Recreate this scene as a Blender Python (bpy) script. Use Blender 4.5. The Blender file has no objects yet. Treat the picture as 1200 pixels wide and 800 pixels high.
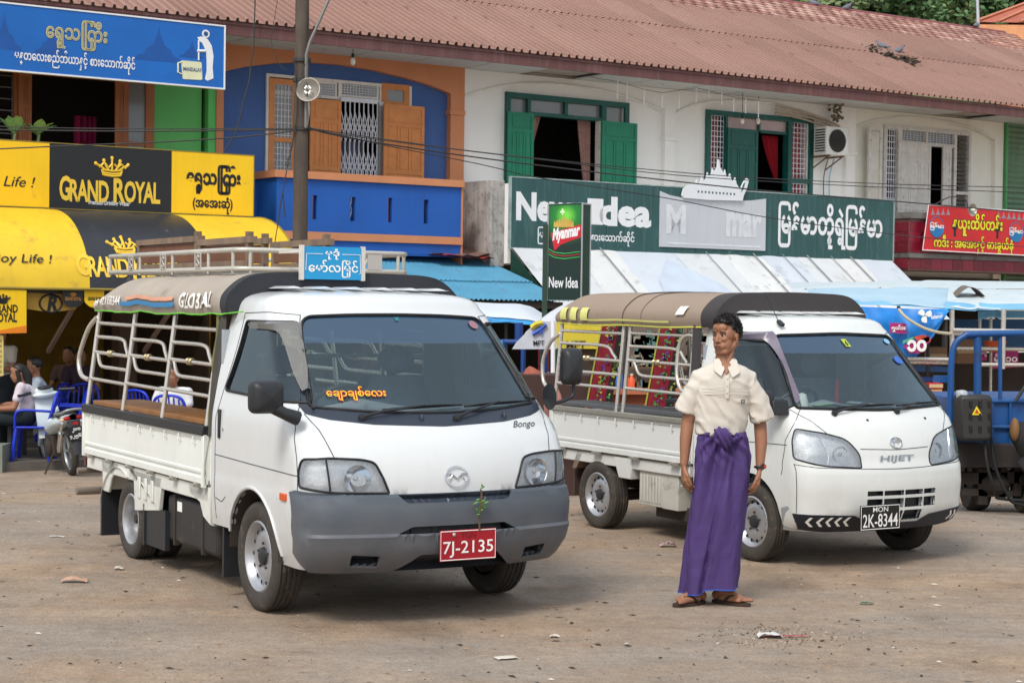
import bpy,bmesh,math,random
from math import sin,cos,pi,radians as R,atan2,sqrt
from mathutils import Vector as V,Matrix,noise
from mathutils.geometry import delaunay_2d_cdt
random.seed(7)
SC=bpy.context.scene
COL=SC.collection
F_PX,PIT,CH,ROLL=2088.7,0.0204,1.7262,0.0131
cam=bpy.data.cameras.new('camera'); cam.sensor_width=36; cam.lens=F_PX*36/1200
cam.clip_end=2000; cam.clip_start=.1
co=bpy.data.objects.new('camera',cam); COL.objects.link(co); SC.camera=co
R0,U0,FW=V((1,0,0)),V((0,sin(PIT),cos(PIT))),V((0,cos(PIT),-sin(PIT)))
CR=R0*cos(ROLL)+U0*sin(ROLL); CU=U0*cos(ROLL)-R0*sin(ROLL)
co.matrix_world=Matrix(((CR.x,CU.x,-FW.x,0),(CR.y,CU.y,-FW.y,0),(CR.z,CU.z,-FW.z,CH),(0,0,0,1)))
cam.dof.use_dof=True; cam.dof.focus_distance=10.3; cam.dof.aperture_fstop=14
SUN_EL,SUN_AZ=R(48),R(205)
w=bpy.data.worlds.new('World'); SC.world=w; w.use_nodes=True
nt=w.node_tree; bg=nt.nodes['Background']
sky=nt.nodes.new('ShaderNodeTexSky'); sky.sky_type='NISHITA'; sky.sun_disc=False
sky.sun_elevation=SUN_EL; sky.sun_rotation=SUN_AZ; sky.dust_density=4; sky.air_density=1.3; sky.ozone_density=1
hs=nt.nodes.new('ShaderNodeHueSaturation'); hs.inputs['Saturation'].default_value=.55; hs.inputs['Value'].default_value=1.0
nt.links.new(sky.outputs[0],hs.inputs['Color'])
cl=nt.nodes.new('ShaderNodeMix'); cl.data_type='RGBA'; cl.inputs[0].default_value=.55; cl.inputs[7].default_value=(6.3,6.9,7.6,1)
nt.links.new(hs.outputs[0],cl.inputs[6]); nt.links.new(cl.outputs[2],bg.inputs[0]); bg.inputs[1].default_value=.112
sl=bpy.data.lights.new('sun','SUN'); sl.energy=1.5; sl.angle=R(16); sl.color=(1,.95,.87)
so=bpy.data.objects.new('sun',sl); COL.objects.link(so)
sd=V((sin(SUN_AZ)*cos(SUN_EL),cos(SUN_AZ)*cos(SUN_EL),sin(SUN_EL)))
so.rotation_euler=sd.to_track_quat('Z','Y').to_euler()
SC.view_settings.view_transform='Standard'; SC.view_settings.look='None'
SC.view_settings.exposure=0.50; SC.view_settings.gamma=1
SC.cycles.max_bounces=8; SC.cycles.transparent_max_bounces=16
try: SC.cycles.use_denoising=True
except Exception: pass
def ray(px,py):
 c,s=cos(ROLL),sin(ROLL); a,b=px-600,py-400
 x=(a*c+b*s)/F_PX; v=-(-a*s+b*c)/F_PX
 return V((x,cos(PIT)+v*sin(PIT),-sin(PIT)+v*cos(PIT)))
def at(px,py,Y):
 r=ray(px,py); t=Y/r.y
 return V((r.x*t,Y,CH+r.z*t))
def ground(Y,x=0):
 t=max(0,min(1,(Y-14)/8)); return-.42*t*t*(3-2*t)
def on_ground(px,Y):
 p=at(px,400,Y); return V((p.x,Y,ground(Y)))
UX,UY=.82928,.55883
W0=V((-3.292,28.159,0))
FANG=atan2(UY,UX)
def FS(px,py,yy=0.):
 r=ray(px,py); wx,wy=W0.x-UY*yy,W0.y+UX*yy
 t=(-wx*UY+wy*UX)/(-r.x*UY+r.y*UX)
 x,y=r.x*t,r.y*t
 return ((x-wx)*UX+(y-wy)*UY,CH+r.z*t)
def fs_(px,yy=0.): return FS(px,300,yy)[0]
def RC(x0,x1,yt,yb,yy=0.):
 xm=(x0+x1)/2
 return FS(x0,yb,yy)[0],FS(x1,yb,yy)[0],FS(xm,yb,yy)[1],FS(xm,yt,yy)[1]
def rgb(r,g,b):
 f=lambda c: (c/255/12.92) if c/255<=.04045 else ((c/255+.055)/1.055)**2.4
 return (f(r),f(g),f(b))
MATS={}
def M(name,col=(.5,.5,.5),rough=.6,metal=0.,var=.12,vs=3.,bump=0.,bs=60.,spec=.5,coat=0.,dirt=None,dz=None,streak=0.,emit=None,alpha=None,lowd=None):
 """procedural surface: colour + large patches (var) + fine relief (bump) + optional dirt colour in blotches / streaks"""
 if name in MATS: return MATS[name]
 m=bpy.data.materials.new(name); MATS[name]=m; m.use_nodes=True
 n=m.node_tree.nodes; l=m.node_tree.links; b=n['Principled BSDF']
 b.inputs['Roughness'].default_value=rough; b.inputs['Metallic'].default_value=metal
 b.inputs['Specular IOR Level'].default_value=spec
 if coat: b.inputs['Coat Weight'].default_value=coat; b.inputs['Coat Roughness'].default_value=.06
 tc=n.new('ShaderNodeTexCoord'); oc=tc.outputs['Object']
 def nz(scale,det=4,src=oc,rg=.6):
  q=n.new('ShaderNodeTexNoise'); q.inputs['Scale'].default_value=scale; q.inputs['Detail'].default_value=det; q.inputs['Roughness'].default_value=rg
  l.new(src,q.inputs['Vector']); return q.outputs['Fac']
 def ramp(src,a,b2,c0=(0,0,0,1),c1=(1,1,1,1)):
  q=n.new('ShaderNodeValToRGB'); q.color_ramp.elements[0].position=a; q.color_ramp.elements[1].position=b2
  q.color_ramp.elements[0].color=c0; q.color_ramp.elements[1].color=c1; l.new(src,q.inputs[0]); return q.outputs[0]
 def mix(fac,A,B):
  q=n.new('ShaderNodeMix'); q.data_type='RGBA'
  if isinstance(fac,float): q.inputs[0].default_value=fac
  else: l.new(fac,q.inputs[0])
  for s,i in ((A,6),(B,7)):
   if isinstance(s,tuple): q.inputs[i].default_value=(*s[:3],1)
   else: l.new(s,q.inputs[i])
  return q.outputs[2]
 d=tuple(max(0,c*(1-var)) for c in col); u=tuple(min(1,c*(1+var)) for c in col)
 c=ramp(nz(vs),.3,.7,(*d,1),(*u,1))
 if streak:
  mp=n.new('ShaderNodeMapping'); mp.inputs['Scale'].default_value=(9,9,.7); l.new(oc,mp.inputs[0])
  f=ramp(nz(1.6,5,mp.outputs[0]),.5,.78)
  mm=n.new('ShaderNodeMath'); mm.operation='MULTIPLY'; mm.inputs[1].default_value=streak; l.new(f,mm.inputs[0])
  c=mix(mm.outputs[0],c,dirt or (.09,.075,.06))
 if dirt and dz is not None:
  f=ramp(nz(vs*2.3,6),.62-dz*.25,.72)
  mm=n.new('ShaderNodeMath'); mm.operation='MULTIPLY'; mm.inputs[1].default_value=.75; l.new(f,mm.inputs[0])
  c=mix(mm.outputs[0],c,dirt)
 if lowd:
  sx=n.new('ShaderNodeSeparateXYZ'); l.new(oc,sx.inputs[0])
  mr=n.new('ShaderNodeMapRange'); l.new(sx.outputs[2],mr.inputs[0]); mr.inputs[1].default_value=lowd[1]; mr.inputs[2].default_value=lowd[0]
  mr.inputs[3].default_value=0; mr.inputs[4].default_value=lowd[2]
  m2=n.new('ShaderNodeMath'); m2.operation='MULTIPLY'; l.new(mr.outputs[0],m2.inputs[0]); l.new(ramp(nz(5,6),.25,.75),m2.inputs[1])
  c=mix(m2.outputs[0],c,(.27,.22,.17))
 l.new(c,b.inputs['Base Color'])
 rr=n.new('ShaderNodeMapRange'); l.new(nz(vs*4,5),rr.inputs[0]); rr.inputs[3].default_value=max(0,rough-.08); rr.inputs[4].default_value=min(1,rough+.1)
 l.new(rr.outputs[0],b.inputs['Roughness'])
 if bump:
  bp=n.new('ShaderNodeBump'); bp.inputs['Strength'].default_value=bump; bp.inputs['Distance'].default_value=.01
  l.new(nz(bs,5),bp.inputs['Height']); l.new(bp.outputs[0],b.inputs['Normal'])
 if emit: b.inputs['Emission Color'].default_value=(*emit[:3],1); b.inputs['Emission Strength'].default_value=emit[3]
 if alpha is not None: b.inputs['Alpha'].default_value=alpha
 return m
def glass(name,tint=(.7,.78,.78),refl=1.0,film=0.,filmc=(.03,.05,.07),rough=.03,ior=1.62):
 """see-through pane: tinted transparency under a fresnel reflection, with an optional dark film"""
 if name in MATS: return MATS[name]
 m=bpy.data.materials.new(name); MATS[name]=m; m.use_nodes=True
 n=m.node_tree.nodes; l=m.node_tree.links; n.remove(n['Principled BSDF']); out=n['Material Output']
 tr=n.new('ShaderNodeBsdfTransparent'); tr.inputs[0].default_value=(*tint,1)
 df=n.new('ShaderNodeBsdfDiffuse'); df.inputs[0].default_value=(*filmc,1)
 gl=n.new('ShaderNodeBsdfGlossy'); gl.inputs['Roughness'].default_value=rough; gl.inputs[0].default_value=(refl*.80,refl*.93,refl,1)  # blue of the reflected sky is put into the glossy colour
 m1=n.new('ShaderNodeMixShader'); m1.inputs[0].default_value=film; l.new(tr.outputs[0],m1.inputs[1]); l.new(df.outputs[0],m1.inputs[2])
 fr=n.new('ShaderNodeFresnel'); fr.inputs[0].default_value=ior
 m2=n.new('ShaderNodeMixShader'); l.new(fr.outputs[0],m2.inputs[0]); l.new(m1.outputs[0],m2.inputs[1]); l.new(gl.outputs[0],m2.inputs[2])
 l.new(m2.outputs[0],out.inputs[0]); return m
class MB:
 def __init__(s): s.v,s.f,s.m=[],[],[]
 def add(s,vs,fs,mi=0,T=None):
  o=len(s.v)
  s.v += [(T@V(q)) if T else V(q) for q in vs]
  s.f += [tuple(i+o for i in f) for f in fs]; s.m += [mi]*len(fs); return s
 def box(s,x0,y0,z0,x1,y1,z1,mi=0,T=None):
  vs=[(x,y,z) for z in (z0,z1) for y in (y0,y1) for x in (x0,x1)]
  return s.add(vs,[(0,2,3,1),(4,5,7,6),(0,1,5,4),(2,6,7,3),(0,4,6,2),(1,3,7,5)],mi,T)
 def bar(s,a,b,w,h=None,mi=0,up=V((0,0,1))):
  a,b=V(a),V(b); h=h or w; d=(b-a).normalized()
  x=d.cross(up); x=x.normalized() if x.length>1e-4 else V((1,0,0)); y=x.cross(d).normalized()
  vs=[p+x*(i*w/2)+y*(j*h/2) for p in (a,b) for i,j in ((-1,-1),(1,-1),(1,1),(-1,1))]
  return s.add(vs,[(0,1,2,3),(7,6,5,4),(0,4,5,1),(1,5,6,2),(2,6,7,3),(3,7,4,0)],mi)
 def tube(s,pts,r,n=8,mi=0,closed=False,caps=True,sy=1.):
  P=[V(q) for q in pts]; N=len(P)
  rs=r if isinstance(r,(list,tuple)) else [r]*N
  T=[((P[(i+1)%N]-P[i-1]) if closed else (P[min(i+1,N-1)]-P[max(i-1,0)])).normalized() for i in range(N)]
  a=T[0].orthogonal().normalized()
  if abs(T[0].z)<.9: a=T[0].cross(V((0,0,1))).normalized()
  vs=[]; fs=[]
  for i in range(N):
   if i: a=(a-T[i]*a.dot(T[i])).normalized()
   b=T[i].cross(a)
   vs += [P[i]+(a*cos(2*pi*k/n)+b*(sy*sin(2*pi*k/n)))*rs[i] for k in range(n)]
  for i in range(N if closed else N-1):
   j=(i+1)%N
   fs += [(i*n+k,i*n+(k+1)%n,j*n+(k+1)%n,j*n+k) for k in range(n)]
  if caps and not closed: fs += [tuple(range(n))[::-1],tuple((N-1)*n+k for k in range(n))]
  return s.add(vs,fs,mi)
 def grid(s,nu,nv,fn,mi=0,cu=False,flip=False):
  vs=[fn(i/(nu if cu else nu-1),j/(nv-1)) for j in range(nv) for i in range(nu)]
  fs=[]
  for j in range(nv-1):
   for i in range(nu if cu else nu-1):
    k=(i+1)%nu; q=(j*nu+i,j*nu+k,(j+1)*nu+k,(j+1)*nu+i)
    fs.append(q[::-1] if flip else q)
  return s.add(vs,fs,mi)
 def lathe(s,prof,n=24,axis='z',c=(0,0,0),mi=0,T=None):
  c=V(c)
  def fn(u,v):
   k=min(int(round(v*(len(prof)-1))),len(prof)-1); r,h=prof[k]; a=2*pi*u
   if axis=='z': return c+V((r*cos(a),r*sin(a),h))
   if axis=='y': return c+V((r*cos(a),h,r*sin(a)))
   return c+V((h,r*cos(a),r*sin(a)))
  m2=MB().grid(n,len(prof),fn,0,cu=True)
  return s.add(m2.v,m2.f,mi,T)
 def prism(s,poly,fn,d0,d1,mi=0):
  """poly 2-D outline, fn(a,b,d)->point, from depth d0 to d1"""
  n=len(poly); vs=[fn(a,b,d0) for a,b in poly]+[fn(a,b,d1) for a,b in poly]
  fs=[tuple(range(n))[::-1],tuple(range(n,2*n))]+[(i,(i+1)%n,n+(i+1)%n,n+i) for i in range(n)]
  return s.add(vs,fs,mi)
 def ball(s,c,r,n=10,m=7,mi=0,T=None):
  c=V(c); r=V(r) if not isinstance(r,(int,float)) else V((r,r,r))
  vs=[c+V((0,0,-r.z))]+[c+V((r.x*sin(pi*j/m)*cos(2*pi*i/n),r.y*sin(pi*j/m)*sin(2*pi*i/n),-r.z*cos(pi*j/m))) for j in range(1,m) for i in range(n)]+[c+V((0,0,r.z))]
  fs=[(0,1+(i+1)%n,1+i) for i in range(n)]
  for j in range(m-2):
   fs += [(1+j*n+i,1+j*n+(i+1)%n,1+(j+1)*n+(i+1)%n,1+(j+1)*n+i) for i in range(n)]
  L=len(vs)-1; fs += [(L,1+(m-2)*n+i,1+(m-2)*n+(i+1)%n) for i in range(n)]
  return s.add(vs,fs,mi,T)
 def mesh(s,name,mats,smooth=None,org=None,fix=True):
  me=bpy.data.meshes.new(name); o=V(org) if org else V((0,0,0))
  me.from_pydata([tuple(q-o) for q in s.v],[],s.f)
  mats=mats if isinstance(mats,(list,tuple)) else [mats]
  for q in mats: me.materials.append(q)
  if len(mats)>1: me.polygons.foreach_set('material_index',s.m)
  if fix:
   bm=bmesh.new(); bm.from_mesh(me); bmesh.ops.recalc_face_normals(bm,faces=bm.faces); bm.to_mesh(me); bm.free()
  if smooth:
   me.shade_smooth(); me.set_sharp_from_angle(angle=R(smooth))
  me.update(); return me
 def build(s,name,mats,parent=None,smooth=None,bevel=None,frame=None,org=None,label=None,fix=True):
  """parent: part of that thing (verts given in the thing's frame); else a top-level mesh with its base at org in frame"""
  og=ORG.get(parent.name) if parent else org
  me=s.mesh(name,mats,smooth,og,fix); ob=bpy.data.objects.new(name,me); COL.objects.link(ob)
  if parent: ob.parent=parent; ORG[ob.name]=og
  else:
   place(ob,frame,org)
   ORG[ob.name]=V(org) if org else None
  if bevel:
   b=ob.modifiers.new('bevel','BEVEL'); b.width=bevel; b.segments=2; b.limit_method='ANGLE'; b.angle_limit=R(40); b.harden_normals=False
   if not smooth: me.shade_smooth(); me.set_sharp_from_angle(angle=R(35))
  if label: ob['label']=label
  return ob
ORG={}
FAC=(FANG,W0)
def place(ob,frame=None,org=None):
 a,w=frame or (0,V((0,0,0))); o=V(org) if org else V((0,0,0))
 ob.location=w+Matrix.Rotation(a,3,'Z')@o; ob.rotation_euler=(0,0,a)
def tag(o,label=None,cat=None,group=None,kind=None):
 if label: o['label']=label
 if cat: o['category']=cat
 if group: o['group']=group
 if kind: o['kind']=kind
 return o
def thing(name,label,cat,frame=None,org=None,group=None):
 o=bpy.data.objects.new(name,None); COL.objects.link(o); o.empty_display_size=.2
 place(o,frame,org); ORG[o.name]=V(org) if org else None
 return tag(o,label,cat,group)
def dup(root,loc,rotz=None,label=None):
 def cp(o,par):
  c=o.copy(); COL.objects.link(c)
  if par: c.parent=par
  for ch in list(o.children): cp(ch,c)
  return c
 r=cp(root,None); r.location=loc
 if rotz is not None: r.rotation_euler=(0,0,rotz)
 if label: r['label']=label
 return r
def share(name,me,parent,loc=(0,0,0),rot=(0,0,0),scale=(1,1,1)):
 o=bpy.data.objects.new(name,me); COL.objects.link(o); o.parent=parent; o.location=loc; o.rotation_euler=rot; o.scale=scale; return o
def lerp(a,b,t): return a+(b-a)*t
def hull(pts,n=6):
 """smooth curve through points (Catmull-Rom)"""
 P=[V(q) for q in pts]; out=[]
 for i in range(len(P)-1):
  p0,p1,p2,p3=P[max(i-1,0)],P[i],P[i+1],P[min(i+2,len(P)-1)]
  for k in range(n):
   t=k/n
   out.append(.5*((2*p1)+(p2-p0)*t+(2*p0-5*p1+4*p2-p3)*t*t+(3*p1-p0-3*p2+p3)*t**3))
 out.append(P[-1]); return out
def rpoly(poly,r=.03,n=5):
 """2-D polygon with rounded corners"""
 N=len(poly); out=[]
 rs=r if isinstance(r,(list,tuple)) else [r]*N
 for i in range(N):
  p0,p,p2=V((*poly[i-1],0)),V((*poly[i],0)),V((*poly[(i+1)%N],0))
  a,b=(p0-p),(p2-p); k=min(rs[i],a.length*.45,b.length*.45)
  A,B=p+a.normalized()*k,p+b.normalized()*k
  for j in range(n+1):
   t=j/n; q=A.lerp(p,t).lerp(p.lerp(B,t),t); out.append((q.x,q.y))
 return out
_tc={}
def glyphs(body,bold=0.,shear=0.,space=1.,res=3):
 k=(body,bold,shear,space)
 if k in _tc: return _tc[k]
 c=bpy.data.curves.new('t','FONT'); c.body=body; c.size=1; c.offset=bold; c.shear=shear; c.space_character=space; c.resolution_u=res
 o=bpy.data.objects.new('t',c); COL.objects.link(o)
 bpy.context.view_layer.update()
 me=bpy.data.meshes.new_from_object(o.evaluated_get(bpy.context.evaluated_depsgraph_get()))
 vs=[v.co.copy() for v in me.vertices]; fs=[tuple(p.vertices) for p in me.polygons]
 COL.objects.unlink(o); bpy.data.objects.remove(o); bpy.data.curves.remove(c); bpy.data.meshes.remove(me)
 _tc[k]=(vs,fs); return vs,fs
def text(mb,body,fn,x0,x1,y0,y1,bold=0.,shear=0.,mi=0,space=1.,keep=False,grow=0.,d=0.):
 """letters fitted in the box x0..x1, y0..y1; fn(a,b,d)->3-D point"""
 vs,fs=glyphs(body,bold,0.,space)
 if not vs: return
 r=glyphs(body,0.,0.,space)[0] if bold else vs
 if shear: vs=[V((v.x+v.y*shear,v.y,0)) for v in vs]; r=[V((v.x+v.y*shear,v.y,0)) for v in r]
 a0,a1=min(v.x for v in r),max(v.x for v in r); b0,b1=min(v.y for v in r),max(v.y for v in r)
 sx=(x1-x0)/(a1-a0); sy=(y1-y0)/(b1-b0)
 if keep: sy=abs(sx)
 mb.add([fn(x0+(v.x-a0)*sx,y0+(v.y-b0)*sy,d) for v in vs],fs,mi)
m_ground=None
def ground_material():
 m=bpy.data.materials.new('dusty_ground'); m.use_nodes=True
 n=m.node_tree.nodes; l=m.node_tree.links; b=n['Principled BSDF']
 tc=n.new('ShaderNodeTexCoord'); oc=tc.outputs['Object']
 def nz(s,d=6,rg=.6,sc=None):
  q=n.new('ShaderNodeTexNoise'); q.inputs['Scale'].default_value=s; q.inputs['Detail'].default_value=d; q.inputs['Roughness'].default_value=rg
  if sc:
   mp=n.new('ShaderNodeMapping'); mp.inputs['Scale'].default_value=sc; l.new(oc,mp.inputs[0]); l.new(mp.outputs[0],q.inputs['Vector'])
  else: l.new(oc,q.inputs['Vector'])
  return q.outputs['Fac']
 def ramp(src,st):
  q=n.new('ShaderNodeValToRGB'); e=q.color_ramp.elements
  while len(e)<len(st): e.new(.5)
  for k,(p,c) in enumerate(st): e[k].position=p; e[k].color=(*c,1)
  l.new(src,q.inputs[0]); return q.outputs[0]
 def mix(f,A,B,mode='MIX'):
  q=n.new('ShaderNodeMix'); q.data_type='RGBA'; q.blend_type=mode
  for s,i in ((f,0),(A,6),(B,7)):
   if isinstance(s,float): q.inputs[i].default_value=s
   elif isinstance(s,tuple): q.inputs[i].default_value=(*s,1)
   else: l.new(s,q.inputs[i])
  return q.outputs[2]
 grey=ramp(nz(1.1),[(.3,rgb(150,138,127)),(.7,rgb(178,164,150))])
 brown=ramp(nz(2.3),[(.3,rgb(156,133,112)),(.7,rgb(190,166,142))])
 c=mix(ramp(nz(.45,6,.7,(.8,1.1,1)),[(.42,(0,0,0)),(.6,(1,1,1))]),grey,brown)
 red=ramp(nz(1.6,8,.75,(.8,1.5,1)),[(.58,(0,0,0)),(.75,(1,1,1))])
 m3=n.new('ShaderNodeMath'); m3.operation='MULTIPLY'; m3.inputs[1].default_value=.5; l.new(red,m3.inputs[0])
 c=mix(m3.outputs[0],c,rgb(166,124,102))
 oil=ramp(nz(.9,3,.5,(1.3,.8,1)),[(.62,(1,1,1)),(.72,(.66,.64,.62))]); c=mix(.8,c,oil,'MULTIPLY')
 trk=ramp(nz(1.2,5,.6,(.35,3.2,1)),[(.38,(.86,.85,.84)),(.60,(1.04,1.04,1.03))]); c=mix(.6,c,trk,'MULTIPLY')
 sp=ramp(nz(60,4,.8),[(.35,(.62,.60,.58)),(.5,(1,1,1)),(.68,(1.0,1.0,1.0)),(.76,(1.35,1.3,1.25))])
 c=mix(1.0,c,sp,'MULTIPLY')
 c=mix(.8,c,ramp(nz(13,6,.8),[(.3,(.72,.72,.72)),(.7,(1.2,1.2,1.2))]),'MULTIPLY')
 dk=ramp(nz(4.5,8,.8,(.8,1.4,1)),[(.28,(.5,.48,.46)),(.42,(1,1,1))])
 c=mix(.9,c,dk,'MULTIPLY')
 l.new(c,b.inputs['Base Color']); b.inputs['Roughness'].default_value=.95; b.inputs['Specular IOR Level'].default_value=.25
 bp=n.new('ShaderNodeBump'); bp.inputs['Strength'].default_value=.8; bp.inputs['Distance'].default_value=.012
 b2=n.new('ShaderNodeBump'); b2.inputs['Strength'].default_value=.9; b2.inputs['Distance'].default_value=.03
 l.new(nz(70,5,.75),bp.inputs['Height']); l.new(nz(7,6,.7),b2.inputs['Height']); l.new(b2.outputs[0],bp.inputs['Normal'])
 l.new(bp.outputs[0],b.inputs['Normal']); return m
m_ground=ground_material()
g=MB()
ys=[-60,-20,-5]+[1+.25*i for i in range(0,100)]+[27,30,36,50,90,200,500]
xs=[-400,-120,-40]+[-12+.35*i for i in range(0,78)]+[18,26,40,120,400]
def gz(x,y):
 return ground(y)+(noise.noise(V((x*.5,y*.5,3)))*.006+noise.noise(V((x*1.7,y*1.7,9)))*.003 if 1<y<26 and abs(x)<20 else 0)
g.v=[V((x,y,gz(x,y))) for y in ys for x in xs]
nx=len(xs); g.f=[(j*nx+i,j*nx+i+1,(j+1)*nx+i+1,(j+1)*nx+i) for j in range(len(ys)-1) for i in range(nx-1)]; g.m=[0]*len(g.f)
gr=g.build('ground',m_ground,smooth=60); tag(gr,kind='structure')
gv=MB(); rnd=random.Random(3)
for k in range(4000):
 Y=5.5+16*rnd.random()**1.7; X=rnd.uniform(-.33,.33)*Y
 if noise.noise(V((X*.6,Y*.9,5)))<-.05 and rnd.random()<.75: continue
 r=rnd.uniform(.0035,.011)*(1.7 if rnd.random()<.06 else 1); a=rnd.random()*6.3
 z=gz(X,Y); ca,sa=cos(a),sin(a)
 q=[(r,0),(0,r*.8),(-r*.9,0),(0,-r*.7)]
 gv.add([(X+x*ca-y*sa,Y+x*sa+y*ca,z-.001) for x,y in q]+[(X+rnd.uniform(-.3,.3)*r,Y,z+r*rnd.uniform(.4,.8))],[(0,1,4),(1,2,4),(2,3,4),(3,0,4)],rnd.choice((0,0,0,1,1,2)))
go=gv.build('gravel',[M('pebble_brown',rgb(122,104,88),.9),M('pebble_grey',rgb(140,132,124),.9),M('pebble_dark',rgb(62,55,50),.9)],fix=False)
tag(go,'loose pebbles and grit scattered over the dusty ground',kind='stuff')
roofm=M('roof_metal',rgb(154,120,108),.6,.0,.08,1.1,.15,8,dirt=rgb(134,98,88),dz=-.1)
m_blue=M('blue_wall_paint',rgb(66,100,160),.75,var=.1,vs=1.4,bump=.25,bs=40,streak=.15,dirt=rgb(40,56,96))
m_blue2=M('balcony_blue_paint',rgb(24,88,172),.6,var=.1,vs=2,bump=.2,bs=40,streak=.12,dirt=rgb(20,40,90))
m_or=M('orange_plaster',rgb(206,136,94),.75,var=.07,vs=2,bump=.2,bs=50,streak=.1,dirt=rgb(150,100,74))
m_wood=M('orange_stained_wood',rgb(206,132,70),.5,var=.12,vs=6,bump=.15,bs=30,streak=.15,dirt=rgb(150,84,40))
m_wood2=M('brown_stained_wood',rgb(170,100,54),.55,var=.12,vs=5,streak=.4,dirt=rgb(110,62,34))
m_wh=M('white_plaster',rgb(240,238,234),.8,var=.03,vs=.9,bump=.2,bs=35,dirt=rgb(216,210,190),streak=.10)
m_cr=M('weathered_white_plaster',rgb(234,232,220),.85,var=.05,vs=1.5,bump=.25,bs=30,dirt=rgb(204,198,176),streak=.14)
m_gn=M('green_plaster',rgb(104,192,104),.75,var=.07,vs=1.5,streak=.1,dirt=rgb(60,130,60))
m_dg=M('dark_green_paint',rgb(10,84,76),.45,var=.15,vs=3,bump=.15,bs=30,dirt=rgb(60,110,100),dz=-.1)
m_dg2=M('leaf_green_paint',rgb(8,124,92),.45,var=.15,vs=3,bump=.15,bs=30,dirt=rgb(20,96,80),dz=0)
m_dk=M('dark_interior',(.018,.016,.016),.9)
m_wf=M('white_window_paint',rgb(224,220,212),.6,var=.08,vs=4,dirt=rgb(170,160,145),dz=.1)
m_fas=M('brown_fascia_paint',rgb(104,66,64),.6,var=.15,vs=2,streak=.3,dirt=rgb(160,140,132))
m_sof=M('soffit_board',rgb(196,196,192),.85,var=.08,vs=1.2,dirt=rgb(150,145,140),dz=0)
m_pane=glass('frosted_pane',(.62,.62,.6),1,.55,(.42,.4,.38),.15)
m_pane2=glass('dark_pane',(.5,.52,.52),1,.35,(.12,.12,.12),.05)
m_iron=M('white_iron',rgb(214,216,222),.45,var=.08)
m_rail=M('grey_iron',rgb(110,108,104),.5,.4)
HB={'A': (-9.,-1.47),'B': (-1.47,2.88),'C': (2.88,11.9),'D': (11.9,16.17),'E': (16.17,22.)}
H={}
H['A']=thing('shophouse','green shophouse with brown wooden shutters above the yellow and black shop sign','house',FAC,(-5.2,0,-.42))
H['B']=thing('shophouse','blue shophouse with orange arch, orange door shutters and blue balcony','house',FAC,(.7,0,-.42))
H['C']=thing('shophouse','white arched shophouse with two dark green shuttered windows over the green sign','house',FAC,(7.4,0,-.42))
H['D']=thing('shophouse','faded white shophouse with dark red tiled balcony behind the red banner','house',FAC,(14.,0,-.42))
H['E']=thing('shophouse','end shophouse clad in green corrugated sheets at the right edge','house',FAC,(19.,0,-.42))
def house_at(s):
 for k,(a,b) in HB.items():
  if a<=s<b: return H[k]
 return H['E'] if s>0 else H['A']
def wall(mb,s0,s1,z0,z1,holes,y,th=.25,mi=0):
 S=sorted({s0,s1,*[h[0] for h in holes],*[h[1] for h in holes]}); Z=sorted({z0,z1,*[h[2] for h in holes],*[h[3] for h in holes]})
 for a,b in zip(S,S[1:]):
  for c,d in zip(Z,Z[1:]):
   if any(h[0]<=(a+b)/2<=h[1] and h[2]<=(c+d)/2<=h[3] for h in holes): continue
   mb.add([(a,y,c),(b,y,c),(b,y,d),(a,y,d)],[(0,1,2,3)],mi)
 for a,b,c,d in holes:
  mb.add([(a,y,c),(b,y,c),(b,y,d),(a,y,d),(a,y+th,c),(b,y+th,c),(b,y+th,d),(a,y+th,d)],[(0,1,5,4),(1,2,6,5),(2,3,7,6),(3,0,4,7)],mi)
def frm(mb,s0,s1,z0,z1,w,y0,y1,mi=0,bottom=True):
 mb.box(s0,y0,z0,s0+w,y1,z1,mi); mb.box(s1-w,y0,z0,s1,y1,z1,mi)
 mb.box(s0+w,y0+.001,z1-w,s1-w,y1,z1-.001,mi)
 if bottom: mb.box(s0+w,y0+.001,z0+.001,s1-w,y1,z0+w,mi)
def leaf(mb,s0,s1,z0,z1,y,th=.04,rows=((0,.2,1),(.2,.72,3),(.72,1,1)),mi=0,T=None):
 """panelled shutter: slab with recessed fields; rows are (from, to, columns) from the top"""
 W,Hh=s1-s0,z1-z0; e=.055
 m2=MB(); m2.box(s0,y+.012,z0,s1,y+th,z1)
 m2.box(s0,y,z0,s0+e,y+.012,z1); m2.box(s1-e,y,z0,s1,y+.012,z1)
 cuts=sorted({r[0] for r in rows} | {r[1] for r in rows})
 for q in cuts:
  zc=z1-q*Hh; a,b=max(z0,zc-e/2-(e/2 if q==0 else 0)),min(z1,zc+e/2+(e/2 if q==1 else 0))
  m2.box(s0+e,y+.001,a,s1-e,y+.012,b)
 for r0,r1,nc in rows:
  za,zb=z1-r1*Hh+e/2,z1-r0*Hh-e/2
  for k in range(1,nc):
   x=s0+e+(W-2*e)*k/nc; m2.box(x-.02,y+.002,za,x+.02,y+.012,zb)
  for k in range(nc):
   xa=s0+e+(W-2*e)*k/nc+.035; xb=s0+e+(W-2*e)*(k+1)/nc-.035
   if xb>xa and zb-za>.08: m2.box(xa,y+.005,za+.025,xb,y+.012,zb-.025)
 mb.add(m2.v,m2.f,mi,T)
def grille(mb,s0,s1,z0,z1,y,nx,nz,r=.006):
 for i in range(nx+1):
  x=lerp(s0,s1,i/nx); mb.box(x-r,y,z0,x+r,y+.012,z1)
 for j in range(nz+1):
  z=lerp(z0,z1,j/nz); mb.box(s0,y-.003,z-r,s1,y+.009,z+r)
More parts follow.
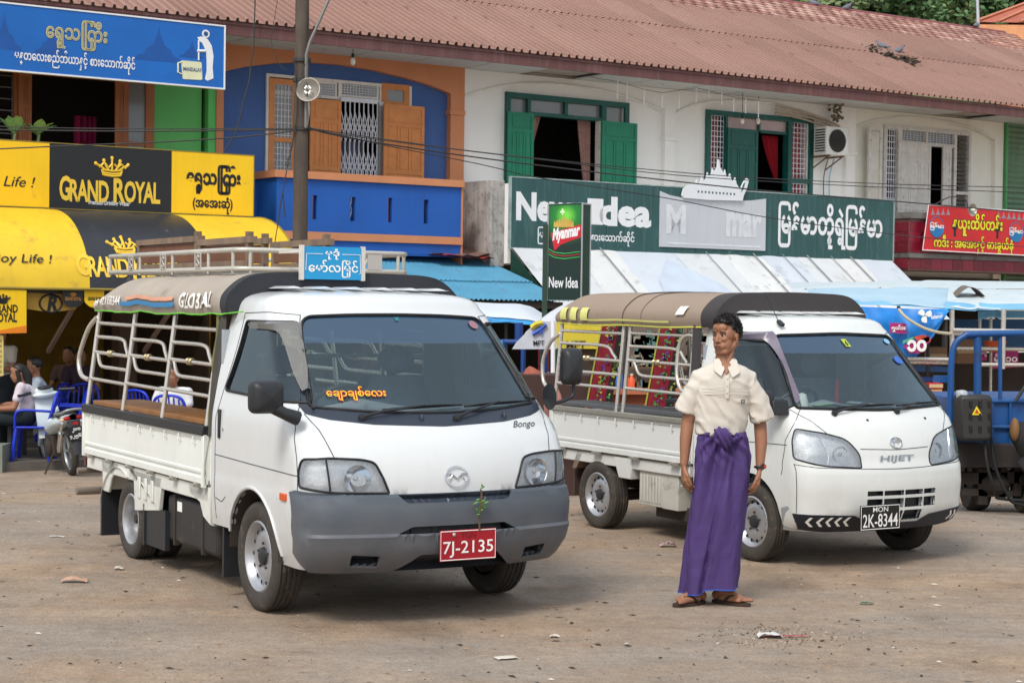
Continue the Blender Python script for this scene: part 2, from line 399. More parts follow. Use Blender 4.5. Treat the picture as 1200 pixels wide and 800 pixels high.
def room(par,s0,s1,z0,z1,name='room',mat=None,y0=.25,y1=3.2):
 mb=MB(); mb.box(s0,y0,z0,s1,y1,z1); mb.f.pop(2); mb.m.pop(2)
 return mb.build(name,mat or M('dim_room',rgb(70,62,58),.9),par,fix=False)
def curve_arch(pts,yy): return [FS(x,y,yy) for x,y in pts]
TP=math.tan(R(24)); EY,EZ=-1.38,5.80
def rz(yy): return EZ+(yy-EY)*TP
def sheet_mesh(name,L,n=5,pitch=.156):
 mb=MB(); prof=[]
 for k in range(n):
  x=k*pitch; prof += [(x,0),(x+.100,0),(x+.108,.05),(x+.142,.05)]
 prof.append((n*pitch+.012,0)); prof.append((n*pitch+.03,.001))
 c,s=cos(R(24)),sin(R(24))
 vs=[(x-s_*0,t*c-h*s,t*s+h*c) for t in (0,L) for x,h in prof for s_ in (0,)]
 N=len(prof); mb.add(vs,[(i,i+1,N+i+1,N+i) for i in range(N-1)])
 lo=[(x,t*c-(h-.006)*s,t*s+(h-.006)*c) for t in (0,) for x,h in prof]
 mb.add([vs[i] for i in range(N)]+lo,[(i,N+i,N+i+1,i+1) for i in range(N-1)])
 return mb.mesh(name,roofm,fix=False)
sh=[sheet_mesh('roof_sheet',2.95),sheet_mesh('roof_sheet',2.2)]
roofm2=M('roof_metal_faded',rgb(158,125,113),.6,.0,.08,1.3,.15,8,dirt=rgb(134,98,88),dz=-.1)
roofm3=M('roof_metal_dull',rgb(147,114,102),.6,.0,.08,.9,.15,8,dirt=rgb(134,98,88),dz=-.1)
shv=[]
for q in sh:
 a=q.copy(); a.materials[0]=roofm2; b=q.copy(); b.materials[0]=roofm3; shv.append((q,a,b))
s=-9.; k=0; rnd=random.Random(11)
while s<21.5:
 h=house_at(s+.4); o=ORG[h.name]
 for row,(ya,dz) in enumerate(((EY-.02,0),(1.28,.012))):
  zz=rz(ya)+(0 if row==0 else .0)
  me=shv[row][rnd.choice((0,0,0,1,2))]
  share('roof_sheet',me,h,(s-o.x,ya-o.y-row*.03,zz-o.z+dz+rnd.uniform(0,.004)))
 s += .78; k += 1
tl=MB(); rnd=random.Random(5)
nrow=8; y0t,y1t=3.2,4.98
for j in range(nrow):
 ya,yb=lerp(y0t,y1t,j/nrow),lerp(y0t,y1t,(j+1)/nrow)
 s=-1.+(.16 if j%2 else 0)
 run=0
 while s<22:
  w_=.3; z0_,z1_=rz(ya)+.055,rz(yb)+.02
  if run<=0: run=rnd.choice((1,1,2)); cur=rnd.choice((0,1,0,2))
  run -= 1
  n3=3; vs=[]
  for t,(yy,z) in enumerate(((ya,z0_-.03),(ya,z0_),(yb,z1_))):
   for i in range(n3+1):
    vs.append((s+w_*i/n3,yy,z+(.018 if i in (1,2) else 0)))
  N=n3+1
  tl.add(vs,[(t*N+i,t*N+i+1,(t+1)*N+i+1,(t+1)*N+i) for t in range(2) for i in range(n3)],cur)
  s += w_
rt=tl.build('roof_tile_strip',[M('tile_red',rgb(156,112,100),.6),M('tile_pale',rgb(192,154,140),.6),M('tile_mid',rgb(166,122,108),.6)],H['C'],fix=False)
rt['kind']='stuff'
rd=MB(); rd.box(-9,4.9,rz(4.98)-.04,22,5.14,rz(4.98)+.07)
rd.build('ridge_cap',M('ridge_red',rgb(140,80,82),.6),H['C'],bevel=.04)
bk=MB(); bk.add([(-9,5.1,rz(4.98)),(22,5.1,rz(4.98)),(22,12,rz(4.98)-2.9),(-9,12,rz(4.98)-2.9)],[(0,1,2,3)])
bk.build('rear_roof_slope',roofm,H['C'],fix=False)
for k,(a,b) in HB.items():
 h=H[k]
 f=MB(); f.box(a+.002,-1.34,5.59,b-.002,-1.30,5.79); f.box(a+.002,-1.36,5.74,b-.002,-1.34,5.78)
 f.build('fascia',m_fas,h)
 n=max(1,round((b-a)/1.2))
 for i in range(n):
  s0,s1=lerp(a,b,i/n),lerp(a,b,(i+1)/n)
  if (k=='C' and i==1) or (k=='D' and i==2): continue
  q=MB(); q.box(s0+.014,-1.3,5.645,s1-.014,-.07,5.665); q.build('soffit_board',m_sof,h)
 q=MB(); q.box(a,-1.3,5.70,b,.3,5.72); q.box(a,-.06,5.6,b,.0,5.655); q.build('eave_batten',M('eave_batten_wood',rgb(170,160,150),.8),h)
 q=MB(); q.box(a,.26,-.4,a+.06,7.5,5.9); q.box(b-.06,.26,-.4,b,7.5,5.9); q.box(a,7.4,-.4,b,7.5,6.); q.build('party_wall',M('dim_party_wall',rgb(92,74,58),.9,var=.2),h)
h=H['A']; q=MB()
s_op0,s_op1=-9.,FS(180,150)[0]; zb_,zt_=2.6,5.05
wall(q,-9.,FS(236,150)[0],2.3,5.7,[(s_op0+.3,s_op1,zb_,zt_)],0); q.build('wall',m_gn,h)
q=MB(); q.box(FS(240,150)[0],-.12,2.3,FS(249,150)[0],.1,5.66); q.build('pilaster',M('light_green_plaster',rgb(98,196,104),.75),h)
q=MB(); q.box(FS(249,150)[0],-.14,2.3,-1.475,.1,5.66); q.build('orange_pilaster',m_or,h)
q=MB();
for a,b in ((16,20),(146,150),(170,180)):
 q.box(FS(a,130)[0],-.03,zb_,FS(b,130)[0],.08,zt_)
q.box(s_op0+.3,-.02,4.95,s_op1,.07,5.05); q.build('window_frame',m_wood2,h)
q=MB(); leaf(q,FS(20,130)[0],FS(35,130)[0],zb_,4.95,-.08); q.build('shutter',m_wood2,h)
q=MB(); leaf(q,FS(133,130)[0],FS(147,130)[0],zb_,4.95,-.08); q.build('shutter',m_wood2,h)
q=MB(); q.box(FS(150,130)[0],.0,zb_,FS(170,130)[0],.01,4.95); q.build('pane',m_pane,h)
q=MB(); q.box(FS(150,130)[0],-.02,4.02,FS(170,130)[0],.03,4.08); q.box(FS(150,130)[0],-.02,3.2,FS(170,130)[0],.03,3.26); q.build('glazing_bar',m_wood2,h)
q=MB(); grille(q,-9.,FS(15,130)[0],zb_,4.9,.02,22,14,.008); q.build('window_grille',m_rail,h)
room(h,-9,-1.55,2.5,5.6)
q=MB()
q.grid(9,5,lambda u,v: (FS(112,150)[0]+u*.35,.9+.05*sin(u*22),3.4+v*1.1)); q.build('curtain',M('pink_cloth',rgb(176,40,96),.9),h,smooth=60)
h=H['B']; a,b=HB['B']
w0,w1,wz0,wz1=RC(310,480,91,205); wz1=5.27; wz0=3.0
q=MB(); wall(q,a,b,2.3,5.7,[(w0+.05,w1-.05,2.62,wz1-.05)],0); q.build('wall',m_blue,h,fix=False)
arch=curve_arch([(262,84),(290,78),(325,74),(362,73),(400,76),(437,82),(475,91),(502,99),(527,109)],-.12)
q=MB(); poly=[(a+.002,5.66)]+[(a+.002,arch[0][1]-.0)]+arch+[(arch[-1][0],arch[-1][1]-.05),(b-.35,5.0)]
pil=FS(528,150,-.12)[0]
poly=[(a+.002,5.66),(a+.002,arch[0][1]),*arch,(pil,arch[-1][1]-.03),(pil,5.66)]
q.prism(poly,lambda x,z,d: (x,d,z),-.12,.02)
q.box(pil,-.12,2.3,b-.002,.02,5.66); q.box(pil-.03,-.15,4.86,b-.002,.0,4.93)
q.build('arch',m_or,h)
q=MB(); frm(q,w0,w1,2.62,wz1,.05,-.04,.05)
zT=FS(420,117)[1]
x1,x2,x3=FS(370,110)[0],FS(397,110)[0],FS(444,110)[0]
q.box(w0+.05,-.03,zT-.03,w1-.05,.04,zT+.02); q.box(x1-.03,-.032,2.64,x1+.02,.045,wz1-.05); q.box(x3,-.032,2.64,x3+.05,.045,wz1-.05); q.box(x2-.02,-.031,zT+.02,x2+.02,.043,wz1-.05)
win=q.build('window',m_wf,h)
q=MB(); s0,s1,z0,z1=RC(313,346,93,196); frm(q,s0,s1,3.35,z1,.09,-.06,.0); q.box(s0+.09,-.058,4.22,s1-.09,-.002,4.29); q.build('sidelight_frame',m_wood,win)
q=MB(); q.box(s0+.09,-.03,3.44,s1-.09,-.02,z1-.09); q.build('pane',m_pane,win)
q=MB(); grille(q,s0+.09,s1-.09,3.44,z1-.09,-.045,5,17,.005); q.build('sidelight_grille',m_iron,win)
for p,r_ in ((371,394),(398,443)):
 q=MB(); s0,s1,z0,z1=RC(p,r_,96,115); q.box(s0,.0,z0,s1,.01,z1); q.build('pane',m_pane,win)
 q=MB(); frm(q,s0,s1,z0,z1,.03,-.02,.02); q.build('transom_frame',m_wf,win)
 q=MB(); grille(q,s0+.03,s1-.03,z0+.03,z1-.03,-.012,12,5,.004); q.build('transom_grille',m_iron,win)
q=MB(); s0,s1,z0,z1=RC(446,478,99,123); frm(q,s0,s1,z0-.05,z1,.1,-.05,.0); q.build('sidelight_frame',m_wood,win)
q=MB(); q.box(s0+.1,-.03,z0,s1-.1,-.02,z1-.1); q.build('pane',m_pane,win)
q=MB(); s0,s1,z0,z1=RC(361,397,117,213,-.1); leaf(q,s0,s1,2.75,z1,-.16,rows=((0,.16,1),(.16,.5,3),(.5,.66,1),(.66,1,3))); q.build('shutter',m_wood,win)
q=MB(); s0,s1,z0,z1=RC(446,493,124,214,-.1); leaf(q,s0,s1,2.75,z1,-.2,rows=((0,.15,1),(.15,.5,3),(.5,.66,1),(.66,1,3))); q.build('shutter',m_wood,win)
q=MB(); s0,s1,z0,z1=RC(398,441,119,213,-.05); z0=2.75; nb=8; sp=(s1-s0)/nb
for i in range(nb+1): q.tube([(s0+i*sp,-.06,z0),(s0+i*sp,-.06,z1)],.011,6)
for i in range(nb):
 for k in range(3):
  za=z1-.18-k*.62
  for dz in (0,.18):
   x=s0+i*sp
   q.tube([(x,-.075,za-dz),(x+sp,-.075,za-dz-.3*1)],.008,5); q.tube([(x+sp,-.082,za-dz),(x,-.082,za-dz-.3)],.008,5)
q.box(s0,-.08,z1-.02,s1,-.03,z1+.05); q.build('lattice_gate',m_iron,win)
q=MB(); q.box(s1+.02,-.08,z0,s1+.1,-.02,z1+.02); q.build('gate_post',M('galvanised',rgb(180,182,186),.4,.5),win)
q=MB(); q.grid(12,4,lambda u,v: (s0+u*(s1-s0)*.75+.1,.35+.04*sin(u*30),z0+v*1.6)); q.build('curtain',M('grey_blue_cloth',rgb(120,128,150),.9),win,smooth=60)
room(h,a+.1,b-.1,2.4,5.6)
cs=FS(324,240,-.95)[0]; be=2.31
q=MB(); slots=[RC(x0,x1,yt,yb,-.95) for x0,x1,yt,yb in ((366,371.5,229,257),(410.5,416.5,231,259),(454.5,459.5,232,260.5),(496.5,502,234,262))]
wall(q,cs,be,2.50,3.60,[tuple(x) for x in slots],-.95,.12)
q.box(cs+.001,-.83,2.5,be,-.82,2.8); q.add([(cs,-.95,2.5),(cs,0,2.5),(cs,0,3.6),(cs,-.95,3.6)],[(0,1,2,3)]); q.add([(cs+.12,-.83,2.5),(cs+.12,0,2.5),(cs+.12,0,3.6),(cs+.12,-.83,3.6)],[(0,1,2,3)]); q.box(cs,-.95,2.48,be,0,2.51)
bal=q.build('balcony',m_blue2,h,fix=False)
q=MB(); q.box(-1.6,-.3,2.5,cs-.002,-.2,3.6); q.build('balcony_return',m_blue2,h)
q=MB(); q.box(cs-.05,-1.0,3.60,be+.03,-.80,3.71); q.box(cs-.05,-.80,3.60,cs+.15,0,3.71); q.build('balcony_cap',m_or,bal)
q=MB(); q.box(cs-.02,-.985,2.68,be+.02,-.952,2.80); q.box(cs-.022,-.95,2.68,cs-.002,0,2.80); q.box(be,-.96,2.3,be+.03,-.1,3.6); q.build('balcony_band',m_or,bal)
h=H['C']; a,b=HB['C']
W1=RC(590,734,114,222); W2=RC(825,950,134,226); z1a,z1b=5.33,5.35
h1=(FS(594,150)[0],FS(730,150)[0],2.9,5.27); h2=(FS(828,150)[0],FS(946,150)[0],2.9,5.29)
q=MB(); wall(q,a,b,-.4,5.7,[h1,h2,(a+.3,7.2,-.41,2.25),(7.6,b-.3,-.41,2.25)],0); q.build('wall',m_wh,h,fix=False)
ar1=curve_arch([(545,111),(560,106),(585,100),(612,97),(640,97),(670,99.5),(700,104),(730,111),(757,120),(779,129)],-.1)
ar2=curve_arch([(792.5,130),(812,122),(835,118),(870,117),(905,120),(935,127),(962,137),(985,149)],-.1)
q=MB(); zt=5.64
p1a,p1b=FS(779.5,150,-.1)[0],FS(791.5,150,-.1)[0]; p2a=FS(992,170,-.1)[0]
poly=[(a+.002,zt),(a+.002,ar1[0][1]-.1)]+ar1+[(p1a,ar1[-1][1]-.06),(p1b,ar2[0][1]-.06)]+ar2+[(p2a,ar2[-1][1]-.06),(b,ar2[-1][1]-.06),(b,zt)]
q.prism(poly,lambda x,z,d: (x,d,z),-.1,.01)
q.box(p1a,-.098,2.0,p1b,.01,ar1[-1][1]-.05); q.box(p1a-.03,-.14,4.72,p1b+.03,0,4.78)
q.box(p2a,-.098,2.0,b,.01,ar2[-1][1]-.05); q.box(p2a-.03,-.14,4.72,b+.02,0,4.78)
q.build('arch',m_wh,h)
for ar in (ar1,ar2):
 q=MB(); q.tube([(x,-.105,z-.01) for x,z in ar],.022,6); q.build('arch_moulding',M('grey_plaster_rim',rgb(222,220,212),.8),h,smooth=50)
q=MB(); q.box(FS(571,240,-.9)[0],-1.0,2.35,3.115,-.02,3.75)
q.build('balcony_end',M('grimy_plaster',rgb(176,172,168),.85,var=.15,vs=3,dirt=rgb(90,84,78),dz=.5,streak=.7),h,bevel=.01)
q=MB(); q.box(3.12,-1.1,2.4,11.7,-.02,3.7); q.build('balcony',m_wh,h)
q=MB(); s0,s1=W1[0],W1[1]; frm(q,s0,s1,2.9,z1a,.09,-.06,.1)
xa,xb,xc=FS(620,130)[0],FS(662,130)[0],FS(704,130)[0]; zt=FS(662,137)[1]
q.box(xa-.06,-.055,2.9,xa,.1,z1a-.09); q.box(xc-.01,-.055,2.9,xc+.09,.1,z1a-.09)
q.box(xa,-.05,zt-.03,xc,.1,zt+.03); q.box(xb-.03,-.05,zt,xb+.03,.1,z1a-.09); zl=FS(605,132)[1]; q.box(s0+.09,-.05,zl-.05,xa-.06,.1,zl+.0); q.box(xc+.09,-.05,zl-.1,s1-.09,.1,zl-.05)
q.box(s0+.09,-.02,2.9,xa-.06,.05,zl-.05); q.box(xc+.09,-.02,2.9,s1-.09,.05,zl-.1)
win=q.build('window',m_dg,h)
for p,r_,zz in ((xa,xb-.03,zt+.03),(xb+.03,xc,zt+.03),(s0+.09,xa-.06,zl),(xc+.09,s1-.09,zl-.05)):
 q=MB(); q.box(p,.03,zz,r_,.04,z1a-.09); q.build('pane',m_pane,win)
q=MB(); leaf(q,FS(594,170,-.1)[0],FS(624,170,-.1)[0],3.2,FS(609,132,-.1)[1],-.14,rows=((0,.17,1),(.17,.62,3),(.62,.8,1),(.8,1,2))); q.build('shutter',m_dg2,win)
q=MB(); leaf(q,FS(704,170,-.1)[0],FS(745,170,-.1)[0],3.2,FS(725,143.5,-.1)[1],-.14,rows=((0,.17,1),(.17,.62,3),(.62,.8,1),(.8,1,2))); q.build('shutter',m_dg2,win)
q=MB(); q.box(xc-.07,-.07,3.,xc-.02,.06,zt-.03); q.build('door_jamb',m_wf,win)
m_cur=M('patterned_curtain',rgb(190,150,140),.9,var=.35,vs=40)
def drape(par,x0,x1,z0,z1,y,mat,amp=.03,gather=0.):
 q=MB()
 def fn(u,v):
  g_=1-gather*(1-v)**1.3
  return (x1-(x1-x0)*(1-u)*g_,y+amp*sin(u*38),z0+v*(z1-z0))
 q.grid(34,12,fn); return q.build('curtain',mat,par,smooth=60)
drape(win,FS(676,150,.2)[0],xc-.08,3.6,5.2,.2,m_cur,gather=.75)
q=MB(); q.grid(16,8,lambda u,v: (xa+(.02+u*(.12+.3*v)),.2+.03*sin(u*25),4.2+v*1.0)); q.build('curtain',m_cur,win,smooth=60)
q=MB(); s0,s1=W2[0],W2[1]; frm(q,s0,s1,2.9,z1b,.09,-.06,.1)
xa,xb,xc=FS(851,150)[0],FS(888,150)[0],FS(922,150)[0]; zt=FS(905,155)[1]
q.box(xa-.06,-.055,2.9,xa,.1,z1b-.09); q.box(xc+.0,-.055,2.9,xc+.1,.1,z1b-.09); q.box(xb,-.02,zt,xb+.05,.1,z1b-.09); q.box(xb+.05,-.02,zt-.03,xc,.1,zt+.02)
q.box(s0+.09,-.05,4.12,xa-.06,.08,4.2); q.box(xc+.1,-.05,4.12,s1-.09,.08,4.2); q.box(xc+.1,-.05,2.9,s1-.09,.08,3.4)
win=q.build('window',m_dg,h)
for p,r_,zz in ((xa,xb,zt-.1),(xb+.05,xc,zt+.02),):
 q=MB(); q.box(p,.03,zz,r_,.04,z1b-.09); q.build('pane',M('pink_grey_pane',rgb(196,170,168),.3,var=.12,vs=2),win)
for p,r_ in ((s0+.09,xa-.06),(xc+.1,s1-.09)):
 q=MB(); grille(q,p,r_,2.95,z1b-.09,.0,5,24,.007); q.build('window_grille',m_iron,win)
 q=MB(); q.grid(14,3,lambda u,v: (p+u*(r_-p),.14+.02*sin(u*20),2.95+v*2.3)); q.build('curtain',M('checked_curtain',rgb(176,84,84),.9,var=.45,vs=9),win,smooth=60)
q=MB(); leaf(q,FS(853,170,-.1)[0],FS(888.5,170,-.1)[0],3.0,FS(870,151,-.1)[1],-.1,rows=((0,.17,1),(.17,.62,3),(.62,.8,1),(.8,1,2))); q.build('shutter',m_dg,win)
drape(win,FS(893,150,.25)[0],xc,4.2,5.0,.25,M('red_curtain',rgb(170,20,40),.85),gather=.85)
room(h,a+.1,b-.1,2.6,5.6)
h=H['D']; a,b=HB['D']
h1=(FS(1034,170)[0],FS(1134,170)[0],2.9,5.33)
q=MB(); wall(q,a,b,-.4,5.7,[h1,(a+.3,b-.3,-.41,2.25)],0); q.build('wall',m_cr,h,fix=False)
ar=curve_arch([(1003,147),(1020,141),(1040,137.5),(1062,136),(1085,138),(1108,141.5),(1133,147.5),(1153,155),(1166,163)],-.1)
pr=FS(1166.5,190,-.1)[0]
q=MB(); q.prism([(a,5.64),(a,ar[0][1])]+ar+[(pr,4.7),(b-.02,4.7),(b-.02,5.64)],lambda x,z,d: (x,d,z),-.1,.01); q.box(pr,-.098,2.3,b-.02,.01,4.7)
q.build('arch',m_cr,h)
q=MB(); q.tube([(x,-.105,z-.01) for x,z in ar],.022,6); q.build('arch_moulding',M('grey_plaster_rim',rgb(222,220,212),.8),h,smooth=50)
q=MB(); s0,s1,_,_=RC(1033,1135,150,240); frm(q,s0,s1,2.9,5.38,.07,-.05,.08)
xs_=[FS(x,190)[0] for x in (1050,1091,1107,1116)]; zt=FS(1080,169)[1]
q.box(xs_[0],-.05,2.9,xs_[0]+.12,.08,5.31); q.box(xs_[3],-.05,2.9,xs_[3]+.08,.08,5.31); q.box(xs_[0]+.12,-.045,zt-.03,xs_[3],.08,zt+.04); q.box(xs_[0]+.8,-.04,zt,xs_[0]+.86,.08,5.31)
q.box(xs_[3]+.08,-.04,4.1,s1-.07,.08,4.16); q.box(xs_[3]+.08,-.04,2.9,s1-.07,.08,3.3)
m_ow=M('peeling_white_paint',rgb(214,210,204),.7,var=.1,vs=5,dirt=rgb(140,128,116),dz=.2,streak=.4)
win=q.build('window',m_ow,h)
q=MB(); grille(q,s0+.07,xs_[0],2.95,5.3,.0,5,19,.009); q.build('window_grille',m_iron,win)
q=MB(); q.box(xs_[0]+.12,.02,zt+.04,xs_[3],.03,5.31); q.build('pane',m_pane,win)
q=MB(); grille(q,xs_[0]+.12,xs_[3],zt+.04,5.31,.0,16,5,.004); q.build('transom_grille',m_iron,win)
q=MB(); leaf(q,FS(1053,170,-.08)[0],FS(1091,170,-.08)[0],2.95,zt,-.09,rows=((0,.16,1),(.16,.62,3),(.62,.8,1),(.8,1,2))); q.build('shutter',m_ow,win)
q=MB(); leaf(q,FS(1106,170,-.08)[0],FS(1116,170,-.08)[0],2.95,zt,-.07,rows=((0,.3,1),(.3,1,2))); q.build('shutter',m_ow,win)
q=MB(); z=3.32
while z<5.28:
 if not 4.08<z<4.18: q.add([(xs_[3]+.09,-.02,z),(s1-.08,-.02,z),(s1-.08,.05,z+.05),(xs_[3]+.09,.05,z+.05)],[(0,1,2,3)])
 z += .085
q.build('louvre',M('louvre_glass',rgb(120,116,108),.3),win,fix=False)
q=MB(); frm(q,FS(1018,190,-.2)[0],FS(1034,190,-.2)[0],3.05,FS(1026,149,-.2)[1],.07,-.2,-.15); q.box(FS(1018,190,-.2)[0]+.07,-.198,4.1,FS(1034,190,-.2)[0]-.07,-.152,4.16)
sl_=q.build('open_casement',m_ow,win)
q=MB(); q.box(FS(1018,190,-.2)[0]+.07,-.18,3.1,FS(1034,190,-.2)[0]-.07,-.17,5.2)
q.build('casement_pane',M('curtained_pane',rgb(206,202,190),.35),win)
room(h,a+.1,b-.1,2.6,5.6)
c0,c1=FS(1066,280,-.95)[0],17.4
q=MB(); q.box(c0+.01,-.94,2.5,c1,-.1,3.6); core=q.build('balcony',M('grey_mortar',rgb(120,90,90),.9),h)
mt=[M('red_tile',rgb(126,24,46),.3,var=.1,vs=3),M('red_tile_dark',rgb(112,20,40),.3,var=.1),M('red_tile_light',rgb(138,32,54),.3,var=.1)]
tb=MB().box(.004,-.012,.004,.296,0,.196); tms=[]
for mm in mt: tms.append(tb.mesh('tile',mm))
ob_=ORG[core.name]; rnd=random.Random(2)
def tiles(s0,s1,z0,nrows,side=False):
 for j in range(nrows):
  x=s0
  while x<s1-.05:
   me=rnd.choice(tms)
   if side: share('tile',me,core,(c0-ob_.x,-(x-s0)-.02-ob_.y,z0+j*.2-ob_.z),(0,0,-pi/2))
   else: share('tile',me,core,(x-ob_.x,-.942-ob_.y,z0+j*.2-ob_.z))
   x += .3
tiles(c0,c1,2.84,3); tiles(c0,c1,2.53,1)
tiles(0,.9,2.84,3,True); tiles(0,.9,2.53,1,True)
q=MB(); q.box(c0-.03,-.99,3.5,c1,-.0,3.62); q.box(c0-.02,-.98,2.74,c1,-.0,2.83); q.build('balcony_band',M('dirty_cement',rgb(120,118,116),.9,var=.2,dirt=rgb(60,56,52),dz=.3),core)
h=H['E']; a,b=HB['E']; q=MB(); z=2.3; mg=[M('green_corrugated',rgb(104,134,108),.6,var=.15,vs=2,streak=.5,dirt=rgb(60,60,50))]
prof=[]
while z<5.72: prof += [(z,0),(z+.05,-.035),(z+.1,0)]; z += .11
n=len(prof)
q.add([(a+.02,y-.1,z) for z,y in prof]+[(b,y-.1,z) for z,y in prof],[(i,i+1,n+i+1,n+i) for i in range(n-1)]); q.build('corrugated_wall',mg,h,fix=False)
q=MB(); q.box(a,-.16,2.3,a+.06,0,5.66); q.build('green_post',M('bright_green_paint',rgb(80,150,90),.6),h)
q=MB(); q.box(a,-.05,-.4,b,0,2.3); q.build('wall',m_cr,h)
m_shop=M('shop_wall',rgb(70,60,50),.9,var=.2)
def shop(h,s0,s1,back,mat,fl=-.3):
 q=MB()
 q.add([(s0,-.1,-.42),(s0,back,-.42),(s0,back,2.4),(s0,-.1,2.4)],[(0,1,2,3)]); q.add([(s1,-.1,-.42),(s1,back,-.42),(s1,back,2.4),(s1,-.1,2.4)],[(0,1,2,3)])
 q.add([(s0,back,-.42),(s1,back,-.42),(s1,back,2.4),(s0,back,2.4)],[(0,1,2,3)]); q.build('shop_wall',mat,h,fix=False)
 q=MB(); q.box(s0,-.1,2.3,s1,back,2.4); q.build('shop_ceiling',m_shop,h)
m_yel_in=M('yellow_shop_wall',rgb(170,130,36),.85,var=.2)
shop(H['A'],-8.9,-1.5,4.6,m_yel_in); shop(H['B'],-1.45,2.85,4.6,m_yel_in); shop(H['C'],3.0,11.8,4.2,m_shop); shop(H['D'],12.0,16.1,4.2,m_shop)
q=MB(); q.box(-9,-3.45,-.5,-1.4,-1.7,-.302); q.box(-9,-1.7,-.5,3.,4.6,-.30); tag(q.build('shop_floor',M('shop_cement_floor',rgb(104,98,92),.8,var=.15,bump=.2),frame=FAC,org=(-3,0,-.42)),kind='structure')
for s_ in (-5.4,-3.1,-1.5,1.0,2.85):
 q=MB(); q.box(s_,-.1,-.4,s_+.28,.2,2.35); q.build('shop_pillar',M('brown_pillar_paint',rgb(84,60,44),.7),H['A' if s_<-1.4 else 'B'])
hr=thing('house','orange house on the hill behind the ridge, with a red ribbed roof','house',None,(21.9,64.,5))
p0=at(1142,27,64); p1=at(1215,0,64)
q=MB(); o=V((21.9,64,0)); q.box(17.9,64.5,5,26,69,12.2); q.build('wall',m_or,hr)
q=MB(); rx=at(1143,26,63.4); ex=V((26.5,63.4,rx.z))
ev=rx.z
q.add([(rx.x,63.4,ev),(26.5,63.4,ev),(24,67,ev+2.2),(21.5,67,ev+2.2),(rx.x,70.5,ev)],[(0,1,2,3),(0,3,4)])
q.add([(rx.x,63.4,ev-.06),(26.5,63.4,ev-.06),(26.5,70,ev-.5),(rx.x,70.5,ev-.06)],[(0,1,2,3)])
rr=q.build('roof',M('hill_roof',rgb(170,96,74),.6),hr,fix=False)
q=MB()
for k in range(14):
 t=k/13; q.tube([(lerp(rx.x,26.5,t),63.35,ev+.03),(lerp(21.5,24,t),67,ev+2.24)],.05,5)
q.build('roof_rib',M('hill_roof_rib',rgb(196,128,100),.6),rr,smooth=50)
q=MB(); q.box(rx.x+.1,63.42,ev-.9,26,63.6,ev-.08); q.box(rx.x+.1,63.6,ev-.9,26,64.5,ev-.8); q.build('fascia_wall',M('pale_orange_plaster',rgb(220,154,108),.7),hr)
hl=MB()
def hz(x,y): return 8+max(0,(y-60))*.42+3*noise.noise(V((x*.03,y*.03,0)))+(x-20)*.03
hl.grid(40,20,lambda u,v: (lerp(-60,120,u),lerp(62,150,v),hz(lerp(-60,120,u),lerp(62,150,v)) if v>0 else-1))
tag(hl.build('hillside',M('hill_soil',rgb(84,110,66),.95,var=.25,vs=.3),smooth=60,fix=False),kind='structure')
mleaf=[M('tree_leaf',rgb(104,136,86),.7,var=.3,vs=.9),M('tree_leaf_dark',rgb(76,108,68),.7,var=.3,vs=.9),M('tree_leaf_olive',rgb(134,148,100),.7,var=.3,vs=.9)]  # paled, muted greens: distance haze is put into the leaf colours
rnd=random.Random(21)
def crown_mesh(seed,pal,n=3200):
 rr_=random.Random(seed); q=MB(); cl=[(V((rr_.gauss(0,.45),rr_.gauss(0,.45),rr_.uniform(-.5,.6))),rr_.uniform(.3,.55)) for _ in range(11)]
 for k in range(n):
  c,r=rr_.choice(cl); d=V((rr_.gauss(0,1),rr_.gauss(0,1),rr_.gauss(0,1))).normalized()*r*rr_.uniform(.6,1.05); p=c+d
  s_=rr_.uniform(.028,.055); a=V((rr_.gauss(0,1),rr_.gauss(0,1),rr_.gauss(0,.6))).normalized(); b=a.orthogonal().normalized()
  q.add([p-a*s_,p+b*s_*.6,p+a*s_,p-b*s_*.6],[(0,1,2,3)],0 if rr_.random()<.7 else 1)
 return q.mesh('crown',pal,fix=False)
crowns=[crown_mesh(1,[mleaf[0],mleaf[1]]),crown_mesh(2,[mleaf[1],mleaf[0]]),crown_mesh(3,[mleaf[2],mleaf[0]])]
tk=MB(); tk.tube([(0,0,-1),(.1,0,1),(0,.1,2.6),(.1,0,4.)],[.18,.14,.1,.05],7); tkm=tk.mesh('trunk',M('bark_pale',rgb(120,108,92),.9),smooth=50)
kinds=['mid green leafy tree on the wooded hill behind the roof','dark green dense tree on the wooded hill behind the roof','olive green dry looking tree on the wooded hill behind the roof']
for k in range(64):
 Y=rnd.uniform(66,100); px=rnd.uniform(860,1215) if k>6 else rnd.uniform(1100,1210); X=(px-600)/F_PX*Y
 if 16<X<27.5 and Y<73: Y=74+rnd.random()*10; X=(px-600)/F_PX*Y
 z=hz(X,Y); kd=rnd.choice((0,0,1,1,2)); sc_=rnd.uniform(2.8,4.2)
 t=thing('tree',kinds[kd],'tree',None,(X,Y,z),'trees on the wooded hill')
 share('crown',crowns[kd],t,(0,0,1.0+sc_*.35),(0,0,rnd.random()*6),(sc_,sc_,sc_*.95)); share('trunk',tkm,t)
def SY(s,px,py):
 r=ray(px,py); tx=r.x/r.y
 yy=(tx*(W0.y+UY*s)-W0.x-UX*s)/(-UY-tx*UX)
 Y=W0.y+UY*s+UX*yy
 return yy,CH+r.z*Y/r.y
def ffn(yy): return lambda a,b,d=0.: V((a,yy-d,b))
def ftext(mb,body,x0,x1,yt,yb,yy,bold=0.,shear=0.,mi=0,d=0.,space=1.):
 s0,s1,z0,z1=RC(x0,x1,yt,yb,yy); text(mb,body,ffn(yy),s0,s1,z0,z1,bold,shear,mi,space,d=d)
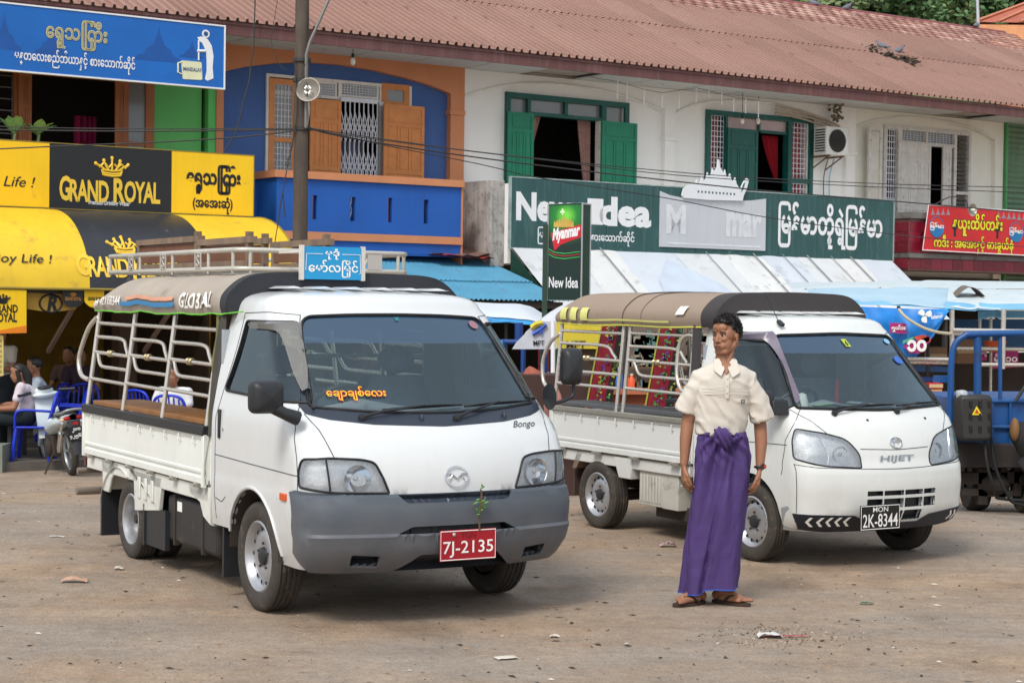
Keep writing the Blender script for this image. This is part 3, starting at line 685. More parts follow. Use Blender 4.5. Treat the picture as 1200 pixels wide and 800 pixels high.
def fpoly(mb,pts,yy,d0,d1,mi=0):
 P=[FS(x,y,yy) for x,y in pts]; mb.prism(P,lambda a,b,d: V((a,yy-d,b)),d0,d1,mi)
def crown_shape(q,fn,x0,x1,y0,y1,mi=0,r=.02):
 W_,H_=x1-x0,y1-y0
 P=lambda a,b: fn(x0+a*W_,y0+b*H_,.004)
 band=lambda pts: q.tube([P(*p) for p in pts],r,5,mi)
 band([(.24,.02),(.5,-.03),(.76,.02)]); band([(.2,.14),(.5,.08),(.8,.14)]); band([(.19,.3),(.5,.24),(.81,.3)])
 band([(.24,.02),(.19,.3)]); band([(.76,.02),(.81,.3)])
 for t,h in ((0,.62),(.25,.8),(.5,.95),(.75,.8),(1,.62)):
  q.ball(P(t,h),(r*1.6,r*.6,r*1.6),6,4,mi)
  band([(t,h-.04),(lerp(t,.5,.25),.5),(lerp(.28,.72,t),.3)])
 for t in (.0,.28,.55,.78): band([(t+.02,.62),(t+.12,.42),(t+.24,.66)])
m_sb=M('sign_blue_print',rgb(8,100,186),.45,var=.12,vs=1.2)
m_wpr=M('white_print',rgb(232,234,236),.5,var=.03)
m_cream=M('cream_print',rgb(232,222,184),.5,var=.04)
m_bpr=M('black_print',rgb(26,26,28),.5,var=.1)
m_yel=M('yellow_print',rgb(246,200,12),.45,var=.05,vs=1.5,dirt=rgb(190,150,30),dz=-.15,streak=.15)
m_blk=M('black_sign_print',rgb(30,31,34),.45,var=.15,vs=2)
m_yaw=M('yellow_awning_sheet',rgb(232,194,44),.5,var=.08,vs=1.5,dirt=rgb(188,150,66),dz=.15,streak=.3)
m_kaw=M('black_awning_sheet',rgb(48,50,56),.4,var=.15,vs=2,dirt=rgb(110,110,112),dz=-.1)
m_gold=M('gold_print',rgb(240,200,60),.45,var=.06)
m_alu=M('aluminium_trim',rgb(190,194,200),.4,.6)
m_steel=M('stainless_tube',rgb(206,200,192),.26,.6,.05)
m_dkmet=M('dark_steel',rgb(60,58,56),.6,.3)
yy=-1.42
t=thing('shop_sign','long blue shop sign with white Burmese lettering and a beer mug, under the eave','sign',FAC,(-4.4,yy,4.8))
q=MB(); q.box(-7.6,yy,4.80,-2.07,yy+.05,5.685); q.build('sign_board',m_sb,t)
q=MB(); frm(q,-7.62,-2.05,4.78,5.705,.022,yy-.012,yy+.06); q.build('sign_frame',m_wpr,t)
q=MB()
def pagoda(x,y,w_,h_):
 s,z=FS(x,y,yy); pts=[(-.5,0),(-.42,.12),(-.3,.18),(-.24,.35),(-.12,.45),(-.07,.62),(-.02,.8),(0,1),(.02,.8),(.07,.62),(.12,.45),(.24,.35),(.3,.18),(.42,.12),(.5,0)]
 q.prism([(s+a*w_,z+b*h_) for a,b in pts],ffn(yy),.0005,.002)
pagoda(186,72,.75,.5); pagoda(5,58,.5,.5); pagoda(60,64,.5,.4); pagoda(225,68,.4,.25)
q.build('pagoda_print',M('faint_blue_print',rgb(14,82,160),.5),t)
q=MB(); ftext(q,'ေရွှသြကြီး'.replace('ကြီး','ြကီး'),54,125,24,58,yy,.045,d=.004); q.build('lettering',M('dark_olive_print',rgb(70,72,50),.5),t)
q=MB(); ftext(q,'ေရွှသြြကီး',54,125,24,58,yy,.026,d=.008); q.build('lettering',m_cream,t)
q=MB(); ftext(q,'ေရွှသြြကီး',54,125,24,58,yy,-.006,d=.011); q.build('lettering',M('olive_print',rgb(150,150,110),.5),t)
q=MB(); ftext(q,'မန္တေလးစည်ဘီယာနှင့် စားေသာက်ဆိုင်',17,158,61,82,yy,.02,d=.006); q.build('lettering',m_wpr,t)
q=MB(); fpoly(q,rpoly([(212,71),(236,73),(237,94),(214,93)],2),yy,.002,.007); q.tube([V((*FS(x,y,yy)[:1],yy-.006,FS(x,y,yy)[1])) for x,y in ((213,73),(208.5,74),(208.5,85),(213,87))],.012,5); q.build('beer_mug_print',M('pale_cream_print',rgb(226,228,190),.5),t)
q=MB()
fpoly(q,[(231,44),(236,43),(243,46),(248,54),(250,66),(249,80),(250,92),(243,95),(240,93),(242,84),(242,70),(241,60),(237,51),(233,48)],yy,.002,.007)
q.tube([V((FS(x,y,yy)[0],yy-.01,FS(x,y,yy)[1])) for x,y in ((231,60),(240,60))],.02,5); q.tube([V((FS(x,y,yy)[0],yy-.01,FS(x,y,yy)[1])) for x,y in ((232.5,48),(232.5,71))],.012,5)
s_,z_=FS(241,40,yy); q.prism([(s_+.06*cos(k/14*2*pi),z_+.06*sin(k/14*2*pi)) for k in range(14)],ffn(yy),.002,.007); q.build('beer_tower_print',m_wpr,t)
q=MB(); ftext(q,'MANDALAY',214.5,236,79.5,84,yy,.02,d=.01); s_,z_=FS(241,40,yy); q.prism([(s_+.035*cos(k/12*2*pi),z_+.035*sin(k/12*2*pi)) for k in range(12)],ffn(yy),.008,.01); q.build('blue_lettering',M('blue_print',rgb(40,80,130),.5),t)
yy=-1.2
t=thing('shop_sign','yellow and black shop board with a gold crown and GRAND ROYAL lettering','sign',FAC,(-4,yy,2.98))
cuts=[-7.6,FS(58,210,yy)[0],FS(201,215,yy)[0],-1.47]
for k in range(3):
 q=MB(); q.box(cuts[k]+.002,yy,2.985,cuts[k+1]-.002,yy+.06,3.87); q.build('sign_panel',m_blk if k==1 else m_yel,t)
q=MB(); frm(q,-7.6,-1.465,2.97,3.885,.012,yy-.006,yy+.066); q.build('sign_frame',M('dull_trim',rgb(150,130,60),.5),t)
q=MB(); ftext(q,'G',70,81.5,207,234,yy,.03,d=.004); ftext(q,'RAND',82,127,212,236,yy,.03,d=.004,space=.92); ftext(q,'R',133.5,145.5,210,237,yy,.03,d=.004); ftext(q,'OYAL',146,187,214,237.5,yy,.03,d=.004,space=.92); q.build('lettering',m_gold,t)
q=MB(); ftext(q,'Premium Drinking Water',104,152,235.5,242,yy,.02,d=.004); q.build('lettering',m_wpr,t)
q=MB(); s0,s1,z0,z1=RC(112,150,184,206,yy); crown_shape(q,lambda a,b,d: V((a,yy-d,b)),s0,s1,z0,z1,r=.016); q.build('crown_emblem',m_gold,t,smooth=60)
q=MB(); ftext(q,'njoy Life !',-34,41,206,222,yy,.004,.25,d=.004); q.build('lettering',m_bpr,t)
q=MB(); ftext(q,'ေရွှသြြကီး',219,281,194,227,yy,.05,d=.004); ftext(q,'(အေအးဆုံ)',226,272,231,250,yy,.035,d=.004); q.build('lettering',m_bpr,t)
t=thing('awning','curved yellow and black sheet awning with GRAND ROYAL lettering over the tea shop','awning',FAC,(-4,-2,1.86))
def aw(s,b,d=0.):
 a=(1-b)*pi/2; ny,nz=-sin(a),cos(a)
 return V((s,-1.25-1.5*sin(a)+ny*d,1.86+1.10*cos(a)+nz*d))
cuts=[-7.6,-3.98,-2.22,-1.46]
cuts[1]=FS(60,243,-1.25)[0]; cuts[2]=FS(197,250,-1.25)[0]
for k in range(3):
 q=MB(); n=max(3,int((cuts[k+1]-cuts[k])/.18))
 q.grid(n,18,lambda u,v: aw(lerp(cuts[k]+.001,cuts[k+1]-.001,u),v,.008*noise.noise(V((u*9+k*7,v*3,1)))))
 q.build('awning_sheet',m_kaw if k==1 else m_yaw,t,smooth=60,fix=False)
q=MB(); e=[aw(-1.46,i/14) for i in range(15)]; q.add(e+[V((-1.46,-1.2,1.87))],[tuple(range(16))]); q.build('awning_cheek',m_yaw,t,fix=False)
q=MB(); q.tube([aw(-7.6,0),aw(-1.46,0)],.02,6); q.tube([aw(-1.46,i/14) for i in range(15)],.016,6); q.build('awning_lip',M('grey_yellow_edge',rgb(150,130,50),.5),t,smooth=50)
def SW(px,py):
 best=None
 for i in range(101):
  b=i/100; p=aw(0,b); s,z=FS(px,py,p.y)
  if best is None or abs(z-p.z)<best[0]: best=(abs(z-p.z),s,b)
 return best[1],best[2]
def awtext(q,body,x0,x1,yt,yb,bold,shear=0.,space=1.):
 s0,b0=SW(x0,yb); s1,_=SW(x1,(yt+yb)/2); _,b1=SW(x0,yt)
 text(q,body,aw,s0,s1,b0,b1,bold,shear,d=.012,space=space)
q=MB(); awtext(q,'G',91,104,298,321,.03); awtext(q,'RAND',105,150,301,324,.03,space=.92); awtext(q,'R',157,169,299,326,.03); awtext(q,'OYAL',170,214,303,327,.03,space=.92); q.build('lettering',m_gold,t)
q=MB(); s0,b0=SW(129,297); s1,_=SW(166,297); _,b1=SW(129,277); crown_shape(q,aw,s0,s1,b0,b1,r=.016); q.build('crown_emblem',m_gold,t,smooth=60)
q=MB(); awtext(q,'Enjoy Life !',-22,61,296,310,.004,.25); q.build('lettering',m_bpr,t)
q=MB(); q.box(-7.6,-2.62,1.74,-1.5,-2.54,1.84)
q.build('awning_beam',m_dkmet,t)
for s_ in (-6.2,-4.6,-3.2,-1.9):
 q=MB(); q.bar((s_,-2.55,1.8),(s_,-1.3,1.0),.05,.05); q.build('awning_strut',M('weathered_strut',rgb(150,122,104),.8),t)
def hang(name,label,pts,yy,mat,th=.01,cat='banner'):
 P=[FS(x,y,yy) for x,y in pts]; s_=sum(p[0] for p in P)/len(P); z_=max(p[1] for p in P)
 o=thing(name,label,cat,FAC,(s_,yy,z_)); q=MB(); q.prism(P,ffn(yy),0,-th); q.build('cloth' if cat=='banner' else 'panel',mat,o); return o
t=hang('hanging_sign','small square yellow sign with a crown hanging under the awning at the left edge',[(-12,339),(31,340),(31,390),(-12,391)],-2.75,m_yel,.08,'sign')
q=MB(); ftext(q,'GRAND',-10,20.5,357,366,-2.75,.03,d=.004); ftext(q,'ROYAL',-8,19.5,367,377,-2.75,.03,d=.004); s0,s1,z0,z1=RC(-4,11,345,355,-2.75); crown_shape(q,ffn(-2.75),s0,s1,z0,z1,r=.01); q.build('lettering',m_bpr,t)
q=MB(); fpoly(q,[(-12,389),(31,381),(31,390),(-12,391)],-2.75,.002,.005); q.build('orange_stripe',M('orange_print',rgb(232,132,20),.5),t)
t=hang('banner','narrow yellow banner with a black ringed R under the awning',[(32,343),(84,345),(90,362),(60,366),(32,362)],-2.62,M('dull_yellow_cloth',rgb(176,140,60),.8))
q=MB(); ftext(q,'R',56,66,347,364,-2.62,.05,.2,d=.004)
s0,s1,z0,z1=RC(46,72,345,366,-2.62)
q.tube([V((lerp(s0,s1,.5+.5*cos(a)),-2.628,lerp(z0,z1,.5+.5*sin(a)))) for a in [2*pi*k/20 for k in range(20)]],.013,5,closed=True); q.build('emblem',m_bpr,t)
t=hang('pennant','black rounded pennant with gold crown hanging from the awning lip',rpoly([(73,338),(98,338),(98,354),(92,360),(80,360),(74,354)],3),-2.7,m_blk)
q=MB(); ftext(q,'GRAND ROYAL',76,95,348,352,-2.7,.03,d=.004); s0,s1,z0,z1=RC(82.5,89,343,347,-2.7); crown_shape(q,ffn(-2.7),s0,s1,z0,z1,r=.007); q.build('lettering',M('bronze_print',rgb(170,120,50),.5),t)
t=hang('pennant','yellow rounded pennant hanging beside the black pennant behind the truck canopy',rpoly([(99,338),(122,338),(122,354),(116,360),(106,360),(99,354)],3),-2.7,m_yel)
q=MB(); ftext(q,'GRAND ROYAL',103,120,348,352,-2.7,.03,d=.004); q.build('lettering',m_bpr,t)
t=hang('notice','pale yellow paper notice hanging at the left edge of the picture',[(-14,392),(4,393),(4,440),(-14,441)],-2.7,M('notice_paper',rgb(236,214,130),.8),.005,'notice')
q=MB()
for k in range(7): ftext(q,'စားေသာက်',-12,2,397+k*6,401+k*6,-2.7,.01,d=.003)
q.build('lettering',m_bpr,t)
yy=-1.22
t=thing('shop_sign','long dark green New Idea sign board with white lettering across the white house','sign',FAC,(7.4,yy,2.65))
m_ns=M('faded_green_board',rgb(46,84,84),.7,var=.12,vs=2,dirt=rgb(110,136,132),dz=-.1,streak=.35)
n=9
for k in range(n):
 a,b=lerp(3.10,11.80,k/n),lerp(3.10,11.80,(k+1)/n)
 q=MB(); q.box(a+.003,yy,2.655,b-.003,yy+.05,3.79); q.build('sign_panel',m_ns,t)
q=MB(); frm(q,3.08,11.83,2.64,3.81,.02,yy-.008,yy+.06); q.build('sign_frame',M('chipped_trim',rgb(150,168,166),.6,var=.3,vs=8),t)
q=MB(); ftext(q,'New',606,668,228,258,yy,.045,d=.004); ftext(q,'I',691.5,703,234,262,yy,.03,d=.004)
for a,b in ((235,239),(257.5,262)): fpoly(q,[(691,a),(703,a+.4),(703,b+.4),(691,b)],yy,.002,.006)
ftext(q,'dea',704,761,233.5,264,yy,.045,d=.004)
ftext(q,'ြမန်မာဘီယာနှင့်',630,690,267,287,yy,.02,d=.004); ftext(q,'စားေသာက်ဆိုင်',692.5,743,271,288,yy,.025,d=.004)
ftext(q,'ြမန်မာတို့ရဲ့ြမန်မာ',912,1033,240,291,yy,.032,d=.004); q.build('lettering',m_wpr,t)
m_pg=M('pale_grey_sheet',rgb(196,200,206),.5,var=.05,vs=.8,streak=.3,dirt=rgb(170,175,182))
q=MB(); fpoly(q,[(772,289),(773,224),(785,229),(800,232),(830,234),(860,235.5),(880,235),(897,233),(896,294)],yy,.004,.02); q.build('logo_sheet',m_pg,t)
q=MB(); ftext(q,'M',781,801,242,272,yy,.05,d=.024); ftext(q,'mar',851,890,252,276,yy,.05,d=.024); fpoly(q,[(781,283.5),(890,288.5),(890,290.5),(781,285.5)],yy,.021,.024); q.build('faint_lettering',M('pale_white_print',rgb(214,217,222),.5),t)
q=MB()
hull_=[(798,229),(800,221),(806,217),(811,216),(814,216.5),(815.5,210),(817.5,215),(820,214),(821.5,206),(823.5,212),(826.5,210),(828,202),(830,207),(832.5,205),(834,197.5),(836,202.5),(838,199),(839.6,196),(840.4,187),(841.6,187),(842.6,196),(845,200),(847,204),(848.5,199),(850,206.5),(852.5,208.5),(854.5,203.5),(856,211),(858.5,213),(860.5,208),(862,215.5),(864,219),(867,221),(870,214),(874,209),(876.5,211),(874,221),(870.5,229),(869,235.5),(830,234.5),(800,232)]
fpoly(q,hull_,yy-.03,0,.03)
m_cut=M('white_cutout_board',rgb(224,228,232),.5,var=.04)
bz=q.build('barge_cutout',m_cut,t)
q=MB()
for k in range(11):
 x=816+k*4.2; fpoly(q,[(x,223.5+k*.3),(x+2.2,223.6+k*.3),(x+1.8,226+k*.3),(x+.4,226+k*.3)],yy-.03,.0305,.032)
fpoly(q,[(866.5,226),(870,215),(872,214),(870,222)],yy-.03,.0305,.032)
q.build('barge_openings',M('cutout_dark_blue',rgb(50,84,96),.6),t)['kind']='stuff'
t=thing('awning','grimy white sheet awning sloping out below the long green sign','awning',FAC,(7.4,-1.8,2.))
ybr,zbr=SY(11.74,1066,329); yb=-2.3; zb2=2.66-(2.66-zbr)*(yb+1.2)/(ybr+1.2)
yb,zb2=-2.7,2.66+(zbr-2.66)*(2.7-1.2)/(-ybr-1.2)
m_ws=[M('grimy_white_sheet',rgb(206,210,214),.6,var=.06,vs=1.5,dirt=rgb(168,170,174),dz=.3),M('grimy_blue_sheet',rgb(198,206,216),.6,var=.05,vs=1.2,dirt=rgb(164,170,180),dz=.2),M('grimy_pale_sheet',rgb(214,216,216),.6,var=.06,vs=2,dirt=rgb(150,150,150),dz=.2)]
xs_=[3.13,4.3,5.2,6.5,7.6,8.5,9.3,10.1,10.9,11.76]
for k in range(len(xs_)-1):
 a,b=xs_[k],xs_[k+1]; q=MB()
 q.grid(7,10,lambda u,v: V((lerp(a,b+.02,u),lerp(yb,-1.2,v),lerp(zb2,2.66,v)+.004*(k%2)+.02*noise.noise(V((u*2+k*3,v*4,2)))+.012)))
 q.build('sheet',m_ws[(k*2)%3],t,smooth=60,fix=False)
q=MB(); q.add([(5.4,lerp(yb,-1.2,.1),lerp(zb2,2.66,.1)+.04),(7.3,lerp(yb,-1.2,.0),zb2+.04),(6.9,lerp(yb,-1.2,.5),lerp(zb2,2.66,.5)+.04),(6.2,lerp(yb,-1.2,.86),lerp(zb2,2.66,.86)+.04),(5.6,lerp(yb,-1.2,.5),lerp(zb2,2.66,.5)+.04)],[(0,1,2,3,4)]); q.build('patch',M('pale_blue_patch',rgb(190,202,218),.6,var=.06),t,fix=False)
for k,s_ in enumerate((4.9,7.2,8.3,9.0,9.6,10.2,10.7)):
 q=MB(); q.bar((s_,-1.22,2.705),(s_+.02,yb,zb2+.045),.015 if k%2 else .03,.008); q.build('lashing',M('dark_lashing',rgb(138,140,146),.8),t)
q=MB(); q.add([(3.11,-1.2,2.64),(3.11,yb,zb2),(3.11,yb,1.5),(3.11,-1.2,1.5)],[(0,1,2,3)]); q.build('green_cheek',M('dark_green_board',rgb(20,62,48),.6),t,fix=False)
q=MB()
for s_ in (3.2,5.9,8.8,11.7): q.box(s_,yb+.05,-.42,s_+.06,yb+.11,zb2)
pj=None
for s_ in (3.2,5.9,8.8,11.7):
 q=MB(); q.box(s_,yb+.05,-.42,s_+.07,yb+.12,zb2-.02); q.build('post',m_dkmet,t)
t=thing('awning','light blue corrugated sheet awning between the blue balcony and the lit beer sign','awning',FAC,(1,-1.5,1.9))
m_bc=M('blue_corrugated',rgb(82,148,180),.5,var=.1,vs=2,dirt=rgb(110,100,92),dz=.05,streak=.3)
for k in range(6):
 s0=-1.2+k*.7
 for r_,(ya,yb2) in enumerate(((-.2,-1.95),(-1.85,-2.95))):
  q=MB(); n=37
  q.grid(n,3,lambda u,v: V((s0+u*.74,lerp(yb2,ya,v),lerp(1.82,2.56,(lerp(yb2,ya,v)+2.95)/2.75)+.014*sin(u*2*pi*9)-r_*.02+(k%2)*.004)))
  q.build('corrugated_sheet',m_bc,t,smooth=60,fix=False)
q=MB(); q.box(-1.2,-2.9,1.68,2.95,-2.84,1.78); q.build('timber',M('dark_timber',rgb(60,50,44),.9),t)
q=MB(); q.box(2.8,-2.9,-.42,2.87,-2.83,1.68); q.build('post',M('dark_green_post',rgb(36,60,48),.6),t)
q=MB(); q.grid(14,5,lambda u,v: V((1.7+u*1.3,-.5-v*.5,2.62+.12*noise.noise(V((u*4,v*3,0)))-v*.1)))
tag(q.build('sacking',M('brown_sacking',rgb(112,86,76),.9,var=.3,vs=6),frame=FAC,org=(2.3,-.7,2.5),smooth=60),'heap of brown sacking lying on the blue corrugated awning','sacking')
q=MB(); q.grid(10,4,lambda u,v: V((1.75+u*1.1,-.95-v*.2,2.52-.05*u+.06*noise.noise(V((u*6,v*3,7)))))); tag(q.build('red_wrapper',M('red_plastic_wrap',rgb(190,50,40),.4,var=.3,vs=8),frame=FAC,org=(2.3,-1,2.5),smooth=60),'crumpled red and white plastic lying along the edge of the blue awning','plastic wrap')
YM=24.0; c0=at(642,300,YM); c1=at(681.5,300,YM-.12)
t=thing('sign_box','upright green Myanmar beer sign box reading New Idea, on green posts','sign',None,(c0.x,YM,ground(YM)))
ex=V((c1.x-c0.x,c1.y-c0.y,0)); Wd=ex.length; ex.normalize(); en=V((ex.y,-ex.x,0)); ZT=at(660,239,YM).z; ZB=at(660,352,YM).z
en2=V((ex.y,-ex.x,0))
B0=V((c0.x,c0.y,0)); bk_=V((.1,.1,0))
def bx(a,b,d=0.): return B0+ex*a+en*d+V((0,0,b))
q=MB(); P=[bx(0,0),bx(Wd,0),bx(Wd,0)+V((.12,.17,0)),bx(0,0)+V((.12,.17,0))]
q.add([p+V((0,0,z)) for z in (ZB,ZT) for p in P],[(0,1,2,3),(4,7,6,5),(0,4,5,1),(1,5,6,2),(2,6,7,3),(3,7,4,0)]); q.build('sign_case',M('dark_green_case',rgb(34,66,50),.5),t)
def bpx(x,y): return ((x-642)/39.5*Wd,at(660,y,YM).z)
q=MB(); q.prism([bpx(643,241),bpx(681,240),bpx(681,350),bpx(643,350)],bx,.003,.008)
m_sg=bpy.data.materials.new('beer_poster_green'); m_sg.use_nodes=True
nn=m_sg.node_tree.nodes; ll=m_sg.node_tree.links; tc=nn.new('ShaderNodeTexCoord'); mp=nn.new('ShaderNodeMapping')
gc=bx(*bpx(663,253))-V((c0.x,YM,ground(YM))); mp.inputs['Location'].default_value=-gc; ll.new(tc.outputs['Object'],mp.inputs[0])
m2=nn.new('ShaderNodeVectorMath'); m2.operation='LENGTH'; ll.new(mp.outputs[0],m2.inputs[0]); cr=nn.new('ShaderNodeValToRGB'); ll.new(m2.outputs['Value'],cr.inputs[0])
e=cr.color_ramp.elements; e[0].position=.03; e[0].color=(*rgb(120,220,70),1); e[1].position=.4; e[1].color=(*rgb(6,40,36),1); x_=e.new(.15); x_.color=(*rgb(30,130,50),1)
ll.new(cr.outputs[0],nn['Principled BSDF'].inputs['Base Color']); nn['Principled BSDF'].inputs['Roughness'].default_value=.3
q.build('poster',m_sg,t)
q=MB(); frm2=[bpx(642,240),bpx(682,238),bpx(682,352),bpx(642,352)]
q.tube([bx(a,b,.012) for a,b in frm2],.012,5,closed=True); q.tube([p+V((0,0,ZT)) for p in (P[1],P[2])],.012,5); q.tube([P[2]+V((0,0,ZB)),P[2]+V((0,0,ZT))],.014,5); q.build('sign_trim',m_alu,t)
q=MB(); q.prism([bpx(645,274),bpx(662,268),bpx(681,263),bpx(681,278),bpx(664,284),bpx(657,287),bpx(650,294),bpx(648,285)],bx,.009,.012); q.build('red_ribbon',M('red_print',rgb(196,20,44),.4),t)
q=MB()
def rib(a,b,d=0.): return bx(a,b+.0+(a/Wd)*.09,d)
x0,z0=bpx(648,285); x1,_=bpx(679,280)
text(q,'Myanmar',rib,x0,x1,z0-.02,z0+.17,.05,.15,d=.014); x0,z0=bpx(644,337); x1,z1=bpx(678,325); text(q,'New Idea',bx,x0,x1,z0,z1,.015,d=.014); q.build('lettering',m_wpr,t)
q=MB();
for k in range(9):
 x,z=bpx(650+k*2.6,266); h_=(.08,.1,.12,.14,.17,.14,.12,.1,.08)[k]; q.prism([(x-.018,z),(x+.018,z-.01),(x+.012,z+h_*.6),(x,z+h_),(x-.012,z+h_*.6)],bx,.009,.013)
q.build('gold_roofs',M('gold_relief',rgb(206,170,80),.5),t)
q=MB()
for k,(cc,dy) in enumerate(((0,0),(1,3),(2,6))):
 q.tube([bx(*bpx(x,y+dy),.012) for x,y in ((643,292),(650,296),(662,297.5),(680,295))],.006,4,mi=k)
q.build('swoosh',[M('green_swoosh',rgb(60,190,90),.4),M('red_swoosh',rgb(190,60,60),.4),M('green_swoosh',(0,0,0))],t,smooth=50)
q=MB(); q.ball(bx(*bpx(659,249),.012),(.018,.008,.05),8,5); q.ball(bx(*bpx(659,249),.012),(.04,.008,.02),8,5); q.build('bright_star',M('bright_print',rgb(210,250,190),.4),t)
for x,dz_ in ((639,0),(685,0)):
 p=at(x,300,YM+(.0 if x<650 else .12)); q=MB(); q.box(p.x-.035,p.y-.03,ground(YM)-.02,p.x+.035,p.y+.04,ZT-(.28 if x<650 else .05)); q.build('post',M('dark_green_post',rgb(36,60,48),.6),t)
yy=-1.1
P=[FS(1088,240,yy),FS(1200,247,yy),FS(1200,300,yy),FS(1081,293,yy)]
slp=(FS(1200,247,yy)[1]-FS(1088,240,yy)[1])
P=[P[0],(17.2,P[1][1]-.02),(17.2,P[2][1]),P[3]]
t=thing('banner','red vinyl banner with yellow Burmese lettering on the tiled balcony','banner',FAC,(14.5,yy,P[3][1]))
q=MB(); q.prism(P,ffn(yy),0,-.012); q.build('cloth',M('red_vinyl',rgb(206,34,40),.4,var=.06,vs=3),t)
q=MB(); pts=[P[1],P[0],P[3],P[2]]; q.tube([V((a,yy-.005,b)) for a,b in pts],.012,5); q.build('hem',m_wpr,t)
q=MB(); ftext(q,'နယူးထိပ်တန်း',1116,1174,251,277,yy,.075,d=.004); ftext(q,'ကဒီး : အေအးနှင့် ဓားခွယ်ခုံ',1094,1187,277,297,yy,.06,d=.004); q.build('lettering',m_bpr,t)
q=MB(); ftext(q,'နယူးထိပ်တန်း',1116,1174,251,277,yy,.03,d=.008); ftext(q,'ကဒီး : အေအးနှင့် ဓားခွယ်ခုံ',1094,1187,277,297,yy,.025,d=.008); q.build('lettering',M('lemon_print',rgb(236,226,40),.5),t)
for x,y in ((1097.5,266),(1190.5,272)):
 s_,z_=FS(x,y,yy); q=MB(); q.prism([(s_+.2*cos(k/18*2*pi),z_+.2*sin(k/18*2*pi)) for k in range(18)],ffn(yy),.001,.004); q.build('round_emblem',M('red_orange_print',rgb(214,60,50),.5),t)
 q=MB(); q.prism([(s_+.2*cos(a),z_+.2*sin(a)) for a in [pi+k/10*pi for k in range(11)]],ffn(yy),.005,.008); q.tube([V((s_+.2*cos(a),yy-.006,z_+.2*sin(a))) for a in [k/18*2*pi for k in range(18)]],.008,4,closed=True); q.build('blue_half',M('sky_print',rgb(30,120,180),.5),t)
 q=MB(); ftext(q,'ြမန်မာ',x-8,x+8,y-5,y+4,yy,.05,d=.01); q.build('lettering',m_wpr,t)
q=MB()
for x,y in ((1093,250),(1099,250),(1105,250),(1111,250),(1170,254),(1176,254),(1182,255),(1188,255),(1194,256),(1200,256)):
 fpoly(q,[(x-2.6,y+2),(x-.8,y-2),(x,y-6.5),(x+.8,y-2),(x+2.6,y+2)],yy,.002,.004)
q.build('pagoda_print',M('silver_print',rgb(150,140,150),.5),t)['kind']='stuff'
s_,z_=FS(1140,246,-1.5)
t=thing('floodlight','round metal reflector lamp on a curved bracket over the red banner','lamp',FAC,(s_,-1.5,z_))
q=MB(); q.lathe([(.0,.1),(.05,.09),(.09,.05),(.125,0),(.118,.0),(.08,.05),(.04,.075),(0,.08)],18,'y',(s_,-1.5,z_)); q.build('reflector',M('grey_enamel',rgb(170,165,155),.4,.3),t,smooth=50)
q=MB(); q.ball((s_,-1.5,z_),(.035,.06,.035)); q.build('bulb',M('frosted_bulb',rgb(225,222,210),.3),t,smooth=60)
q=MB(); q.tube(hull([(s_-.02,-1.4,z_),(s_-.05,-1.35,z_+.2),(s_-.3,-1.2,z_+.25),(s_-.5,-.98,z_+.1)]),.012,6); q.build('bracket',m_dkmet,t,smooth=50)
s0,s1,z0,z1=RC(966,992,149,182,-.45)
t=thing('air_conditioner','white air conditioner outdoor unit bracketed to the wall beside the green window','air conditioner',FAC,(s0+.3,-.3,z0))
q=MB(); q.box(s0,-.5,z0,s1,-.16,z1); q.build('casing',M('ac_enamel',rgb(226,226,220),.4,streak=.25,dirt=rgb(170,160,140)),t,bevel=.015)
q=MB(); cx,cz=lerp(s0,s1,.48),lerp(z0,z1,.5); rr_=.4*(z1-z0)
for k in range(5): q.tube([V((cx+rr_*(k+1)/5*cos(a),-.512,cz+rr_*(k+1)/5*sin(a))) for a in [j/20*2*pi for j in range(20)]],.006,4,closed=True)
for k in range(12):
 a=k/12*2*pi; q.tube([(cx,-.512,cz),(cx+rr_*cos(a),-.512,cz+rr_*sin(a))],.004,4)
q.build('fan_grille',m_dkmet,t)
q=MB(); q.lathe([(0,-.501),(rr_,-.502)],24,'y',(cx,0,cz)); q.build('fan_well',M('fan_well_dark',rgb(70,68,66),.8),t)
q=MB()
for k in range(9): q.box(s0-.004,-.46,z0+.06+k*.05,s0+.001,-.2,z0+.085+k*.05)
q.build('side_louvre',m_dk,t)
for x in (s0+.1,s1-.12):
 q=MB(); q.bar((x,-.5,z0-.02),(x,0,z0-.02),.03,.03); q.bar((x,-.45,z0-.03),(x,0,z0-.25),.02,.02); q.build('bracket',M('rusty_bracket',rgb(110,84,66),.8),t)
for dx,c in ((.35,m_rail),(.5,M('pale_blue_pipe',rgb(120,180,200),.5))):
 q=MB(); q.tube(hull([(s0+dx,-.2,z0-.02),(s0+dx+.02,-.06,z0-.4),(s0+dx-.03,-.13,z0-1.0),(s0+dx,-.13,3.6)]),.012,6); q.build('drain_pipe',c,t,smooth=50)
q=MB()
for k in range(3): q.tube([V((FS(x,y+k*4,-.14)[0],-.16,FS(x,y+k*4,-.14)[1])) for x,y in ((908,124.5),(925,128),(945,133),(965,140),(983,148))],.018,6)
q.build('refrigerant_pipe',M('beige_lagging',rgb(180,160,136),.8),t,smooth=50)
q=MB(); rnd=random.Random(4)
for k in range(40): q.ball((s1-.15+rnd.gauss(0,.07),-.3+rnd.gauss(0,.05),z1+.28+rnd.gauss(0,.1)),rnd.uniform(.015,.04),5,4)
tag(q.build('dry_plant',M('dried_grey_plant',rgb(120,114,96),.9),frame=FAC,org=(s1-.15,-.3,z1)),'dried grey tuft of plant standing on the air conditioner','plant')
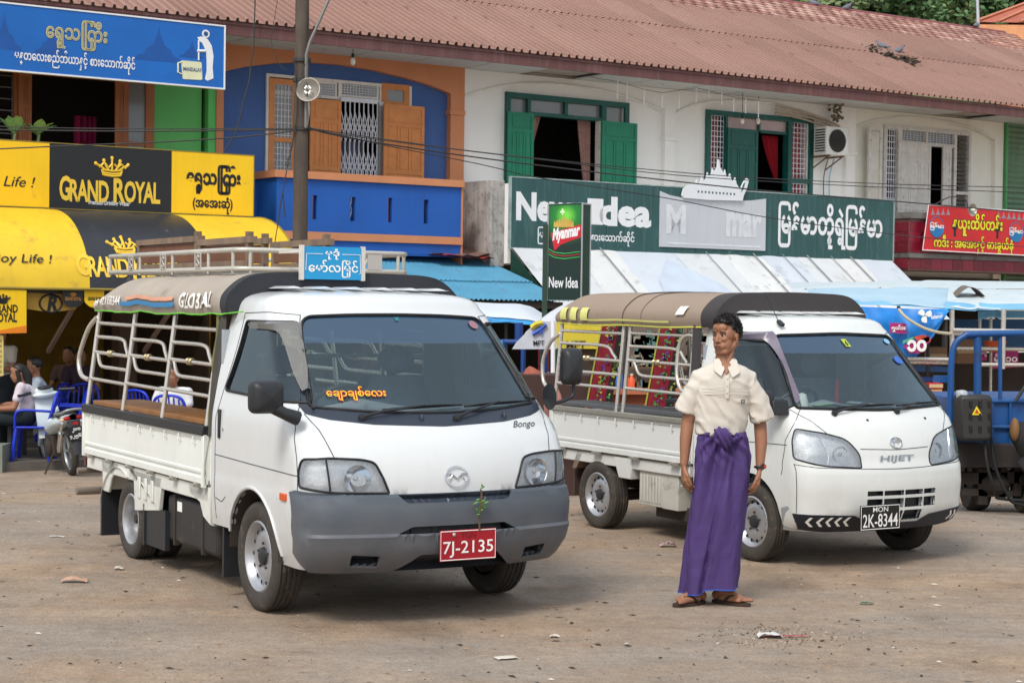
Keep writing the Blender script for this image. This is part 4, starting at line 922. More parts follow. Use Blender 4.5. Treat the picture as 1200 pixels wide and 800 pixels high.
def bulb(px,py,yy,z_top,label,big=1.):
 s,z=FS(px,py,yy); t=thing('light_bulb',label,'light bulb',FAC,(s,yy,z))
 q=MB(); q.ball((s,yy,z),(.035*big,.035*big,.055*big)); q.build('globe',M('frosted_bulb',rgb(225,222,210),.3),t,smooth=60)
 q=MB(); q.tube([(s,yy,z+.04),(s,yy,z+.12)],.025,8); q.tube([(s,yy,z+.12),(s,yy,z_top)],.005,4); q.build('socket',m_dkmet,t)
bulb(413.5,72,-.9,5.65,'bare bulb hanging under the eave of the blue house',1.2)
bulb(870,142,-.5,5.65,'bare bulb under the eave above the second green window')
bulb(888.5,142,-.3,5.65,'rectangular bulb hanging in front of the second green window',1.2)
t=thing('wind_rods','row of thin white rods hanging from a string under the white eave','string of rods',FAC,(8,-.9,5.6))
for x,ya,yb_ in ((724,92,116),(735,98,117),(755,106,124),(776,110,127),(796,110,127),(816,103,120),(831,96,114),(846,107,123),(860,115,131),(874,115,133),(889,118,138)):
 s,z=FS(x,ya,-.9); z2=FS(x,yb_,-.9)[1]; q=MB(); q.tube([(s,-.9,z),(s,-.9,z2)],.011,5); q.build('rod',m_wpr,t)
q=MB(); q.tube([V((FS(x,y,-.9)[0],-.9,FS(x,y,-.9)[1])) for x,y in ((686,88),(700,92),(724,96),(755,105),(776,109),(816,103),(860,114),(889,118))],.004,4); q.build('string',m_dkmet,t)
for px,lab,sd_ in ((16,'young green leafy plant in front of the dark window, nearer the left edge',3),(44,'young green leafy plant in front of the brown shutter, right of its neighbour',8)):
 s,_=FS(px,165,-1.); t=thing('potted_plant',lab,'plant',FAC,(s,-1.,3.7),'leafy plants over the yellow board'); rnd=random.Random(sd_)
 q=MB(); q.lathe([(0,3.7),(.08,3.7),(.1,3.86),(.09,3.86),(0,3.85)],12,'z',(s,-1,0)); q.build('pot',M('clay_pot',rgb(130,80,60),.9),t,smooth=40)
 q=MB(); q.tube([(s,-1,3.85),(s+.02,-1,4.0)],.02,6); q.build('stem',M('plant_stem',rgb(120,140,90),.7),t)
 for k in range(9):
  a=k/9*2*pi+rnd.random(); L=rnd.uniform(.26,.40); up=rnd.uniform(.6,1.35); q=MB()
  def lf(u,v):
   r_=L*v; w_=.085*sin(pi*min(1,v*.92+.08))*(u-.5)*2
   return V((s+cos(a)*r_*cos(up)-sin(a)*w_,-1+sin(a)*r_*cos(up)+cos(a)*w_,3.98+r_*sin(up)-.1*v*v+abs(u-.5)*.03))
  q.grid(3,6,lf); q.build('leaf',M('waxy_leaf',rgb(134,178,104),.4,var=.2,vs=8),t,smooth=60)
YP=20.3; pb=at(351.5,300,YP); pt=at(354.5,-20,YP)
t=thing('utility_pole','dark weathered wooden utility pole in front of the blue balcony','pole',None,(pb.x,YP,ground(YP)))
q=MB(); q.tube([(pb.x-.03,YP,ground(YP)-.1),(pb.x,YP,2.3),(lerp(pb.x,pt.x,.6),YP,4.2),(pt.x,YP,6.2)],[.1,.088,.082,.078],14); q.build('shaft',M('weathered_pole',rgb(84,74,66),.85,var=.25,vs=3,bump=.5,bs=25,streak=.7,dirt=rgb(40,34,30)),t,smooth=50)
p1,p2,p3=at(386,-2,YP-.1),at(363,50,YP-.12),at(359,64,YP-.12)
q=MB(); q.tube([p1,p2,p3,at(358.5,150,YP-.12)],.02,6); q.build('conduit',M('grey_conduit',rgb(120,118,116),.5,.4),t,smooth=50)
for y in (71,94,151):
 p=at(354,y,YP); q=MB(); q.lathe([(.09,p.z-.02),(.105,p.z-.02),(.105,p.z+.02),(.09,p.z+.02)],14,'z',(p.x,YP,0)); q.build('strap',m_dkmet,t,smooth=40)
lp=at(361,105,YP-.2)
t=thing('street_lamp','round grey reflector with a coiled white bulb clamped to the wooden pole','lamp',None,(lp.x,lp.y,lp.z))
T=Matrix.Translation(lp)@Matrix.Rotation(R(-8),4,'Z')@Matrix.Rotation(R(-12),4,'X')
q=MB(); q.lathe([(.02,.12),(.06,.11),(.1,.07),(.138,0),(.132,0),(.095,.06),(.055,.09),(0,.1)],26,'y',T=T); q.build('reflector',M('grey_enamel',rgb(170,165,155),.4,.3),t,smooth=50)
q=MB()
for k in range(4):
 a=k/4*2*pi+.5; q.tube([T@V((cos(a)*.02,.06,sin(a)*.03+.0)),T@V((cos(a)*.035,-.02,sin(a)*.045-.01)),T@V((cos(a+.8)*.035,-.02,sin(a+.8)*.045-.01))],.011,6)
q.build('bulb',M('lamp_bulb_white',rgb(240,240,236),.25),t,smooth=60)
q=MB(); q.tube([T@V((0,.1,0)),T@V((0,.16,0)),V((lp.x-.06,YP,lp.z))],.02,6); q.tube([lp+V((.01,0,-.14)),lp+V((.0,.1,-.26)),V((lp.x-.03,YP-.05,lp.z-.4))],.012,5); q.build('bracket',m_alu,t,smooth=50)
m_wire=M('black_cable',rgb(46,44,44),.6)
def cable(pts,label,r=.007,Y0=YP-.1,Y1=None,grp='overhead cables along the street'):
 P=[]; n=len(pts)
 for k,(x,y) in enumerate(pts): P.append(at(x,y,lerp(Y0,Y1 or Y0,k/(n-1))))
 P=hull(P,4); q=MB(); q.tube(P,r,5); tag(q.build('cable',m_wire,frame=(0,V((0,0,0))),org=P[0],smooth=60),label,'cable',grp)
cable([(-10,148),(60,150),(150,151),(345,151)],'thin cable running level from the left edge to the pole, topmost of three',.006)
cable([(-10,152),(50,153),(180,154),(346,152)],'black cable from the left edge to the pole, middle of three',.008)
cable([(-10,175),(80,171),(200,166),(290,160),(347,153)],'cable rising from the left edge to the pole, lowest of three',.008)
cable([(362,150),(400,156),(470,166),(560,178),(690,192),(860,207),(1050,216),(1210,220)],'thin cable sagging from the pole across the white house, topmost',.006,Y1=26)
cable([(362,151),(395,159),(440,167),(540,182),(640,195),(760,209),(900,224),(1050,236),(1210,250)],'thick black cable from the pole down across the green sign',.009,Y1=25)
cable([(362,152),(430,162),(540,176),(650,189),(800,206),(1000,218),(1210,226)],'cable from the pole across the green shutters, second from top',.006,Y1=26)
cable([(362,150),(450,170),(560,192),(640,210),(780,232),(900,255),(1050,275),(1210,290)],'lowest cable from the pole crossing the lettering of the green sign',.006,Y1=24)
cable([(299,-5),(298,30),(297,56),(294,75),(292,95),(285,120),(281,140),(275,158),(262,178)],'loose knotted cable hanging down in front of the blue wall',.008,19.8)
cable([(326,-5),(322,20),(318,45),(322,65),(328,76),(335,82)],'thin loose wire looping beside the pole above the blue house',.004,19.9)
cable([(334,255),(331,225),(326,260),(322,285),(321,300)],'dark wire hanging down the corner of the blue balcony',.006,21.)
cable([(345,70),(348,130),(340,180),(333,215),(326,260)],'wire running down the left side of the pole to the balcony corner',.006,20.2)
cable([(358,75),(352,90),(346,110),(344,140),(343,170),(334,195)],'coiled wire hanging from the strap of the pole',.005,20.1)
def RPt(px,py,dz=0.):
 r=ray(px,py); A=-(W0.x*-UY+W0.y*UX); k=TP
 t=(EZ+(A-EY)*k-CH)/(r.z-k*(-r.x*UY+r.y*UX)); return V((r.x*t,r.y*t,CH+r.z*t+dz))
def bird(px,py,Y,lab,yaw=0.,up=.0):
 p=at(px,py,Y); t=thing('pigeon',lab,'bird',None,(p.x,p.y,p.z),'pigeons on the roof'); T=Matrix.Translation(p)@Matrix.Rotation(yaw,4,'Z')
 q=MB()
 sec=[(-.2,.0,.012,.01),(-.12,.015,.03,.02),(-.05,.03,.06,.055),(.03,.045,.07,.068),(.09,.075,.05,.055),(.115,.12,.032,.035),(.125,.15,.03,.032),(.145,.155,.02,.02),(.17,.147,.004,.004)]
 q.grid(12,len(sec),lambda u,v: (lambda s: V((s[0],s[2]*cos(u*2*pi),s[1]+.05+s[3]*sin(u*2*pi))))(sec[int(round(v*(len(sec)-1)))]),cu=True)
 m2=MB(); m2.add(q.v,q.f,0,T); m2.build('body',M('pigeon_grey',rgb(104,108,118),.7,var=.25,vs=20),t,smooth=60)
 m2=MB()
 for y in (-.02,.02): m2.tube([T@V((.0,y,.06)),T@V((.01,y,0))],.005,5)
 m2.build('leg',M('pigeon_leg',rgb(150,80,70),.7),t)
def roofdepth(px,py): return RPt(px,py).y
bird(954,8.5,roofdepth(954,9),'grey pigeon perched on the ridge, leftmost of three',2.6)
bird(992,13.5,roofdepth(992,15),'grey pigeon perched on the ridge, middle of three',-.5)
bird(1144,34,roofdepth(1144,36),'pale pigeon perched on the ridge left of the orange house',1.)
bird(1034,59,roofdepth(1034,60),'dark pigeon standing on the roof debris, left of the pair',2.4)
bird(1052,64.5,roofdepth(1052,65),'dark pigeon standing on the roof debris, right of the pair',.3)
p=RPt(1040,64); q=MB(); rnd=random.Random(9)
for k in range(70):
 t_=rnd.random(); a=RPt(lerp(1012,1066,t_)+rnd.gauss(0,2),lerp(57,75,t_)+rnd.gauss(0,1.6),.04); s_=rnd.uniform(.05,.2); d=V((rnd.uniform(-1,1),rnd.uniform(-1,1),rnd.uniform(-.1,.2))).normalized()
 q.bar(a-d*s_,a+d*s_,.05,.03)
tag(q.build('leaf_debris',M('rotting_debris',rgb(66,56,46),.95,var=.3),org=p),'long dark heap of rotting debris lying on the ribbed roof','debris',kind=None)
p=at(1145,45,62); q=MB(); q.tube([at(1147,52,44),at(1145,-10,44)],.04,6); tag(q.build('antenna_pole',m_alu,org=at(1147,52,44)),'thin grey aerial pole beside the orange house behind the ridge','pole')
m_paint=M('white_truck_paint',rgb(214,217,218),.3,var=.02,vs=1.2,spec=.5,coat=.6,streak=.06,dirt=rgb(150,140,126),lowd=(.3,.85,.5))
m_paint2=M('cream_truck_paint',rgb(218,221,219),.32,var=.02,vs=1.2,spec=.5,coat=.5,streak=.08,dirt=rgb(150,140,126),lowd=(.25,.75,.4))
m_bedw=M('bed_white_paint',rgb(228,231,226),.42,var=.04,vs=2,dirt=rgb(176,166,146),dz=-.1,streak=.1,lowd=(.4,.8,.5))
m_bump=M('grey_bumper_plastic',rgb(80,87,96),.5,var=.10,vs=2.5,bump=.06,bs=200,lowd=(.28,.7,.45))
m_blkp=M('black_plastic',rgb(36,38,42),.45,var=.1)
m_cowl=M('cowl_plastic',rgb(44,52,66),.42,var=.08)
m_rub=M('black_rubber',rgb(20,20,22),.55)
m_tyre=M('tyre_rubber',rgb(62,57,52),.85,var=.15,vs=9,dirt=rgb(112,96,82),dz=.2)
m_rim=M('steel_rim',rgb(176,178,182),.35,.65,.08,dirt=rgb(110,100,90),dz=.05)
m_hole=M('rim_hole_dark',rgb(16,16,16),.9)
m_trim=M('cab_trim_grey',rgb(160,168,174),.8,var=.08)
m_seat=M('seat_cloth',rgb(128,140,156),.9,var=.15,vs=10)
m_seam=M('panel_gap',rgb(60,62,66),.8)
m_under=M('dusty_underbody',rgb(58,50,44),.9,var=.25,vs=6,bump=.3)
m_ws=glass('windscreen_glass',(.90,.97,.97),1.0,.03,(.22,.38,.44),.02,1.85)
m_wsb=glass('windscreen_shade_band',(.36,.47,.62),1.0,.66,(.035,.075,.14),.03,2.0)
m_sg=glass('side_glass',(.84,.92,.9),1.0,.03,(.10,.12,.12),.02,1.7)
m_chr=M('chrome',rgb(220,222,226),.12,1.,.02)
m_refl=M('lamp_reflector',rgb(246,247,250),.25,.12,.16,vs=16,bump=.9,bs=16)
m_lens=glass('lamp_lens',(.95,.97,.98),1.0,.10,(.8,.8,.85),.05,1.5)
m_amber=M('amber_lens',rgb(214,84,20),.2)
m_wht=M('white_letter_paint',rgb(236,236,232),.5)
m_benchw=M('varnished_bench_wood',rgb(142,96,52),.5,var=.2,vs=6,streak=.4,dirt=rgb(110,70,30))
class Cab:
 def __init__(s,prof,roof,xr,uf,uc,us):
  s.p,s.roof,s.xr=prof,roof,xr; s.uf,s.uc,s.us=uf,uf+uc,uf+uc+us
  s.zt=prof[-1][0]; s.L=[0]
  for a,b in zip(roof,roof[1:]): s.L.append(s.L[-1]+math.hypot(b[0]-a[0],b[1]-a[1]))
 def row(s,z):
  P=s.p
  if z<=P[0][0]: return P[0][1:]
  for a,b in zip(P,P[1:]):
   if z<=b[0]:
    t=(z-a[0])/(b[0]-a[0]); return tuple(lerp(a[i],b[i],t) for i in range(1,5))
  return P[-1][1:]
 def geo(s,z):
  ins=0; zz=z
  if z>s.zt:
   d=z-s.zt
   for k in range(len(s.L)-1):
    if d<=s.L[k+1] or k==len(s.L)-2:
     t=min(1,(d-s.L[k])/(s.L[k+1]-s.L[k])); ins=lerp(s.roof[k][0],s.roof[k+1][0],t); zz=lerp(s.roof[k][1],s.roof[k+1][1],t); break
  xc,w,b,r=s.row(min(z,s.zt)); w -= ins; xc -= ins*1.1; r=max(.06,r-ins*.2)
  ph=math.atan2(2*b,w-r); y0=w-r+r*sin(ph); x0=xc-b*(y0/w)**2 if False else xc-b
  cx,cy=x0-r*cos(ph),y0-r*sin(ph)
  return xc,w,b,r,ph,x0,y0,cx,cy,zz
 def P(s,U,z):
  xc,w,b,r,ph,x0,y0,cx,cy,zz=s.geo(z); sg=-1 if U<0 else 1; u=abs(U)
  if u<=s.uf: y=y0*u/s.uf; x=xc-b*(y/y0)**2
  elif u<=s.uc:
   a=lerp(ph,pi/2,(u-s.uf)/(s.uc-s.uf)); x,y=cx+r*cos(a),cy+r*sin(a)
  else: y=cy+r; x=lerp(cx,s.xr,min(1,(u-s.uc)/(s.us-s.uc)))
  return V((x,sg*y,zz))
 def N(s,U,z):
  e=.004; z=min(z,s.zt+s.L[-1]-e); U=max(-s.us+e,min(s.us-e,U))
  a=s.P(U+e,z)-s.P(U-e,z); b=s.P(U,z+e)-s.P(U,z-e); return a.cross(b).normalized()
 def Fy(s,y,z):
  xc,w,b,r,ph,x0,y0,cx,cy,zz=s.geo(z); sg=-1 if y<0 else 1; y=abs(y)
  if y<=y0: return (sg*s.uf*y/y0,z)
  a=math.asin(min(1,(y-cy)/r)); return (sg*lerp(s.uf,s.uc,(a-ph)/(pi/2-ph)),z)
 def Sx(s,x,z,sg=-1):
  xc,w,b,r,ph,x0,y0,cx,cy,zz=s.geo(z)
  if x<=cx: return (sg*lerp(s.uc,s.us,(cx-x)/(cx-s.xr)),z)
  a=math.acos(min(1,(x-cx)/r)); return (sg*lerp(s.uf,s.uc,max(0,(a-ph)/(pi/2-ph))),z)
def inpoly(x,y,P):
 c=False; n=len(P); j=n-1
 for i in range(n):
  if (P[i][1]>y)!=(P[j][1]>y) and x<(P[j][0]-P[i][0])*(y-P[i][1])/(P[j][1]-P[i][1])+P[i][0]: c=not c
  j=i
 return c
def densify(P,d=.035):
 out=[]
 for i in range(len(P)):
  a,b=P[i],P[(i+1)%len(P)]; L=math.hypot(b[0]-a[0],b[1]-a[1]); n=max(1,int(L/d))
  out += [(lerp(a[0],b[0],k/n),lerp(a[1],b[1],k/n)) for k in range(n)]
 return out
def cab_surface(cab,zmin,regs,step=.045):
 """regs: (name, polygon, offset, skirt); returns dict name -> MB (in cab coordinates), 'body' the rest"""
 umax=cab.us; zmax=cab.zt+cab.L[-1]
 pts,edges=[],[]
 def loop(P):
  o=len(pts); pts.extend(V(p) for p in P); edges.extend((o+i,o+(i+1)%len(P)) for i in range(len(P)))
 loop(densify([(-umax,zmin),(umax,zmin),(umax,zmax),(-umax,zmax)],.05))
 for r in regs: loop(densify(r[1]))
 zs=[r[0] for r in cab.p]+[cab.zt+l for l in cab.L]
 z=zmin; zz=[]
 zs=sorted(set([q for q in zs if zmin<q<zmax]))
 allz=sorted(set([zmin]+zs+[zmax])); gz_=[]
 for a,b in zip(allz,allz[1:]):
  n=max(1,round((b-a)/step)); gz_ += [lerp(a,b,k/n) for k in range(n)]
 us=sorted({0.,cab.uf,cab.uc} | {cab.uf*k/15 for k in range(16)} | {lerp(cab.uf,cab.uc,k/8) for k in range(9)} | {lerp(cab.uc,cab.us,k/26) for k in range(27)})
 for z in gz_[1:]:
  for u in us[:-1]:
   for sg in ((-1,1) if u else (1,)): pts.append(V((sg*u,z)))
 vc,ec,fc,*_=delaunay_2d_cdt([V((p[0],p[1])) for p in pts],edges,[],0,1e-5)
 cls={}
 for f in fc:
  cx=sum(vc[i][0] for i in f)/len(f); cy=sum(vc[i][1] for i in f)/len(f); nm='body'
  if abs(cx)>umax or not zmin<cy<zmax: continue
  for r in regs:
   if inpoly(cx,cy,r[1]): nm=r[0]; break
  cls.setdefault(nm,[]).append(tuple(f))
 out={}
 off={r[0]: (r[2],r[3]) for r in regs}
 for nm,F in cls.items():
  d,sk=off.get(nm,(0,-.012)); q=MB(); ix={}
  def vid(i,dd):
   k=(i,dd)
   if k not in ix: U_,z_=vc[i]; ix[k]=len(q.v); q.v.append(cab.P(U_,z_)+cab.N(U_,z_)*dd)
   return ix[k]
  cnt={}
  for f in F:
   g_=tuple(vid(i,d) for i in f); q.f.append(g_); q.m.append(0)
   for a,b in zip(f,f[1:]+f[:1]): cnt[(a,b)]=1
  if sk is not None:
   for (a,b) in list(cnt):
    if (b,a) not in cnt: q.f.append((vid(b,d),vid(a,d),vid(a,sk),vid(b,sk))); q.m.append(0)
  out[nm]=q
 return out
def seam(cab,q,pts,r=.0028,off=.0,n=6,mi=0):
 P=[]
 for a,b in zip(pts,pts[1:]):
  k=max(1,int(math.hypot(b[0]-a[0],b[1]-a[1])/.04)); P += [(lerp(a[0],b[0],i/k),lerp(a[1],b[1],i/k)) for i in range(k)]
 P.append(pts[-1]); q.tube([cab.P(*p)+cab.N(*p)*off for p in P],r,n,mi)
def gasket(cab,q,poly,r=.008,off=.0):
 q.tube([cab.P(*p)+cab.N(*p)*off for p in densify(poly,.03)],r,6,closed=True)
def onface(cab,y0,z0,off=.004):
 """drawing plane tangent to the cab front at (y0, z0)"""
 U_=cab.Fy(y0,z0); o=cab.P(*U_); n_=cab.N(*U_); ex=V((0,0,1)).cross(n_).normalized(); ez=n_.cross(ex).normalized()
 return lambda a,b,d=0.: o+ex*a+ez*b+n_*(off+d)
def wheel(par,x,y,r,wd,sg,dual=False,name='wheel',inner=False):
 """sg -1: outer side towards -y"""
 t=thing_part(name,par,(x,y,r))
 q=MB(); R_=r; rr_=r*.645; h=wd/2
 prof=[(rr_,-h*.75),(rr_+.02,-h*.92),(R_*.86,-h),(R_*.955,-h*.9),(R_*.99,-h*.76)]
 for k in range(4):
  c=lerp(-h*.52,h*.52,k/3); prof += [(R_,c-.014),(R_-.008,c-.010),(R_-.008,c-.002),(R_,c+.002)]
 prof += [(R_*.99,h*.76),(R_*.955,h*.9),(R_*.86,h),(rr_+.02,h*.92),(rr_,h*.75)]
 q.lathe([(a,b) for a,b in prof],40,'y')
 o=0
 q.build('tyre',m_tyre,t,smooth=35)
 q=MB(); s=sg
 if not dual:
  prof=[(rr_+.006,s*h*.78),(rr_-.004,s*h*.86),(rr_-.018,s*h*.72),(rr_-.03,s*h*.35),(rr_*.80,s*h*.28),(rr_*.72,s*h*.42),(rr_*.52,s*h*.50),(rr_*.36,s*h*.44),(rr_*.3,s*h*.42),(0,s*h*.42)]
 else:
  prof=[(rr_+.006,s*h*.78),(rr_-.004,s*h*.88),(rr_-.016,s*h*.74),(rr_-.028,s*h*.2),(rr_*.86,-s*h*.45),(rr_*.6,-s*h*.6),(rr_*.4,-s*h*.5),(0,-s*h*.5)]
 q.lathe(prof,40,'y'); q.lathe([(rr_-.02,-s*h*.8),(rr_-.02,s*h*.3)],24,'y'); rim=q.build('rim',m_rim,t,smooth=30)
 q=MB(); nh=14 if not dual else 6
 for k in range(nh):
  a=k/nh*2*pi; ra=rr_*(.76 if not dual else .62); yy=s*h*(.372 if not dual else-.585)
  c=V((ra*cos(a),yy,ra*sin(a))); er=V((cos(a),0,sin(a))); et=V((-sin(a),0,cos(a)))
  q.add([c+er*.016*cos(b)+et*(.0115 if not dual else .016)*sin(b)+V((0,s*.004,0)) for b in [j/10*2*pi for j in range(10)]],[tuple(range(10))])
 q.build('vent_hole',m_hole,rim,fix=False)['kind']='stuff'
 q=MB(); q.lathe([(rr_*.27,s*h*(.4 if not dual else-.5)),(rr_*.25,s*h*(.6 if not dual else-.3)),(rr_*.2,s*h*(.66 if not dual else-.25)),(0,s*h*(.68 if not dual else-.24))],20,'y'); q.build('hub_cap',m_blkp if not dual else m_rim,rim,smooth=40)
 q=MB()
 for k in range(5):
  a=k/5*2*pi+.3; q.lathe([(.008,0),(.008,s*.010),(0,s*.010)],6,'y',(rr_*.37*cos(a),s*h*(.43 if not dual else-.5),rr_*.37*sin(a)))
 q.build('wheel_nut',m_under,rim)['kind']='stuff'
 q=MB(); q.lathe([(rr_-.02,-s*h*.7),(0,-s*h*.7)],20,'y'); q.build('drum',m_under,rim)
 return t
def thing_part(name,par,loc):
 q=MB(); q.lathe([(.001,-.03),(.03,-.03),(.03,.03),(.001,.03)],10,'y',loc); o=q.mesh(name,m_under,org=loc)
 ob=bpy.data.objects.new(name,o); COL.objects.link(ob); ob.parent=par; ob.location=loc; ORG[ob.name]=V((0,0,0)); return ob
def tube_part(name,pts,r,par,mat=m_steel,n=8,sm=True):
 q=MB(); q.tube(hull(pts,5) if sm and len(pts)>2 else pts,r,n); return q.build(name,mat,par,smooth=50)
def canopy(par,x0,x1,w,zb,zt,mat,rear=.5,wave=.012,name='canopy',flat=.6,kr=.35,seed=1):
 H_=zt-zb
 sec=[(-w,zb),(-w-.015,zb+.18*H_),(-w-.005,zb+.42*H_),(-w+.05,zb+.66*H_),(-w+.13,zb+.86*H_),(-w+.24,zb+.95*H_),(-w+.45,zb+.985*H_),(0,zt)]
 sec=sec+[(-a,b) for a,b in sec[-2::-1]]
 S3=hull([(a,0,b) for a,b in sec],3); ns=len(S3)
 def fn(u,v):
  p=S3[min(ns-1,int(round(v*(ns-1))))]; x=lerp(x0,x1,u); t=min(1,(x-x0)/rear) if rear else 1; k=lerp(kr,1,1-(1-t)**2.4) if rear else 1
  n_=noise.noise(V((x*2.2,p.x*2.5,seed)))+.5*noise.noise(V((x*6,p.x*4,seed+5)))
  d=wave*n_*(1.4 if abs(p.x)>w-.1 else .7)
  return V((x,p.x*(1-.01*(1-t))+(d if p.x<0 else-d),zb+(p.z-zb)*k+d))
 q=MB(); q.grid(46,ns,fn); return q.build(name,mat,par,smooth=70,fix=False),fn
def cage_panel(par,fx,xa,xb,zz,flip=False,y=-.8,yt=-.71,zb=.98,zt=1.65,r=.0125):
 """steel bars between two posts: straight top bar, S pair, mid bar, low bar"""
 def P(x,z): return V((x,lerp(y,yt,(z-zb)/(zt-zb)),z))
 X=lambda u: lerp(xa,xb,u)
 z1,z2,z3,z4,z5=zz
 tube_part('bar',[P(X(0),z1),P(X(1),z1-.006)],r,par); tube_part('bar',[P(X(0),z3),P(X(1),z3-.01)],r,par); tube_part('bar',[P(X(0),z5),P(X(1),z5-.008)],r,par)
 tube_part('curved_bar',[P(X(0),z2),P(X(.35),z2),P(X(.66),z2-.003),P(X(.8),z2-.02),P(X(.86),z2-.06),P(X(.93),z3+.004)],r,par)
 tube_part('curved_bar',[P(X(.1),z3),P(X(.14),z3-.04),P(X(.2),z4+.02),P(X(.3),z4+.002),P(X(.6),z4),P(X(1),z4-.003)],r,par)
 q=MB(); c=P(X(.47),z3-.003); q.ball(c,(.03,.02,.022)); q.lathe([(.016,-.04),(.024,-.03),(.016,-.02)],10,'x',c); q.lathe([(.016,.02),(.024,.03),(.016,.04)],10,'x',c); q.build('knob',M('brassy_knob',rgb(190,176,140),.35,.7),par,smooth=50)
def mirror_head(par,name,c,wx,hz,dp,yaw,mat=m_blkp):
 T=Matrix.Translation(V(c))@Matrix.Rotation(yaw,4,'Z'); q=MB()
 def fn(u,v):
  a=u*2*pi; e=.34; ca,sa=cos(a),sin(a); X=(abs(ca)**e)*(1 if ca>0 else-1); Z=(abs(sa)**e)*(1 if sa>0 else-1)
  t=v; k=(.93,1,.98,.86,.55,.0)[int(round(v*5))]; dd=(-.0,.25,.55,.8,.95,1.)[int(round(v*5))]
  return T@V((dp*dd,X*wx/2*k,Z*hz/2*k))
 q.grid(28,6,fn,cu=True); q.add([T@V((0.002,(abs(cos(a))**.34)*(1 if cos(a)>0 else-1)*wx/2*.93,(abs(sin(a))**.34)*(1 if sin(a)>0 else-1)*hz/2*.93)) for a in [k/28*2*pi for k in range(28)]],[tuple(range(28))])
 return q.build(name,mat,par,smooth=50)
def truck(name,label,pose,cfg):
 x0,y0,th=pose; rot=atan2(-cos(th),sin(th))
 t=thing(name,label,'truck'); t.location=(x0,y0,0); t.rotation_euler=(0,0,rot); ORG[t.name]=None
 c=cfg['cab']; S=cab_surface(c,cfg['zmin'],cfg['regs']); paint=cfg['paint']
 mats=cfg['mats']
 body=S['body'].build('cab',paint,t,smooth=32,fix=False)
 q=MB(); b=S['body']
 tmp=MB()
 for nm,q_ in S.items():
  if nm in mats:
   mm,pn=mats[nm]
   if mm is None: continue
   q_.build(pn,mm,t,smooth=32,fix=False)
 zm=c.zt+c.L[-1]; ring=[c.P(lerp(-c.us,c.us,k/60),zm) for k in range(61)]
 q=MB(); cen=V((sum(p.x for p in ring)/61,0,ring[0].z+.006)); q.v=ring+[cen]; q.f=[(k,k+1,61) for k in range(60)]+[(60,0,61)]; q.m=[0]*61; q.build('roof_panel',paint,t,smooth=40,fix=False)
 q=MB()
 for k in range(6):
  y=lerp(-.47,.47,k/5); q.grid(7,16,lambda u,v: V((lerp(c.xr+.06,cen.x+.36-abs(y)*.10,v),y+(u-.5)*.09,ring[0].z+.002+.016*sin(pi*u)*min(1,(1-v)*6,v*9+.2))))
  q.build('roof_rib',paint,t,smooth=60,fix=False); q=MB()
 W_=c.geo(1.2)[1]-.01; z0,z1=cfg['rw']; q=MB(); xr=c.xr
 wall_y=[(-W_,z0),(W_,z0)]
 zt_=c.zt+.02; ww=.56
 for a,b_,zz0,zz1 in ((-W_,W_,cfg['zfl'],z0),(-W_+.1,W_-.1,z1,zt_),(-W_+.02,-ww,z0,z1),(ww,W_-.02,z0,z1)): q.box(xr,a,zz0+.001,xr+.03,b_,zz1)
 q.build('rear_panel',m_trim,t); q=MB(); q.box(xr+.01,-ww,z0,xr+.016,ww,z1); q.build('rear_window',m_sg,t)
 q=MB()
 for f in b.f[:]:
  pass
 q.v=[p.copy() for p in b.v]; q.f=[f[::-1] for f in b.f]; q.m=b.m[:]
 cx=V((.0,0,1.2)); q.v=[V((p.x-.018*(1 if p.x>0 else 0),p.y*.975,p.z-(.018 if p.z>c.zt else 0))) for p in q.v]; q.build('cab_lining',m_trim,t,smooth=32,fix=False)
 q=MB(); q.box(xr+.02,-W_+.06,cfg['zfl']-.02,.36,W_-.06,cfg['zfl']+.04); q.box(.36,-W_+.14,.42,.40,W_-.14,.86); q.build('cab_floor',m_trim,t)
 dz,dx=cfg['dash']; q=MB(); q.grid(12,9,lambda u,v: V((lerp(dx-.34,dx,v)-.04*(abs(u-.5)*2)**2,lerp(-W_+.09,W_-.09,u),dz+.05*sin(pi*v)+(.05*math.exp(-((u-.27)*9)**2)*sin(pi*min(1,v*1.3)) if v<.8 else 0))))
 q.box(dx-.35,-W_+.09,dz-.3,dx-.3,W_-.09,dz+.005); q.build('dashboard',m_trim,t,smooth=50)
 sx=cfg['seatx']
 for sy in cfg['seats']:
  q=MB(); sw=.24
  def cush(u,v): return V((lerp(sx+.42,sx,v),sy+(u-.5)*2*sw,cfg['seatz']+.05*(1-(2*u-1)**4)*(1 if v<1 else .8)))
  q.grid(9,5,cush); q.box(sx,sy-sw,cfg['seatz']-.2,sx+.42,sy+sw,cfg['seatz'])
  q.grid(9,9,lambda u,v: V((sx-.05-.12*v+.05*(1-(2*u-1)**4),sy+(u-.5)*2*sw*(1-.15*v),cfg['seatz']+v*.5)))
  q.grid(9,2,lambda u,v: V((sx-.09-.12*v-.02,sy+(u-.5)*2*sw,cfg['seatz']+v*.5)))
  q.ball((sx-.17,sy,cfg['seatz']+.6),(.05,.13,.09),12,8); q.build('seat',m_seat,t,smooth=60)
 q=MB(); wc=V((dx-.42,-.36,dz+.02)); T=Matrix.Translation(wc)@Matrix.Rotation(R(-52),4,'Y')
 q.tube([T@V((.185*cos(a),.185*sin(a),0)) for a in [k/24*2*pi for k in range(24)]],.013,8,closed=True)
 for a in (0.3,2.84,4.7): q.bar(T@V((.02,0,0)),T@V((.18*cos(a),.18*sin(a),0)),.03,.014)
 q.ball(T@V((0,0,0)),(.05,.05,.03)); q.tube([wc,wc+V((.25,0,-.25))],.025,8); q.build('steering_wheel',m_blkp,t,smooth=50)
 q=MB()
 for s_ in cfg['seams']: seam(c,q,s_)
